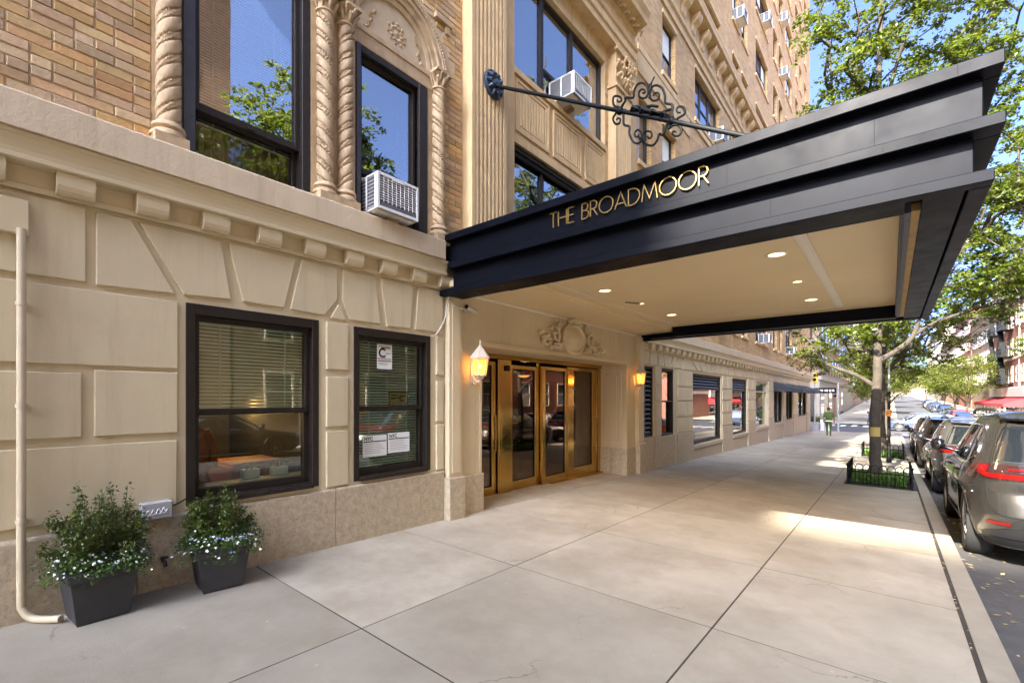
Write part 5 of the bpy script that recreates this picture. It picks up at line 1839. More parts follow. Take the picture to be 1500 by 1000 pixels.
# ------------------------------------------------------------------ air conditioners
def aircon(label, y0, y1, x1, z0, z1, detail=True, x0=-0.12):
    a = thing('air_conditioner', label, 'air conditioner', (0, (y0 + y1) / 2, z0), 'window air conditioners')
    m = MB()
    t = 0.03
    m.box(x0, x1 - 0.015, y0 + 0.004, y1 - 0.004, z0, z0 + 0.02)
    m.box(x0, x1 - 0.015, y0 + 0.004, y1 - 0.004, z1 - 0.02, z1)
    frame_ring(m, x1 - 0.05, x1, y0, y1, z0, z1, t, 0.035, 0.035)
    for yy in (y0, y1 - 0.012):
        xs = [x0, (x0 + x1) / 2 - 0.02, x1 - 0.05]
        m.box(x0, x0 + 0.04, yy, yy + 0.012, z0 + 0.02, z1 - 0.02)
        m.box(xs[1], xs[1] + 0.025, yy, yy + 0.012, z0 + 0.02, z1 - 0.02)
        m.box(xs[2] - 0.02, xs[2], yy, yy + 0.012, z0 + 0.02, z1 - 0.02)
        if detail:
            for k in range(9):
                z = z0 + 0.04 + k * (z1 - z0 - 0.08) / 8
                m.box(x0 + 0.04, xs[1], yy + 0.003, yy + 0.009, z - 0.004, z + 0.004)
                m.box(xs[1] + 0.025, xs[2] - 0.02, yy + 0.003, yy + 0.009, z - 0.004, z + 0.004)
    m.build('case', M['white_metal'], a, bevel=0.004)
    m = MB(); m.box(x0 + 0.01, x1 - 0.03, y0 + 0.02, y1 - 0.02, z0 + 0.02, z1 - 0.02); m.build('coil', M['grille'], a)
    if detail:
        m = MB()
        for k in range(1, 9):
            y = y0 + t + (y1 - y0 - 2 * t) * k / 9
            m.box(x1 - 0.012, x1 - 0.004, y - 0.003, y + 0.003, z0 + 0.09, z1 - 0.035)
        for k in range(1, 11):
            z = z0 + 0.09 + (z1 - z0 - 0.125) * k / 11
            m.box(x1 - 0.014, x1 - 0.006, y0 + t, y1 - t, z - 0.003, z + 0.003)
        m.build('front_grille', M['white_metal'], a)
        m = MB(); m.box(x1 - 0.02, x1 - 0.008, y0 + t, y1 - t, z0 + 0.035, z0 + 0.085); m.build('lower_panel', M['grille'], a)
        m = MB(); m.box(0.0, 0.20, (y0 + y1) / 2 - 0.05, (y0 + y1) / 2 + 0.1, z0 - 0.055, z0 - 0.002); m.build('wooden_prop', M['curtain'], a)
        m = MB(); m.box(x1 - 0.004, x1 + 0.003, (y0 + y1) / 2 - 0.09, (y0 + y1) / 2 + 0.07, z1 - 0.05, z1 - 0.01); m.build('badge', M['white_metal'], a)
    return a


aircon('white air conditioner with wire grille in the arched window above the ledge', 3.14, 3.745, 0.35, 3.90, 4.335)
aircon('white air conditioner in the big triple window behind the tie rod', 7.30, 7.95, 0.46, 7.345, 7.76)
for y, z, lab in ((17.75, 10.92, 'white air conditioner in the triple brick window just above the canopy edge'), (20.7, 17.22, 'white air conditioner in the narrow window above the upper cornice'),
                  (25.9, 20.37, 'white air conditioner in the wide window high on the facade'), (30.8, 23.52, 'large white air conditioner highest on the facade near the sky'),
                  (30.8, 20.37, 'small white air conditioner one floor below the highest one'),
                  (17.9, 4.37, 'white air conditioner above the far ground floor ledge, nearest the canopy'), (25.8, 4.37, 'white air conditioner above the far ground floor ledge, middle one'), (33.4, 4.37, 'white air conditioner above the far ground floor ledge, nearest the street corner')):
    aircon(lab, y - 0.33, y + 0.33, 0.40, z, z + 0.45, detail=False)

# ------------------------------------------------------------------ pipe, plate and utility box
m = MB()
m.tube(smooth_path([(0.075, 0.292, 2.9), (0.075, 0.292, 2.0), (0.075, 0.292, 1.0), (0.075, 0.292, 0.22), (0.08, 0.30, 0.10), (0.11, 0.34, 0.035), (0.17, 0.40, 0.02), (0.25, 0.48, 0.018)], 8), 0.026, 12)
for z in (0.75, 1.6, 2.35):
    m.tube([(0.075, 0.292, z - 0.015), (0.075, 0.292, z + 0.015)], 0.031, 12)
    m.box(0.0, 0.045, 0.262, 0.322, z - 0.012, z + 0.012)
o = m.build('drain_pipe', M['pipe']); tag(o, 'cream painted conduit pipe down the wall, bending out at the pavement', 'pipe')
m = MB(); m.box(0.034, 0.075, 0.03, 0.335, 2.86, 3.12); o = m.build('junction_plate', M['cream_dark'], bevel=0.008); tag(o, 'painted over junction plate on top of the wall pipe', 'plate')
ub = thing('utility_box', 'grey metal box with white scrawl behind the planters', 'utility box', (0.035, 1.10, 0.60))
m = MB(); m.box(0.02, 0.115, 0.985, 1.205, 0.608, 0.755); m.build('case', M['grey_box'], ub, bevel=0.008)
m = MB()
m.tube(smooth_path([(0.117, 1.02 + 0.012 * k, 0.675 + 0.022 * math.sin(k * 2.1) + 0.001 * k) for k in range(13)], 3), 0.004, 5)
m.tube([(0.117, 1.02, 0.65), (0.117, 1.17, 0.66)], 0.003, 5)
m.build('scrawl', M['white_paint'], ub)
m = MB(); m.tube(smooth_path([(0.08, 1.205, 0.70), (0.09, 1.26, 0.72), (0.05, 1.32, 0.74)], 4), 0.006, 6); m.build('lead', M['ink'], ub)
tap = thing('hose_tap', 'dark hose tap on the granite base between the planters', 'tap', (0.035, 1.15, 0.22)); local(tap)
m = MB(); m.tube([(0, 0, 0), (0.07, 0, 0), (0.09, 0, -0.03)], 0.016, 8); m.build('spout', M['rim_dark'], tap)
m = MB(); m.lathe([(0.03, 0.0), (0.03, 0.012), (0, 0.012)], (0.05, 0, 0.03), 10); m.build('wheel_handle', M['rim_dark'], tap)

# ------------------------------------------------------------------ leaves as plain small faces, many at once
def leaf_mesh(name, cen, size, aspect=0.42, flat=0.6, seed=1, droop=0.0):
    """cen: (n,3) leaf positions; each leaf a small folded quad"""
    g = np.random.default_rng(seed)
    n = len(cen)
    d = g.normal(size=(n, 3)); d[:, 2] = d[:, 2] * flat - droop
    d /= np.linalg.norm(d, axis=1)[:, None]
    up = g.normal(size=(n, 3)) * 0.55; up[:, 2] += 1.0
    s = np.cross(d, up); s /= np.linalg.norm(s, axis=1)[:, None] + 1e-9
    sz = size * g.uniform(0.5, 1.5, n)[:, None]
    a = cen - d * sz * 0.5
    b = cen + s * sz * aspect * 0.5
    c = cen + d * sz * 0.5
    e = cen - s * sz * aspect * 0.5
    v = np.stack([a, b, c, e], 1).reshape(-1, 3).astype(np.float32)
    me = bpy.data.meshes.new(name)
    me.vertices.add(4 * n); me.loops.add(4 * n); me.polygons.add(n)
    me.vertices.foreach_set('co', v.ravel())
    me.loops.foreach_set('vertex_index', np.arange(4 * n, dtype=np.int32))
    me.polygons.foreach_set('loop_start', np.arange(0, 4 * n, 4, dtype=np.int32))
    me.update(calc_edges=True)
    return me


# ------------------------------------------------------------------ the two planters
def planter(label, x, y, sh, sr, seed, rot):
    z0 = gz(x, y)
    p = thing('flower_planter', label, 'planter', (x, y, z0), 'black planters by the wall', rotz=rot)
    local(p)
    rr = random.Random(seed)
    g = np.random.default_rng(seed)
    m = MB()
    def sq(h, z): return [(-h, -h, z), (h, -h, z), (h, h, z), (-h, h, z)]
    m.grid([sq(0.0, 0.0), sq(0.152, 0.0), sq(0.158, 0.02), sq(0.196, 0.33), sq(0.212, 0.335), sq(0.218, 0.40), sq(0.195, 0.40), sq(0.19, 0.34), sq(0.0, 0.34)], smooth=False, close=True)
    m.build('pot', M['pot'], p, bevel=0.006, seg=2)
    m = MB(); m.grid([sq(0.0, 0.37), sq(0.192, 0.365)], smooth=False, close=True); m.build('soil', M['soil'], p)
    st = MB(); cen = []
    for k in range(46):
        a = rr.uniform(0, 6.28); q = rr.uniform(0, 1) ** 0.5
        tip = Vector((sr * q * math.cos(a), sr * q * math.sin(a), 0.40 + sh * (1 - 0.70 * q * q) * rr.uniform(0.55, 1.04)))
        b0 = Vector((0.05 * math.cos(a), 0.05 * math.sin(a), 0.37))
        mid = (b0 + tip) / 2 + Vector((0.03 * math.cos(a), 0.03 * math.sin(a), 0.04))
        path = smooth_path([b0, mid, tip], 5)
        st.tube(path, [0.005, 0.005, 0.005, 0.004, 0.004, 0.004, 0.003, 0.003, 0.003, 0.002, 0.0015], 5)
        nl = int(180 * rr.uniform(.7, 1.2))
        for j in range(nl):
            t = rr.uniform(0.2, 1.0)
            i = min(len(path) - 2, int(t * (len(path) - 1)))
            c = path[i].lerp(path[i + 1], t * (len(path) - 1) - i)
            w = 0.030 * (1.3 - 0.75 * t)
            cen.append((c.x + rr.gauss(0, w), c.y + rr.gauss(0, w), c.z + rr.gauss(0, 0.018)))
    st.build('stems', M['stem'], p)
    o = link('shrub', leaf_mesh('shrub', np.array(cen), 0.026, 0.5, 0.9, seed), M['leaf_box'], p)
    cen = []; wh = MB(); bl = MB()
    for k in range(150):
        a = rr.uniform(0, 6.28); q = rr.uniform(0.14, 0.34)
        zz = 0.44 + rr.uniform(-0.02, 0.07) - max(0, q - 0.24) * rr.uniform(0.3, 1.5)
        c = Vector((q * math.cos(a), q * math.sin(a), zz))
        for j in range(26):
            cen.append((c.x + rr.gauss(0, .03), c.y + rr.gauss(0, .03), c.z + rr.gauss(0, .025)))
        front = math.cos(a - math.atan2(-y, 5 - x) + rot)
        nb = rr.choice((1, 2, 3)) if front > 0.1 else 1
        for j in range(nb):
            f = c + Vector((rr.gauss(0, .035), rr.gauss(0, .035), rr.uniform(0.015, 0.055)))
            nrm = Vector((math.cos(a) * 0.7 + rr.gauss(0, .4), math.sin(a) * 0.7 + rr.gauss(0, .4), 0.8)).normalized()
            u = nrm.orthogonal().normalized(); w = nrm.cross(u)
            r0 = rr.uniform(0.006, 0.014)
            tgt = bl if rr.random() < (0.28 if front < 0.45 else 0.10) else wh
            vs = [f] + [f + (u * math.cos(i * 0.628) + w * math.sin(i * 0.628)) * (r0 if i % 2 == 0 else r0 * 0.62) + nrm * 0.003 for i in range(10)]
            tgt.add(vs, [(0, 1 + i, 1 + (i + 1) % 10) for i in range(10)])
    link('trailing_leaves', leaf_mesh('trailing_leaves', np.array(cen), 0.026, 0.4, 0.9, seed + 1), M['leaf_flower'], p)
    wh.build('white_flowers', M['petal_white'], p, recalc=False, kind='stuff')
    bl.build('blue_flowers', M['petal_blue'], p, recalc=False, kind='stuff')
    return p


planter('black tapered planter beside the pipe with tall shrub and white and blue flowers', 0.265, 0.69, 0.72, 0.35, 21, R(4))
planter('black tapered planter under the larger street window with rounder shrub and white flowers', 0.30, 1.51, 0.58, 0.30, 33, R(-6))
# ------------------------------------------------------------------ trees
def tree_parts(root, trunk, r0, limbs, crowns, nclump, per, spread, lsize, seed, leaf='leaf', bark='bark', flat=0.5, minz=0.0):
    """trunk: path; limbs: list of (path, radius); crowns: ellipsoids (cx,cy,cz,rx,ry,rz,weight) where the foliage sits"""
    rr = random.Random(seed)
    g = np.random.default_rng(seed)
    T = smooth_path(trunk, 6)
    L = len(T)
    mb = MB()
    rad = []
    for i in range(L):
        t = i / (L - 1)
        fl = 1 + 0.55 * max(0, 1 - t * 9) ** 2
        rad.append(r0 * fl * (1 - 0.80 * t ** 0.9))
    Tj = [p + Vector((rr.gauss(0, .012), rr.gauss(0, .012), 0)) for p in T]
    mb.tube(Tj, rad, 14)
    nodes = [(p, None, 0) for p in T[int(L * 0.30):]]
    for k in range(9):     # knots and old branch collars
        i = rr.randrange(2, int(L * 0.6))
        a = rr.uniform(0, 6.28)
        q = T[i] + Vector((math.cos(a), math.sin(a), 0)) * rad[i] * 0.75
        mb.lathe([(0.0, 0.035), (rad[i] * 0.3, 0.02), (rad[i] * 0.42, -0.03), (rad[i] * 0.2, -0.06)], tuple(q), 8)
    for path, rl in limbs:
        P = smooth_path(path, 6)
        mb.tube(P, [rl * (1 - 0.75 * i / (len(P) - 1)) for i in range(len(P))], 9)
        nodes += [(p, None, 0) for p in P[3:]]
    fixed = len(nodes)
    # clump centres
    wts = [c[6] for c in crowns]
    cl = []
    while len(cl) < nclump:
        c = rr.choices(crowns, wts)[0]
        v = Vector((rr.gauss(0, 1), rr.gauss(0, 1), rr.gauss(0, 1))).normalized() * rr.uniform(0.25, 1) ** 0.45
        p = Vector((c[0] + v.x * c[3], c[1] + v.y * c[4], c[2] + v.z * c[5]))
        if p.z < minz:
            continue
        cl.append(p)
    axis = T[L // 2]
    cl.sort(key=lambda p: min((p - q[0]).length for q in nodes[:fixed]))
    par = [None] * len(nodes)
    pos = [n[0] for n in nodes]
    arr = np.array([tuple(p) for p in pos])
    tips = []
    for p in cl:
        dv = arr - np.array(tuple(p))
        dist = np.linalg.norm(dv, axis=1) + np.maximum(0, dv[:, 2] + 0.15) * 1.2
        i = int(dist.argmin())
        q = pos[i]
        ln = (p - q).length
        steps = max(1, int(ln / 0.45))
        prev = i
        new = []
        for s in range(1, steps + 1):
            t = s / steps
            pt = q.lerp(p, t) + Vector((rr.gauss(0, .03), rr.gauss(0, .03), 0.10 * ln * math.sin(math.pi * t) + rr.gauss(0, .03))) * (0 if s == steps else 1)
            pos.append(pt); par.append(prev); prev = len(pos) - 1
            new.append(tuple(pt))
        arr = np.vstack([arr, np.array(new)])
        tips.append(prev)
    cnt = [0] * len(pos)
    for t in tips:
        i = t
        while i is not None:
            cnt[i] += 1
            i = par[i]
    for i in range(fixed, len(pos)):
        p = par[i]
        r1 = 0.0085 * cnt[i] ** 0.52
        r2 = 0.0085 * (cnt[p] ** 0.52 if p >= fixed else cnt[i] ** 0.52 * 1.12)
        mb.tube([pos[p], pos[i]], [min(r2, r0 * .6), r1], 5, cap=False)
    mb.build('trunk', M[bark], root, recalc=False)
    # leaves: flat sprays on short twigs round each clump centre
    cen = []
    for p in cl:
        nsp = rr.randint(3, 6)
        for s in range(nsp):
            a = rr.uniform(0, 6.28)
            d = Vector((math.cos(a), math.sin(a), rr.uniform(-0.45, 0.35))).normalized()
            ln = spread * rr.uniform(0.6, 1.35)
            o = p + Vector((rr.gauss(0, .12), rr.gauss(0, .12), rr.gauss(0, .12))) * spread
            side = d.cross(Vector((0, 0, 1))).normalized()
            k = max(3, int(per / nsp * rr.uniform(.6, 1.4)))
            t = g.uniform(0, 1, k); w = g.normal(0, 0.16, k) * ln * (1.1 - t * 0.7); h = g.normal(0, 0.06, k) * ln - 0.22 * t * t * ln
            for j in range(k):
                cen.append((o.x + d.x * ln * t[j] + side.x * w[j], o.y + d.y * ln * t[j] + side.y * w[j], o.z + d.z * ln * t[j] + h[j]))
    cen = np.array(cen)
    cen = cen[cen[:, 2] > minz - 0.4]
    link('crown', leaf_mesh('crown', cen, lsize, 0.45, flat, seed), M[leaf], root)


PX = 4.70
g1 = gz(PX, 14.06)
t1 = thing('street_tree', 'tall leafy street tree nearest the canopy, its trunk rising from the first railed tree pit', 'tree', (PX, 14.06, g1), 'street trees on the near pavement')
tree_parts(t1, [(4.71, 14.06, g1 - 0.1), (4.70, 14.06, 0.6), (4.74, 14.06, 2.0), (4.78, 14.06, 3.3), (4.80, 14.1, 6.0), (4.78, 14.0, 9.0), (4.82, 14.0, 12.5), (4.75, 14.1, 14.5)], 0.128,
           [([(4.68, 14.06, 1.95), (4.35, 14.0, 2.2), (3.9, 13.9, 2.42), (3.66, 13.9, 2.62), (3.6, 13.85, 3.1), (3.3, 13.8, 3.6)], 0.055),
            ([(3.66, 13.9, 2.62), (3.5, 13.8, 2.95), (3.2, 13.9, 3.35)], 0.03),
            ([(4.80, 14.06, 2.55), (5.05, 14.0, 2.72), (5.35, 13.9, 3.0), (5.5, 13.9, 3.45), (5.62, 14, 4.2), (5.9, 14.1, 5.2)], 0.07),
            ([(5.40, 13.9, 3.08), (5.8, 14, 3.36), (6.4, 13.9, 3.55), (7.2, 13.9, 3.72)], 0.045),
            ([(4.8, 14.1, 5.0), (5.4, 14.3, 6.4), (6.2, 14.4, 7.8), (6.9, 14.4, 9.2)], 0.07),
            ([(4.8, 14.1, 5.6), (4.2, 14.3, 7.2), (3.9, 14.2, 8.8), (3.8, 14.2, 10.5)], 0.065),
            ([(4.78, 14.0, 8.0), (5.2, 13.6, 9.6), (5.8, 13.2, 11)], 0.05),
            ([(4.78, 14.0, 7.2), (4.5, 13.6, 9.0), (4.4, 13.4, 10.8)], 0.05)],
           [(5.35, 14.2, 10.2, 2.05, 3.0, 3.9, 1.0), (5.9, 14.2, 7.0, 1.8, 2.4, 2.4, 0.42), (6.6, 14.2, 5.0, 1.5, 2.0, 1.5, 0.32), (4.1, 14.6, 5.0, 1.3, 2.0, 1.4, 0.13), (3.9, 14.2, 3.6, 1.2, 1.5, 0.9, 0.10), (6.5, 14.2, 3.9, 1.5, 1.5, 0.6, 0.12)],
           450, 230, 0.48, 0.084, 3, minz=2.6)
g2 = gz(PX, 22.5)
t2 = thing('street_tree', 'street tree in the second railed pit, mostly hidden behind the first trunk', 'tree', (4.75, 22.5, g2), 'street trees on the near pavement')
tree_parts(t2, [(4.75, 22.5, g2 - .1), (4.72, 22.5, 1.5), (4.85, 22.5, 4), (5.1, 22.5, 8), (5.2, 22.4, 12)], 0.14,
           [([(4.8, 22.5, 2.6), (5.8, 22.3, 3.8), (7.2, 22.0, 5.2), (8.4, 22, 6.6)], 0.075), ([(4.8, 22.5, 2.9), (4.0, 22.3, 3.9), (3.2, 22.2, 4.8)], 0.06),
            ([(5.0, 22.5, 5.5), (6.4, 22.5, 7.5), (7.8, 22.4, 9.5)], 0.06)],
           [(5.6, 22.4, 6.5, 3.2, 3.0, 3.2, 0.7), (4.6, 22.2, 3.6, 2.6, 2.4, 1.2, 0.36), (8.0, 22.2, 7.0, 2.0, 2.5, 2.6, 0.4)],
           290, 180, 0.62, 0.10, 9, leaf='leaf_lime', minz=2.0)

# further trees: two kinds, copied
tA = thing('street_tree', 'street tree behind the first pit trees on the near pavement', 'tree', (0, 0, 0), 'street trees on the near pavement')
tree_parts(tA, [(0, 0, -0.3), (0.02, 0, 1.5), (0.06, 0.05, 3.2), (0.0, 0.1, 6.0), (0.1, 0, 9.5)], 0.15,
           [([(0.05, 0, 2.7), (0.9, 0.2, 3.6), (1.9, 0.3, 4.6)], 0.06), ([(0.05, 0, 3.0), (-0.8, -0.3, 4.0), (-1.7, -0.4, 5.0)], 0.06), ([(0.03, 0, 3.5), (0.2, 1.0, 4.8), (0.3, 1.9, 5.8)], 0.055), ([(0.03, 0, 3.8), (-0.1, -1.0, 5.0), (0.2, -2.0, 6.2)], 0.055)],
           [(0, 0, 6.2, 2.9, 3.1, 2.6, 0.8), (0.1, 0.1, 8.6, 1.9, 2.0, 1.6, 0.3)], 300, 150, 0.6, 0.125, 17, minz=3.2)
tB = thing('street_tree', 'bright lime green street tree across the avenue on the right pavement', 'tree', (12.9, 87, gz(12.9, 87)), 'lime green trees beyond the avenue')
local(tB)
tree_parts(tB, [(0, 0, -0.3), (0.05, 0, 1.2), (0.3, 0, 2.4), (0.2, 0, 4.2), (0.1, 0, 7.0)], 0.19,
           [([(0.12, 0, 1.6), (-0.8, 0.2, 2.8), (-1.8, 0.3, 3.8), (-2.8, 0.3, 4.6)], 0.11), ([(0.25, 0, 2.2), (1.2, -0.2, 3.3), (2.2, -0.3, 4.3)], 0.09), ([(0.25, 0, 2.4), (0.3, 1.4, 3.8), (0.2, 2.4, 5.0)], 0.08)],
           [(-0.3, 0, 5.6, 4.3, 4.0, 2.5, 0.8), (0.4, 0, 7.4, 2.6, 2.6, 1.3, 0.3), (-2.6, 0, 4.2, 1.9, 2.0, 1.0, 0.3)], 210, 80, 0.95, 0.20, 23, leaf='leaf_lime', minz=2.6)


def place(proto, x, y, label, group=None, s=1.0, rz=0.0, z=None):
    c = copy_tree(proto)
    c.location = (x, y, gz(x, y) if z is None else z)
    c.rotation_euler = (0, 0, rz)
    c.scale = (s, s, s)
    c['label'] = label
    if group:
        c['group'] = group
    return c


tA.location = (4.75, 38.0, gz(4.75, 38))
tA.scale = (0.8, 0.8, 0.8)
tA['label'] = 'third street tree along the near curb, far beyond the two railed pits'
for x, y, s, rz, lab, grp in (
        (4.8, -14.5, 1.0, 2.9, 'street tree behind the camera by the curb', 'street trees behind the camera'),
        (4.8, -24.0, 1.1, 4.4, 'second street tree behind the camera by the curb', 'street trees behind the camera'),
        (13.3, 9.0, 1.45, 0.4, 'tall street tree across the road mirrored in the left upper window', 'street trees across the road'),
        (13.3, 16.2, 1.3, 3.3, 'street tree across the road facing the entrance', 'street trees across the road'),
        (13.4, 41.0, 0.9, 1.9, 'street tree across the road near the avenue corner', 'street trees across the road')):
    place(tA, x, y, lab, grp, s, rz)
for x, y, s, rz, lab in ((13.1, 104.0, 0.85, 2.2, 'lime green tree just past the red awning on the right pavement'), (13.0, 122, 1.0, 1.0, 'lime green tree beyond the avenue, behind the brightest one'), (13.0, 140, 1.1, 3.0, 'lime green tree far down the right pavement'),
                         (4.6, 70.0, 0.9, 0.7, 'lime green tree on the left pavement just beyond the avenue'), (4.4, 92, 1.0, 3.9, 'lime green tree further down the left pavement'), (4.4, 120, 1.1, 5.2, 'lime green tree far down the left pavement'),
                         (13, 180, 1.2, 4, 'most distant lime green tree on the right pavement'), (4.4, 165, 1.2, 2, 'most distant lime green tree on the left pavement')):
    place(tB, x, y, lab, 'lime green trees beyond the avenue', s, rz)

# ------------------------------------------------------------------ tree pits with arched iron guards
def tree_guard(label, x0, x1, y0, y1):
    z0 = gz((x0 + x1) / 2, (y0 + y1) / 2)
    gd = thing('tree_guard', label, 'tree guard', ((x0 + x1) / 2, (y0 + y1) / 2, z0), 'iron tree pit guards')
    H = 0.50

    def P(x, y, h):
        return (x, y, gz(x, y) + h)

    def side(a, b, n):
        a, b = Vector((a[0], a[1], 0)), Vector((b[0], b[1], 0))
        st = (b - a) / n
        m = MB()
        for h in (0.05, H - 0.19):
            m.bar(P(a.x, a.y, h), P(b.x, b.y, h), 0.02, 0.028)
        m.build('rail', M['iron'], gd)
        for k in range(n):
            p, q = a + st * k, a + st * (k + 1)
            m = MB()
            arcp = [P(p.x, p.y, 0.02), P(p.x, p.y, H - 0.12)]
            for i in range(1, 8):
                w = math.pi * i / 8
                c = p.lerp(q, 0.5 - 0.5 * math.cos(w))
                arcp.append(P(c.x, c.y, H - 0.12 + 0.11 * math.sin(w)))
            arcp += [P(q.x, q.y, H - 0.12), P(q.x, q.y, 0.02)]
            m.tube(arcp, 0.009, 6)
            c = p.lerp(q, 0.5)
            m.tube([P(c.x, c.y, 0.02), P(c.x, c.y, H - 0.2)], 0.007, 6)
            m.build('hoop', M['iron'], gd)
    side((x0, y0), (x1, y0), 8)
    side((x0, y0), (x0, y1), 9)
    side((x1, y0), (x1, y1), 9)
    for x, y in ((x0, y0), (x1, y0), (x0, y1), (x1, y1)):
        m = MB(); m.bar(P(x, y, -0.02), P(x, y, H - 0.05), 0.035, 0.035); m.lathe([(0.026, 0), (0.03, 0.02), (0, 0.045)], P(x, y, H - 0.05), 8); m.build('post', M['iron'], gd)
    m = MB(); m.grid([[P(x, y, -0.03) for x in (x0 - 0.03, (x0 + x1) / 2, x1 + 0.03)] for y in (y0 - 0.03, (y0 + y1) / 2, y1 + 0.03)]); o = m.build('pit_soil', M['soil'], kind='structure', recalc=False)
    rr = random.Random(int(y0 * 10))
    cen = []
    for k in range(2600):
        cen.append((rr.uniform(x0 + .06, x1 - .06), rr.uniform(y0 + .06, y1 - .06)))
    cen = np.array([(x, y, gz(x, y) + rr.uniform(0.0, 0.24)) for x, y in cen])
    o = link('pit_plants', leaf_mesh('pit_plants', cen, 0.085, 0.3, 2.5, int(y0)), M['grass'], kind='stuff')
    tag(o, 'green ground cover inside the %s tree guard' % ('nearer' if y0 < 16 else 'farther'), 'ground cover')


tree_guard('low black iron guard of arched hoops round the nearest tree pit', 4.22, 5.36, 13.26, 14.93)
tree_guard('low black iron guard of arched hoops round the second tree pit', 4.16, 5.36, 21.66, 23.33)
tg = thing('tree_tag', 'small yellow notice wrapped on the nearest tree trunk', 'notice', (4.70, 13.9, 0.85)); local(tg)
m = MB(); m.lathe([(0.135, -0.12), (0.135, 0.10)], (0.005, 0.16, 0), 14, a0=R(225), a1=R(318)); m.build('sheet', M['yellow_sign'], tg, recalc=False)

# ------------------------------------------------------------------ cars
class CarShape:
    def __init__(s, W, yr, yf, zs, n, wheels, rw, top):
        s.Wt, s.yrt, s.yft, s.zs, s.nt, s.wheels, s.rw = W, yr, yf, zs, n, wheels, rw

    def W(s, z): return lerp_table(s.Wt, z)
    def yr(s, z): return lerp_table(s.yrt, z)
    def yf(s, z): return lerp_table(s.yft, z)
    def n(s, z): return lerp_table(s.nt, z)

    def flare(s, y, z):
        f = 0
        for yw in s.wheels:
            f += 0.035 * math.exp(-((y - yw) / 0.42) ** 2) * math.exp(-((z - 0.62) / 0.26) ** 2)
        return f

    def side(s, y, z, off=0.0):
        c, l = (s.yr(z) + s.yf(z)) / 2, (s.yf(z) - s.yr(z)) / 2
        t = min(0.9999, abs((y - c) / l))
        n = s.n(z)
        w = s.W(z) * (1 - t ** n) ** (1 / n)
        crease = 0.012 * math.exp(-((z - 0.80) / 0.05) ** 2) - 0.018 * math.exp(-((z - 0.60) / 0.09) ** 2) * math.exp(-(y / 0.9) ** 2)
        return w + s.flare(y, z) + crease * (1 - t ** 8) + off

    def ring(s, z, na):
        c, l, w, n = (s.yr(z) + s.yf(z)) / 2, (s.yf(z) - s.yr(z)) / 2, s.W(z), s.n(z)
        out = []
        for k in range(na):
            a = 2 * math.pi * (k + 0.5) / na
            ca, sa = math.cos(a), math.sin(a)
            x = w * math.copysign(abs(ca) ** (2 / n), ca)
            y = c + l * math.copysign(abs(sa) ** (2 / n), sa)
            if abs(ca) > 0.15:
                t = min(1, abs((y - c) / l))
                ex = s.flare(y, z) + (0.012 * math.exp(-((z - 0.80) / 0.05) ** 2) - 0.018 * math.exp(-((z - 0.60) / 0.09) ** 2) * math.exp(-(y / 0.9) ** 2)) * (1 - t ** 8)
                x += math.copysign(ex, ca) * min(1, abs(ca) * 3)
            out.append((x, y, z))
        return out

    def at(s, a, z, off=0.0):
        """point at outline angle a (radians; pi = left side, -pi/2 = tail)"""
        c, l, w, n = (s.yr(z) + s.yf(z)) / 2, (s.yf(z) - s.yr(z)) / 2, s.W(z), s.n(z)
        ca, sa = math.cos(a), math.sin(a)
        x = w * math.copysign(abs(ca) ** (2 / n), ca)
        y = c + l * math.copysign(abs(sa) ** (2 / n), sa)
        nx = math.copysign(abs(ca) ** (2 - 2 / n), ca) / w
        ny = math.copysign(abs(sa) ** (2 - 2 / n), sa) / l
        q = math.hypot(nx, ny)
        return (x + (nx / q) * off, y + (ny / q) * off, z)

    def rear(s, x, z, off=0.0):
        c, l, w, n = (s.yr(z) + s.yf(z)) / 2, (s.yf(z) - s.yr(z)) / 2, s.W(z), s.n(z)
        return c - l * (1 - min(0.999, abs(x) / w) ** n) ** (1 / n) - off

    def front(s, x, z, off=0.0):
        c, l, w, n = (s.yr(z) + s.yf(z)) / 2, (s.yf(z) - s.yr(z)) / 2, s.W(z), s.n(z)
        return c + l * (1 - min(0.999, abs(x) / w) ** n) ** (1 / n) + off


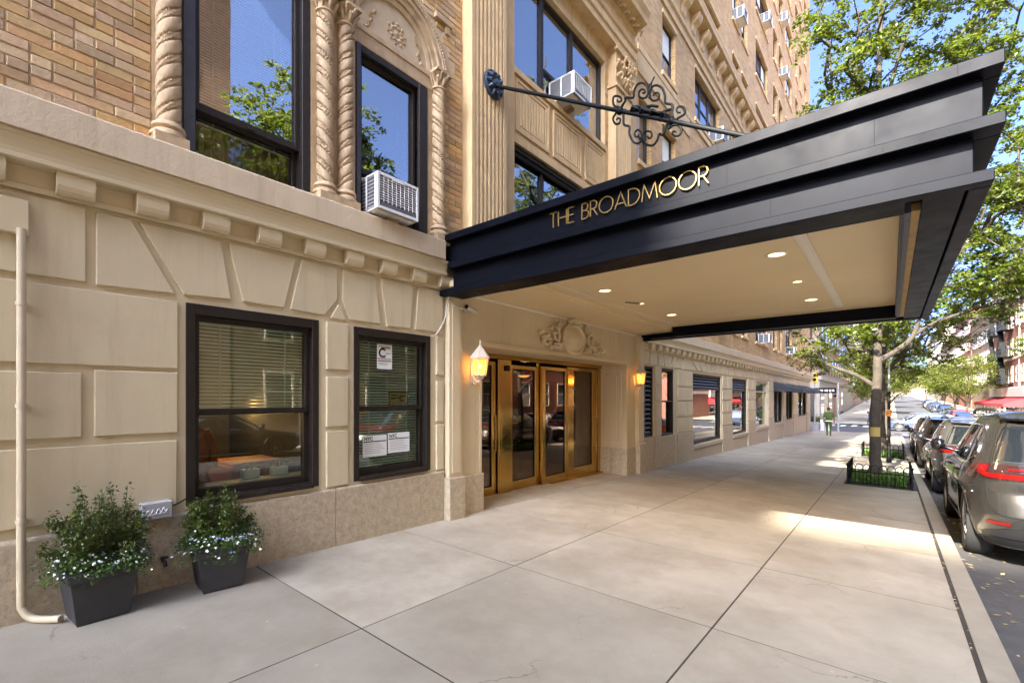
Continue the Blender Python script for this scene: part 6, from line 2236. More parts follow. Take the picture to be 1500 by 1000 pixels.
def make_car(name, label, shape, paint, detail=2, z_win=(1.03, 1.46), roof=1.63, kind='suv', group='parked cars'):
    S = shape
    car = thing(name, label, 'car', (0, 0, 0), group)
    na, nz = (200, 64) if detail == 2 else (96, 34)
    z0, z1 = S.zs
    zl = [z0 + (z1 - z0) * (k / nz) for k in range(nz + 1)]
    zl = [z if k < nz * 0.8 else z1 - (z1 - z) * ((nz - k) / (nz * 0.2)) ** 0.0 for k, z in enumerate(zl)]
    mb = MB()
    mb.grid([S.ring(z, na) for z in zl], close=True)
    b = len(mb.v) - na
    mb.f.append(tuple(range(b, b + na))); mb.sm.append(True)
    mb.f.append(tuple(range(na))[::-1]); mb.sm.append(False)
    AR = S.rw + 0.055

    def inarch(f):
        if len(f) > 4:
            return False
        x = sum(mb.v[i][0] for i in f) / 4; y = sum(mb.v[i][1] for i in f) / 4; z = sum(mb.v[i][2] for i in f) / 4
        return abs(x) > 0.5 and any(math.hypot(y - w, z - S.rw) < AR + 0.012 for w in S.wheels)
    keep = [(f, s_) for f, s_ in zip(mb.f, mb.sm) if not inarch(f)]
    mb.f, mb.sm = [k[0] for k in keep], [k[1] for k in keep]
    mb.build('body', M[paint], car, recalc=False, sharp=60)

    def arch_pts(w, s, r, off, k0=-14, k1=194, n=26):
        out = []
        for k in range(n + 1):
            a = R(k0 + (k1 - k0) * k / n)
            y, z = w + r * math.cos(a), S.rw + r * math.sin(a)
            z = max(z, S.zs[0] + 0.01)
            out.append((s * S.side(y, z, off), y, z))
        return out
    for s in (-1, 1):
        for w in S.wheels:
            m = MB()
            inner = [(p[0] - s * 0.30, p[1], p[2]) for p in arch_pts(w, s, AR, 0.0)]
            m.grid([inner, arch_pts(w, s, AR, -0.02), arch_pts(w, s, AR - 0.008, 0.006), arch_pts(w, s, AR + 0.035, 0.012), arch_pts(w, s, AR + 0.05, -0.005)])
            m.build('wheel_arch', M[paint] if detail == 2 else M['cladding'], car, recalc=False)
            m = MB()
            m.grid([inner, [(p[0], w, S.rw) for p in inner]])
            m.build('wheel_well', M['ink'], car, recalc=False)
    # wheels
    rt, wd = S.rw, 0.235
    tyre = MB(); tyre.lathe([(rt * 0.66, -wd / 2), (rt * 0.90, -wd / 2 - 0.005), (rt * 0.97, -wd / 2 + 0.025), (rt, -wd / 2 + 0.06), (rt, wd / 2 - 0.06), (rt * 0.97, wd / 2 - 0.025), (rt * 0.90, wd / 2 + 0.005), (rt * 0.66, wd / 2)], n=40, axis='x')
    tyre_me = tyre.mesh('wheel')
    rim = MB()
    for sg in (-1, 1):
        o_ = sg * (wd / 2 - 0.012)
        rim.lathe([(rt * 0.70, o_ - sg * 0.05), (rt * 0.70, o_ + sg * 0.006), (rt * 0.655, o_ + sg * 0.006), (rt * 0.63, o_ - sg * 0.05)], n=36, axis='x')
        ns = 10 if detail == 2 else 7
        for k in range(ns):
            a = 2 * math.pi * k / ns
            for da in ((-0.09, 0.09) if detail == 2 else (0,)):
                p = (o_ - sg * 0.0, rt * 0.14 * math.cos(a), rt * 0.14 * math.sin(a))
                q = (o_ - sg * 0.015, rt * 0.66 * math.cos(a + da), rt * 0.66 * math.sin(a + da))
                rim.bar(p, q, 0.022, 0.02, up=(1, 0, 0))
        rim.lathe([(0.0, o_ + sg * 0.012), (rt * 0.12, o_ + sg * 0.010), (rt * 0.17, o_ - sg * 0.015)], n=16, axis='x')
    rim_me = rim.mesh('rim')
    disc = MB(); disc.lathe([(0.0, 0.02), (rt * 0.62, 0.02), (rt * 0.62, -0.02), (0, -0.02)], n=28, axis='x')
    disc_me = disc.mesh('brake_disc')
    for s in (-1, 1):
        for w in S.wheels:
            o = link('wheel', tyre_me, M['tyre'], car, (s * (S.W(0.5) - wd / 2 - 0.005), w, S.rw))
            link('rim', rim_me, M['rim'], o, (s * (S.W(0.5) - wd / 2 - 0.005), w, S.rw))
            link('brake_disc', disc_me, M['rim_dark'], o, (s * (S.W(0.5) - wd / 2 - 0.005), w, S.rw))

    def side_patch(nm, mat, s, za, zb, fa, fb, off, k=14, j=24):
        m = MB(); rows = []
        for i in range(k + 1):
            z = za + (zb - za) * i / k
            a, b_ = fa(z), fb(z)
            rows.append([(s * S.side(a + (b_ - a) * q / j, z, off), a + (b_ - a) * q / j, z) for q in range(j + 1)])
        m.grid(rows)
        return m.build(nm, mat, car, recalc=False)

    def tube_on(nm, mat, s, pts, r, off=0.004, n=6):
        m = MB(); m.tube([(s * S.side(y, z, off), y, z) for y, z in pts], r, n)
        return m.build(nm, mat, car)
    za, zb = z_win
    suv = kind == 'suv'
    if suv:
        ra = [(za, -1.28), (za + 0.10, -1.56), (za + 0.22, -1.52), (zb - 0.05, -1.34), (zb, -1.15)]
        fb = [(za, 1.12), (zb, 0.42)]
    else:
        ra = [(za, -1.25), (za + 0.12, -1.30), (zb - 0.04, -0.95), (zb, -0.75)]
        fb = [(za, 1.05), (zb, 0.30)]
    rz, fz = (lambda z: lerp_table(ra, z)), (lambda z: lerp_table(fb, z))
    for s in (-1, 1):
        side_patch('side_window', M['car_glass'], s, za, zb, rz, fz, 0.006)
        edge = [(rz(za + (zb - za) * k / 10), za + (zb - za) * k / 10) for k in range(11)]
        edge = [(fz(za), za)] + edge + [(fz(zb), zb)]
        P = smooth_path([(y, z, 0) for y, z in edge], 3)
        tube_on('window_trim', M['chrome'], s, [(p.x, p.y) for p in P], 0.009, 0.008)
        m = MB()
        for yb in ((-0.30, -0.42), (-1.12, -1.02)) if suv else ((-0.25, -0.33),):
            m.grid([[(s * S.side(yb[0] + (yb[1] - yb[0]) * t + d, za + (zb - za) * t, 0.010), yb[0] + (yb[1] - yb[0]) * t + d, za + (zb - za) * t) for d in (-0.04, 0.04)] for t in (0, .25, .5, .75, 1)])
        m.build('window_pillar', M['cladding'], car, recalc=False)
        # door joints, handles, mirror
        for pts in ([(-0.33, 0.34), (-0.33, za)], [(0.86, 0.34), (0.94, 0.8), (1.02, za)], [(-1.05, za), (-0.98, 0.75), (-0.90, 0.52), (-0.82, 0.34)]):
            tube_on('door_joint', M['ink'], s, [(p.x, p.y) for p in smooth_path([(y, z, 0) for y, z in pts], 6)], 0.004, 0.0, 5)
        for yh in (-0.72, 0.30):
            m = MB(); m.tube([(s * S.side(yh - 0.10, 0.90, 0.005), yh - 0.10, 0.90), (s * S.side(yh - 0.06, 0.905, 0.035), yh - 0.06, 0.905), (s * S.side(yh + 0.06, 0.905, 0.035), yh + 0.06, 0.905), (s * S.side(yh + 0.10, 0.90, 0.005), yh + 0.10, 0.90)], 0.014, 7); m.build('door_handle', M[paint], car)
        m = MB(); m.tube(smooth_path([(s * (S.W(1.05) - 0.02), 0.86, za + 0.02), (s * (S.W(1.05) + 0.10), 0.88, za + 0.06), (s * (S.W(1.05) + 0.16), 0.88, za + 0.09), (s * (S.W(1.05) + 0.25), 0.86, za + 0.08)], 4), [0.02, 0.02, 0.025, 0.03, 0.05, 0.075, 0.09, 0.098, 0.10, 0.095, 0.085, 0.07, 0.03][:13], 12); o = m.build('mirror', M['car_black'], car)
        side_patch('sill_cladding', M['cladding'], s, z0, 0.36, lambda z: -0.86, lambda z: 0.86, 0.012, 4, 10)
    # rear window and lamps
    def rear_patch(nm, mat, z_a, z_b, hw, off=0.006, k=10, j=16):
        m = MB(); rows = []
        for i in range(k + 1):
            z = z_a + (z_b - z_a) * i / k
            w = hw(z)
            rows.append([(w * (2 * q / j - 1), S.rear(w * (2 * q / j - 1), z, off), z) for q in range(j + 1)])
        m.grid(rows)
        return m.build(nm, mat, car, recalc=False)
    if suv:
        rear_patch('rear_window', M['car_glass'], 1.10, 1.46, lambda z: S.W(z) - 0.13 + 0.02 * (z - 1.1))
        m = MB(); m.tube([(x, S.rear(x, 1.10 + 0.0, 0.01), 1.10) for x in np.linspace(-.70, .70, 13)], 0.008, 6); m.build('rear_trim', M['cladding'], car)
        m = MB(); hw = S.W(1.52) - 0.06
        m.grid([[(hw * t, S.rear(hw * t * 0.95, 1.56, 0.0) + 0.10, 1.585) for t in np.linspace(-1, 1, 9)], [(hw * t, S.rear(hw * t * 0.95, 1.50, 0.05) - 0.10 + 0.06 * t * t, 1.548) for t in np.linspace(-1, 1, 9)], [(hw * t, S.rear(hw * t * 0.95, 1.50, 0.02) - 0.05 + 0.06 * t * t, 1.52) for t in np.linspace(-1, 1, 9)]]); m.build('spoiler', M[paint], car, recalc=False)

        def lamp(nm, mat, a0, a1, fz0, fz1, off, k=30, j=6):
            m = MB(); rows = []
            for i in range(k + 1):
                a = R(a0 + (a1 - a0) * i / k)
                t = i / k
                rows.append([S.at(a, fz0(t) + (fz1(t) - fz0(t)) * q / j, off) for q in range(j + 1)])
            m.grid(rows)
            return m.build(nm, mat, car, recalc=False)
        # angle -90 is the middle of the tail; -180 the left flank
        for sgn in (1, -1):
            f = (lambda a: -90 - sgn * a)
            lamp('tail_lamp', M['tail_dark'], f(-1), f(62), lambda t: 0.925 + 0.045 * max(0, t - .7) / .3, lambda t: 1.075 + 0.0 * t, 0.008)
            lamp('tail_light', M['tail_red'], f(0), f(56), lambda t: 0.94 + 0.035 * max(0, t - .7) / .3, lambda t: 0.985 + 0.02 * max(0, t - .7) / .3, 0.016)
            lamp('tail_light', M['tail_red'], f(44), f(58), lambda t: 0.99, lambda t: 1.06, 0.016)
            lamp('tail_light', M['tail_red'], f(0), f(25), lambda t: 1.025, lambda t: 1.04, 0.016)
            lamp('tail_flank', M['tail_red'], f(63), f(70), lambda t: 0.985, lambda t: 1.07 - 0.05 * t, 0.010)
            lamp('bumper_reflector', M['tail_red'], f(18), f(40), lambda t: 0.475, lambda t: 0.505, 0.014)
            lamp('rear_diffuser', M['cladding'], f(-1), f(47), lambda t: 0.235, lambda t: 0.455 - 0.10 * t * t, 0.010)
            lamp('diffuser_trim', M['rim_dark'], f(-1), f(34), lambda t: 0.34, lambda t: 0.375, 0.022)
            # slanted vent at the corner of the bumper
            m = MB()
            rows = []
            for i in range(9):
                z = 0.52 + 0.21 * i / 8
                ac = 66.0 - 4.0 * i / 8
                rows.append([S.at(R(f(ac - 2.2)), z, 0.008), S.at(R(f(ac + 1.2)), z, 0.008)])
            m.grid(rows); m.build('bumper_vent', M['ink'], car, recalc=False)
            m = MB(); m.tube([r_[1] for r_ in rows] + [S.at(R(f(56)), 0.755, 0.010)], 0.008, 6); m.build('vent_trim', M['chrome'], car)
            # tailgate joint
            pts = [S.at(R(f(a)), z, 0.003) for a, z in ((41, 1.04), (40, 0.95), (39, 0.86), (37, 0.74), (33, 0.64), (25, 0.575), (10, 0.56), (0, 0.56))]
            m = MB(); m.tube(smooth_path(pts, 5), 0.005, 5); m.build('tailgate_joint', M['ink'], car)
            pts = [S.at(R(f(a)), z, 0.006) for a, z in ((41, 1.05), (43, 1.15), (43, 1.28), (42, 1.40), (40, 1.48))]
            m = MB(); m.tube(smooth_path(pts, 5), 0.006, 5); m.build('window_trim', M['chrome'], car)
        m = MB(); m.tube([(0.05, S.rear(0.05, 1.13, 0.02), 1.13), (-0.42, S.rear(-0.42, 1.32, 0.02), 1.32)], 0.011, 6); m.build('rear_wiper', M['cladding'], car)
        for s in (-1, 1):
            m = MB(); m.tube(smooth_path([(s * 0.63, -1.45, 1.575), (s * 0.63, -1.3, 1.635), (s * 0.63, 0, 1.655), (s * 0.63, 0.5, 1.63), (s * 0.63, 0.6, 1.60)], 5), 0.018, 7); m.build('roof_rail', M['cladding'], car)
    else:
        rear_patch('rear_window', M['car_glass'], 0.98, 1.32, lambda z: S.W(z) - 0.10)
        for s in (-1, 1):
            m = MB(); m.grid([[S.at(R(-90 + s * a), z, 0.008) for a in np.linspace(28, 64, 10)] for z in (0.72, 0.80, 0.87)]); m.build('tail_light', M['tail_red'], car, recalc=False)
    # front glass and lamps
    m = MB(); rows = []
    zt = (1.10, 1.50) if suv else (0.98, 1.36)
    for i in range(9):
        z = zt[0] + (zt[1] - zt[0]) * i / 8
        w = S.W(z) - 0.09
        rows.append([(w * (2 * q / 12 - 1), S.front(w * (2 * q / 12 - 1), z, 0.006), z) for q in range(13)])
    m.grid(rows); m.build('windscreen', M['car_glass'], car, recalc=False)
    for s in (-1, 1):
        m = MB(); m.grid([[S.at(R(90 - s * a), z, 0.008) for a in np.linspace(34, 66, 8)] for z in (0.66, 0.72, 0.78)]); m.build('headlight', M['chrome'], car, recalc=False)
    m = MB(); m.grid([[S.at(R(90 - a), z, 0.008) for a in np.linspace(-26, 26, 9)] for z in (0.36, 0.5, 0.66)]); m.build('front_grille', M['cladding'], car, recalc=False)
    m = MB(); m.grid([[S.at(R(-90 + a), z, 0.02) for a in np.linspace(-9, 9, 5)] for z in ((0.66, 0.78) if suv else (0.6, 0.7))]); m.build('number_plate', M['white_metal'], car, recalc=False)
    return car


suv_shape = CarShape(
    W=[(0.22, 0.85), (0.30, 0.895), (0.42, 0.915), (0.62, 0.925), (0.80, 0.935), (0.90, 0.93), (0.98, 0.905), (1.04, 0.875), (1.20, 0.815), (1.40, 0.735), (1.50, 0.69), (1.56, 0.65), (1.595, 0.60), (1.62, 0.52), (1.635, 0.42), (1.642, 0.30)],
    yr=[(0.22, -2.08), (0.32, -2.20), (0.44, -2.27), (0.56, -2.30), (0.70, -2.27), (0.80, -2.24), (0.90, -2.27), (1.0, -2.27), (1.05, -2.22), (1.12, -2.13), (1.30, -1.95), (1.46, -1.77), (1.54, -1.70), (1.59, -1.62), (1.62, -1.48), (1.642, -1.2)],
    yf=[(0.22, 2.10), (0.35, 2.28), (0.60, 2.33), (0.78, 2.28), (0.88, 2.12), (0.96, 1.75), (1.02, 1.32), (1.10, 1.14), (1.30, 0.82), (1.48, 0.50), (1.56, 0.34), (1.60, 0.22), (1.642, -0.1)],
    zs=(0.22, 1.642), n=[(0.22, 5.5), (0.5, 6.0), (0.9, 5.6), (1.05, 5.0), (1.3, 5.0), (1.55, 4.0), (1.642, 3.0)], wheels=(-1.34, 1.33), rw=0.365, top=0)
suv = make_car('parked_suv', 'bronze grey SUV parked nearest the camera, cut by the right edge', suv_shape, 'car_grey', 2)
SUV_Y = 9.85
def road_z(y): return gflat(0, y) - 0.11
suv.location = (6.69, SUV_Y, road_z(SUV_Y))
suv.rotation_euler = (math.atan(-SLOPE), 0, 0)
suv.scale = (1.03, 1.0, 1.14)


def repaint(c, paint):
    for ch in c.children:
        if ch.name.split('.')[0] in ('body', 'wheel_arch', 'spoiler', 'door_handle'):
            ch.material_slots[0].link = 'OBJECT'
            ch.material_slots[0].material = M[paint]


for y, x, paint, lab, sc3 in ((15.6, 6.66, 'car_silver', 'grey SUV with red tail lamp parked second along the curb', (1.02, 1.0, 1.04)), (21.6, 6.60, 'car_dark', 'dark red SUV parked third along the curb', (1.0, 1.0, 1.03)), (27.6, 6.62, 'car_black', 'black SUV parked fourth along the curb', (1, 1, 1))):
    c = copy_tree(suv)
    c.location = (x, y, road_z(y)); c.scale = sc3; c['label'] = lab
    repaint(c, paint)
sedan_shape = CarShape(
    W=[(0.20, 0.82), (0.30, 0.87), (0.55, 0.895), (0.75, 0.90), (0.88, 0.87), (0.95, 0.83), (1.15, 0.74), (1.30, 0.66), (1.38, 0.56), (1.43, 0.40), (1.44, 0.28)],
    yr=[(0.20, -2.2), (0.35, -2.34), (0.6, -2.36), (0.80, -2.32), (0.90, -2.22), (0.955, -1.80), (1.0, -1.60), (1.2, -1.20), (1.36, -0.85), (1.44, -0.5)],
    yf=[(0.20, 2.1), (0.35, 2.3), (0.58, 2.33), (0.72, 2.25), (0.82, 1.95), (0.90, 1.35), (0.96, 1.12), (1.2, 0.68), (1.36, 0.35), (1.44, 0.05)],
    zs=(0.20, 1.44), n=[(0.20, 5.0), (0.9, 5.0), (1.2, 4.5), (1.44, 3.0)], wheels=(-1.36, 1.36), rw=0.325, top=0)
sed = make_car('parked_car', 'dark sedan parked nearest on the right beyond the avenue', sedan_shape, 'car_black', 1, (0.95, 1.30), 1.44, 'sedan')
sed.location = (10.9, 66.0, road_z(66))
sed.rotation_euler = (0, 0, math.pi)
cols_ = ['car_red', 'car_grey', 'car_silver', 'car_black', 'car_white', 'car_blue', 'car_silver', 'car_black', 'car_white', 'car_grey']
rowlab = ['red', 'bronze grey', 'silver', 'black', 'white', 'blue', 'silver', 'black', 'white', 'grey']
for k in range(10):
    y = 71.5 + 6.2 * k
    c = copy_tree(sed if k % 3 else suv)
    c.location = (11.0, y, road_z(y)); c.rotation_euler = (0, 0, math.pi); c.scale = (1, 1, 1)
    c['label'] = '%s car number %d in the receding row on the right beyond the avenue' % (rowlab[k], k + 2)
    c['label'] = ['red car just behind the dark sedan in the far right row', 'bronze grey car third in the far right row', 'silver car fourth in the far right row', 'black car fifth in the far right row', 'white car sixth in the far right row', 'blue car in the middle of the far right row', 'silver car past the blue one in the far right row', 'black car past the second silver one in the far right row', 'white car next to last in the far right row', 'grey car last in the far right row'][k]
    repaint(c, cols_[k])
# cars along the opposite curb (seen mirrored in the windows) and crossing the avenue
for y, paint, lab in ((-1.2, 'car_grey', 'grey sedan at the opposite curb behind the camera'), (5.4, 'car_black', 'black sedan at the opposite curb mirrored in the larger street window'), (12.0, 'car_white', 'white sedan at the opposite curb mirrored in the second street window'), (18.4, 'car_black', 'black sedan at the opposite curb mirrored in the left brass door'), (24.6, 'car_white', 'white sedan at the opposite curb mirrored in the middle brass doors'), (31.5, 'car_grey', 'grey sedan at the opposite curb near the avenue')):
    c = copy_tree(sed)
    c.location = (11.45, y, road_z(y)); c.rotation_euler = (math.atan(-SLOPE), 0, 0); c['label'] = lab
    repaint(c, paint)
for y, paint, lab in ((1.2, 'car_red', 'dark red SUV at the near curb just outside the right edge'), (-5.5, 'car_white', 'white SUV at the near curb behind the camera')):
    if y < 0:
        c = copy_tree(suv); c.location = (6.69, y, road_z(y)); c.scale = (1, 1, 1); c['label'] = lab; repaint(c, paint)
c = copy_tree(suv); c.location = (6.9, 54.0, road_z(54)); c.rotation_euler = (0, 0, R(90)); c.scale = (1, 1, 1); c['label'] = 'white and blue SUV crossing the avenue behind the black pole'; repaint(c, 'car_blue')
c = copy_tree(sed); c.location = (9.0, 58.5, road_z(58)); c.rotation_euler = (0, 0, R(-90)); c['label'] = 'white sedan crossing the avenue in front of the far block'; repaint(c, 'car_white')

# ------------------------------------------------------------------ people
def person(label, x, y, rz, s, shirt, legs, hairc, stride=0.22, bulk=1.0, shirt_z=0.94):
    p = thing('person', label, 'person', (x, y, gz(x, y)), None, rz)
    local(p)
    # joints: (x, y, z, radius); +y is the way the person walks
    J = [(0, 0, 0.98, 0.13), (0, 0.01, 1.15, 0.135), (0, 0.02, 1.36, 0.15), (0, 0.02, 1.48, 0.075), (0, 0.03, 1.56, 0.06), (0, 0.04, 1.66, 0.095), (0, 0.045, 1.75, 0.07),
         (-0.10, 0, 0.90, 0.10), (-0.10, stride * 0.55, 0.50, 0.065), (-0.10, stride * 0.75, 0.09, 0.045), (-0.11, stride * 0.75 + 0.15, 0.04, 0.035),
         (0.10, 0, 0.90, 0.10), (0.10, -stride * 0.1, 0.50, 0.065), (0.10, -stride * 1.1, 0.14, 0.045), (0.11, -stride * 1.1 + 0.13, 0.05, 0.035),
         (-0.19, 0.01, 1.42, 0.065), (-0.26, -0.06, 1.15, 0.05), (-0.26, 0.06, 0.92, 0.036), (-0.25, 0.12, 0.84, 0.032),
         (0.19, 0.01, 1.42, 0.065), (0.27, 0.04, 1.15, 0.05), (0.28, 0.16, 0.95, 0.036), (0.27, 0.22, 0.88, 0.032)]
    E_ = [(0, 1), (1, 2), (2, 3), (3, 4), (4, 5), (5, 6), (0, 7), (7, 8), (8, 9), (9, 10), (0, 11), (11, 12), (12, 13), (13, 14), (2, 15), (15, 16), (16, 17), (17, 18), (2, 19), (19, 20), (20, 21), (21, 22)]
    # five fingers on each hand
    for hnd, sg in ((18, -1), (22, 1)):
        h = J[hnd]
        for f in range(5):
            b = len(J)
            dx, dy = (f - 2) * 0.012, 0.02
            if f == 0:
                J.append((h[0] - sg * 0.03, h[1] + 0.03, h[2] - 0.01, 0.009)); J.append((h[0] - sg * 0.035, h[1] + 0.05, h[2] - 0.04, 0.008))
            else:
                J.append((h[0] + 0.004 * sg, h[1] + dx + 0.01, h[2] - 0.045, 0.009)); J.append((h[0] - sg * 0.008, h[1] + dx + 0.015, h[2] - 0.085 + abs(f - 2.5) * 0.006, 0.007))
            E_ += [(hnd, b), (b, b + 1)]
    me = bpy.data.meshes.new('body')
    me.from_pydata([j[:3] for j in J], E_, [])
    tmp = bpy.data.objects.new('tmp_body', me)
    COL.objects.link(tmp)
    md = tmp.modifiers.new('skin', 'SKIN'); md.use_smooth_shade = True
    for i, j in enumerate(J):
        r = j[3] * (bulk if i in (0, 1, 2, 7, 11, 15, 19, 16, 20) else 1.0)
        sk = me.skin_vertices[0].data[i]
        sk.radius = (r, r * (0.8 if i < 3 else 1.0)) if i not in (5, 6) else (r * 0.85, r)
        sk.use_root = (i == 0)
    md = tmp.modifiers.new('sub', 'SUBSURF'); md.levels = 2; md.render_levels = 2
    dg = bpy.context.evaluated_depsgraph_get()
    nm = bpy.data.meshes.new_from_object(tmp.evaluated_get(dg))
    bpy.data.objects.remove(tmp)
    nm.name = 'body'
    for mt in (M['skin'], shirt, legs, hairc, M['ink']):
        nm.materials.append(mt)
    for f in nm.polygons:
        c = f.center
        f.use_smooth = True
        arm = abs(c.x) > 0.175 and c.z > 0.7
        if arm:
            k = 1 if c.z > 1.16 else 0
        elif c.z < 0.085:
            k = 4
        elif c.z < shirt_z:
            k = 2
        elif c.z < 1.50:
            k = 1
        else:
            k = 3 if (c.z > 1.735 or (c.y < 0.02 and c.z > 1.58)) else 0
        f.material_index = k
    link('body', nm, None, p)
    m = MB(); m.tube(smooth_path([(0.0, 0.125, 1.68), (0.0, 0.152, 1.655), (0.0, 0.13, 1.635)], 3), [0.006, 0.010, 0.014, 0.016, 0.014, 0.012, 0.008], 6)
    for sg in (-1, 1):
        m.tube([(sg * 0.083, 0.035, 1.69), (sg * 0.094, 0.03, 1.665), (sg * 0.085, 0.04, 1.64)], [0.01, 0.017, 0.008], 6)
    m.build('nose_and_ears', M['skin'], p)
    m = MB(); m.tube(smooth_path([(-.025, 0.128, 1.60), (0, 0.134, 1.598), (.025, 0.128, 1.60)], 3), 0.005, 5); m.build('mouth', M['red_ink'], p)
    for sg in (-1, 1):
        m = MB(); m.lathe([(0, 0.012), (0.010, 0.006), (0.012, 0), (0.01, -0.006), (0, -0.012)], (sg * 0.032, 0.118, 1.675), 8); m.build('eye', M['ink'], p)
    m = MB(); m.lathe([(0.0, 1.80), (0.05, 1.79), (0.082, 1.75), (0.094, 1.69), (0.092, 1.63), (0.08, 1.60)], (0, 0.022, 0), 16, a0=R(160), a1=R(380)); m.lathe([(0.0, 1.80), (0.05, 1.79), (0.085, 1.74)], (0, 0.03, 0), 16); m.build('hair', hairc, p, recalc=False)
    m = MB(); m.lathe([(0.145 * bulk, shirt_z - 0.03), (0.155 * bulk, shirt_z + 0.0), (0.15 * bulk, shirt_z + 0.03)], (0, 0, 0), 20); m.build('hem', M['white_cloth'], p)
    p.scale = (s, s, s)
    return p


person('person in a bulky green T-shirt and green trousers walking away past the shop corner', 1.85, 36.5, 0.0, 1.06, M['shirt_green'], M['trouser_green'], M['hair'], bulk=1.35)
person('distant person in dark clothes crossing beside the nearest tree trunk', 3.3, 60.5, R(200), 1.0, M['navy'], M['navy'], M['hair'], bulk=1.0)

# ------------------------------------------------------------------ street furniture
po = thing('street_pole', 'slim black pole with grey top beside the nearest tree guard', 'pole', (4.95, 19.9, gz(4.95, 19.9))); local(po)
m = MB(); m.lathe([(0.07, 0), (0.07, 0.12), (0.045, 0.16), (0.045, 2.35), (0.035, 2.37)], n=14); m.build('shaft', M['iron'], po)
m = MB(); m.lathe([(0.03, 2.36), (0.028, 3.5), (0.0, 3.52)], n=12); m.lathe([(0.06, 2.50), (0.06, 2.56), (0.03, 2.58)], n=12); m.build('upper_shaft', M['grey_box'], po)
m = MB(); m.lathe([(0.055, 1.55), (0.075, 1.57), (0.075, 1.75), (0.055, 1.77)], n=14); m.build('orange_band', M['orange'], po)
hy = thing('fire_hydrant', 'small red fire hydrant behind the second tree pit', 'hydrant', (4.75, 25.6, gz(4.75, 25.6))); local(hy)
m = MB(); m.lathe([(0.16, 0), (0.16, 0.05), (0.11, 0.07), (0.11, 0.55), (0.14, 0.57), (0.14, 0.62), (0.10, 0.72), (0.04, 0.78), (0.03, 0.84), (0, 0.84)], n=16); m.build('barrel', M['hydrant_red'], hy)
for dx, dy in ((0.14, 0), (-0.14, 0), (0, -0.16)):
    m = MB(); m.tube([(dx * 0.5, dy * 0.5, 0.45), (dx * 1.2, dy * 1.2, 0.45)], 0.05, 10); m.build('outlet', M['orange'], hy)
sg = thing('street_sign', 'black street name sign on a thin post at the avenue corner', 'sign', (0.9, 44.6, gz(0.9, 44.6) - 0.0)); local(sg)
m = MB(); m.tube([(0, 0, 0), (0, 0, 3.2)], 0.035, 8); m.build('post', M['grey_box'], sg)
m = MB(); m.box(-0.75, 0.75, -0.05, -0.03, 3.05, 3.5); m.build('sign_plate', M['ink'], sg, bevel=0.01)
m = MB()
for k, (a, b) in enumerate(((-.62, -.42), (-.34, -.12), (-.02, .2), (.28, .42), (.48, .62))):
    m.box(a, b, -0.055, -0.0505, 3.2, 3.36)
m.build('pale_letter_marks', M['paper'], sg)
m = MB(); m.box(0.55, 0.75, -0.04, -0.02, 2.75, 2.95); m.build('small_plate', M['ink'], sg)
pp = thing('grey_pole', 'plain grey pole right of the black street sign', 'pole', (1.75, 44.9, gz(1.75, 44.9))); local(pp)
m = MB(); m.lathe([(0.09, 0), (0.06, 0.3), (0.05, 3.9), (0, 3.92)], n=10); m.build('shaft', M['grey_box'], pp)
tl = thing('traffic_signal', 'yellow pedestrian signal on a pole at the avenue corner', 'traffic signal', (0.15, 45.2, gz(0.15, 45.2))); local(tl)
m = MB(); m.tube([(0, 0, 0), (0, 0, 4.2)], 0.05, 8); m.build('post', M['grey_box'], tl)
m = MB(); m.box(-0.22, 0.22, -0.25, 0.0, 3.95, 4.75); m.build('housing', M['yellow'], tl, bevel=0.03)
m = MB(); m.lathe([(0.12, -0.26), (0.13, -0.30), (0.0, -0.27)], (0, 0, 4.55), 12, 'y'); m.lathe([(0.12, -0.26), (0.13, -0.30), (0.0, -0.27)], (0, 0, 4.2), 12, 'y'); m.build('lens', M['ink'], tl)
for k, (x, y, lab) in enumerate(((-0.6, 47.5, 'planted box with low hedge nearest the shop corner'), (-2.4, 48.5, 'planted box with low hedge behind the first one'))):
    hb = thing('hedge_box', lab, 'planter', (x, y, gflat(0, y) - 0.11), 'hedge boxes past the corner'); local(hb)
    m = MB(); m.box(-0.8, 0.8, -0.35, 0.35, 0, 0.85); m.build('box', M['concrete'] if k else M['grey_box'], hb, bevel=0.02)
    cen = np.array([(random.uniform(-.85, .85), random.uniform(-.4, .4), 0.82 + abs(random.gauss(0, .28))) for _ in range(1500)])
    link('foliage', leaf_mesh('foliage', cen, 0.12, 0.5, 1, 5 + k), M['leaf_lime'], hb)
wb = thing('white_cabinet', 'white street cabinet between the hedge box and the walking person', 'cabinet', (0.75, 46.6, gflat(0, 46.6) - 0.11)); local(wb)
m = MB(); m.box(-0.35, 0.35, -0.3, 0.3, 0, 1.05); m.build('case', M['white_metal'], wb, bevel=0.03)
m = MB(); m.box(-0.30, 0.30, -0.31, -0.302, 0.1, 0.95); m.build('door', M['white_metal'], wb, bevel=0.003)

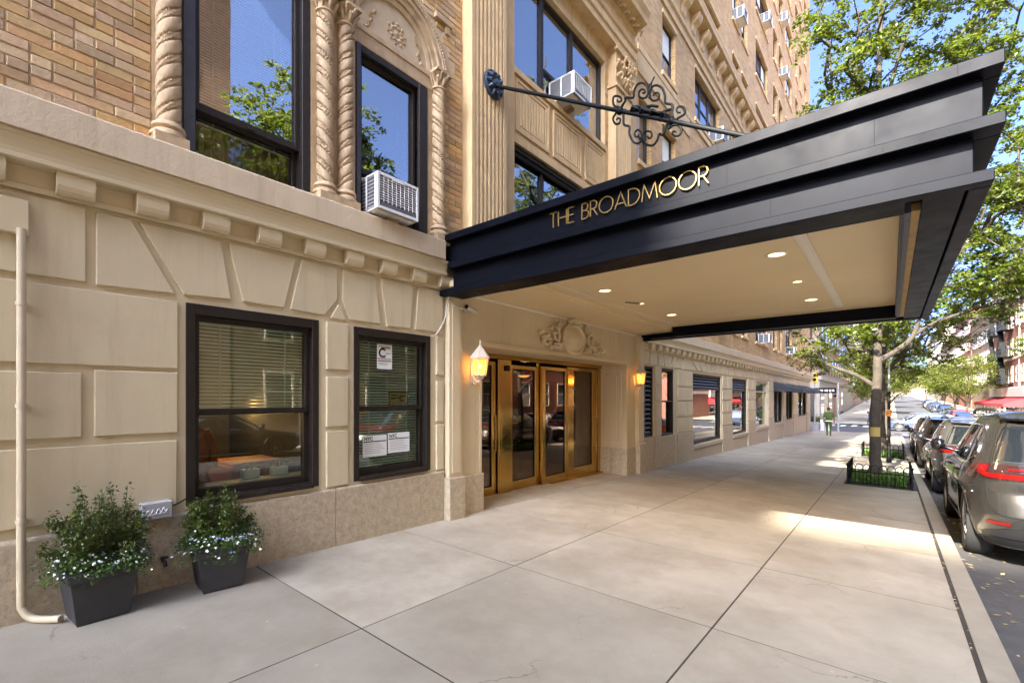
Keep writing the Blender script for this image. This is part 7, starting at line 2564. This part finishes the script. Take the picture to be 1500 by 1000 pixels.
# ------------------------------------------------------------------ the other buildings
block('tenement', 'tall brick building behind the camera beside the entrance house', -14, -0.05, -34, -14.3, 34, M['brick_far'], -0.05, first=4.4)
block('tenement', 'tall brown brick building second behind the camera on the same side', -14, -0.1, -60, -34.1, 38, M['brown_brick'], -0.1, first=4.4)
block('blocker', 'unseen brick tower down the street behind the camera', -22, 2.0, -100, -78, 65.3, M['brick_far'], 2.0, zb=0.5, first=5, fh=3.4)  # added out of view, height and front set to shade pavement and curb
block('tenement', 'tall red brown brick building across the road, mirrored in the left window', 16.6, 30, -30, 7.4, 21, M['brown_brick'], 16.6, zb=-1.5, first=2.2, fh=3.2, wx=(1.3, 2.7))
block('tenement', 'low pale house across the road facing the entrance', 16.6, 30, 7.5, 27, 11.0, M['tan_wall'], 16.6, zb=-1.8, first=1.0)
block('tenement', 'low brick house across the road near the avenue', 16.6, 30, 27.1, 45, 12.5, M['red_brick'], 16.6, zb=-2.4, first=1.0)
block('tenement', 'brick building far behind the camera across the road', 16.7, 30, -70, -30.1, 17, M['red_brick'], 16.7, zb=-1.0, first=2.2)

# corner building beyond the avenue, left: pale base, brick above
cbz = gz(0, 66) - 0.3
b = thing('corner_building', 'pale stone and tan brick corner building beyond the avenue on the left', 'building', (-10, 80, cbz), 'street buildings')
m = MB(); m.box(-30, -1.5, 64, 126, cbz + 5.2, 30); m.build('wall', M['tan_wall'], b)
m = MB(); m.box(-30, -1.4, 63.9, 126, cbz, cbz + 5.2); m.build('base_wall', M['pale_wall'], b)
m = MB(); m.box(-30, -1.2, 63.7, 126, cbz + 5.2, cbz + 5.7); m.box(-30, -1.25, 63.75, 126, cbz + 9.6, cbz + 10.0); m.build('band_course', M['pale_wall'], b, bevel=0.03)
m = MB(); m.box(-30, -0.9, 63.5, 126, 29.6, 30.5); m.build('cornice', M['pale_wall'], b)
for fl in range(6):
    for k in range(8):
        xc = -2.9 - k * 2.9
        z = cbz + 6.2 + fl * 3.6
        m = MB(); m.box(xc - 0.75, xc + 0.75, 63.93, 64.0, z, z + 2.2); m.box(xc - 0.75, xc + 0.75, 63.9, 63.93, z + 1.07, z + 1.14); f = m.build('window', M['frame_up'], b)
        m = MB(); m.box(xc - 0.66, xc + 0.66, 63.92, 63.929, z + 0.08, z + 1.05); m.box(xc - 0.66, xc + 0.66, 63.92, 63.929, z + 1.16, z + 2.12); m.build('pane', M['glass_far'], f)
    for k in range(12):
        yc = 67 + k * 4.2
        z = cbz + 6.2 + fl * 3.6
        m = MB(); m.box(-1.5, -1.43, yc - 0.75, yc + 0.75, z, z + 2.2); f = m.build('window', M['frame_up'], b)
        m = MB(); m.box(-1.43, -1.42, yc - 0.66, yc + 0.66, z + 0.08, z + 2.12); m.build('pane', M['glass_far'], f)
for k, (xa, xb, mt) in enumerate(((-5.2, -3.3, 'teal'), (-8, -5.6, 'glass_far'), (-3.0, -1.9, 'glass_far'), (-11, -8.4, 'poster'))):
    m = MB(); m.box(xa, xb, 63.86, 63.9, cbz + 0.5, cbz + 3.9); m.build('shop_window', M[mt], b)
for k, yc in enumerate((66.5, 71, 76, 82, 88, 95)):
    m = MB(); m.box(-1.4, -1.36, yc - 1.6, yc + 1.6, cbz + 0.5, cbz + 3.9); m.build('shop_window', M[('glass_far', 'poster', 'glass_far', 'red_brick', 'poster', 'glass_far')[k]], b)
# right hand row beyond the avenue: red brick corner house with fire escapes and a red awning
rb = block('brick_tenement', 'red brick corner house with fire escapes and red awning beyond the avenue', 16.6, 32, 63.5, 97, 17.6, M['red_brick'], 16.6, zb=-2, first=3.6, fh=3.35, wx=(1.1, 2.9))
m = MB()
for k in range(34):
    z = 2.6 + k * 0.43
    for yy in (63.4, 78.9, 96.6):
        d = 0.55 if k % 2 else 0.38
        m.box(16.53, 16.6, yy, yy + d, z, z + 0.40)
m.build('quoins', M['quoin'], rb)
m = MB(); m.box(16.5, 16.6, 63.5, 97, 2.2, 2.6); m.box(16.52, 16.6, 63.5, 97, 6.35, 6.6); m.build('band_course', M['quoin'], rb)
for yf in (84.0, 91.5):
    for fl in range(4):
        z = 3.4 + fl * 3.35
        m = MB(); m.box(15.5, 16.6, yf - 1.6, yf + 1.6, z - 0.06, z)
        for zz in (z + 0.5, z + 1.0):
            m.box(15.5, 15.54, yf - 1.6, yf + 1.6, zz - 0.03, zz); m.box(15.54, 16.6, yf - 1.6, yf - 1.56, zz - 0.03, zz); m.box(15.54, 16.6, yf + 1.56, yf + 1.6, zz - 0.03, zz)
        for k in range(12):
            m.box(15.5, 15.53, yf - 1.6 + k * 0.29, yf - 1.57 + k * 0.29, z, z + 1.0)
        if fl < 3:
            m.bar((15.8, yf - 1.2, z), (15.8, yf + 1.2, z + 3.3), 0.5, 0.05)
        m.build('fire_escape', M['iron'], rb)
aw = thing('shop_awning', 'red shop awning under a white sign on the corner house at the right edge', 'awning', (16.6, 82, 1.0))
m = MB(); m.grid([[(16.55, 74, 1.7), (16.55, 97, 1.7)], [(14.6, 74, 0.95), (14.6, 97, 0.95)], [(14.58, 74, 0.6), (14.58, 97, 0.6)]], smooth=False)
for e in (74, 97):
    m.add([(16.55, e, 1.7), (14.6, e, 0.95), (14.58, e, 0.6), (16.55, e, 0.6)], [(0, 1, 2, 3)])
m.build('canvas', M['awning_red'], aw, recalc=False)
m = MB(); m.box(16.2, 16.55, 74, 97, 1.75, 2.9); m.build('sign_board', M['white_metal'], aw, bevel=0.03)
for k in range(9):
    m = MB()
    m.box(14.7, 14.82, 74.2 + k * 2.8, 74.32 + k * 2.8, -1.1, 0.95)
    m.build('awning_post', M['white_metal'], aw)
for k in range(8):
    m = MB(); m.box(16.55, 16.6, 75 + k * 2.8, 77.2 + k * 2.8, -0.9, 0.6); m.build('shop_window', M['glass_far'], rb)
block('tenement', 'tan brick house second on the right beyond the avenue', 16.8, 32, 97.2, 122, 16.0, M['tan_wall'], 16.8, zb=-2, first=3.9)
block('tenement', 'red brick house third on the right beyond the avenue', 16.7, 32, 122.2, 150, 19.0, M['red_brick'], 16.7, zb=-2, first=4.3)
block('tenement', 'brown brick house fourth on the right beyond the avenue', 16.9, 32, 150.2, 190, 17.0, M['brown_brick'], 16.9, zb=-2, first=4.9)
block('tenement', 'pale block at the far end of the right row', 16.8, 32, 190.2, 260, 24.0, M['pale_wall'], 16.8, zb=-2, first=6)
block('tenement', 'brown brick house past the pale corner building on the left', -30, -1.6, 126.2, 180, 22.0, M['brown_brick'], -1.6, zb=-2, first=4.5)
block('tenement', 'tan house at the far end of the left row', -30, -1.4, 180.2, 260, 20.0, M['tan_wall'], -1.4, zb=-2, first=6)
block('tenement', 'distant brown block closing the view along the street', 2, 30, 420, 450, 17.0, M['brown_brick'], 2, zb=-2, win=False)
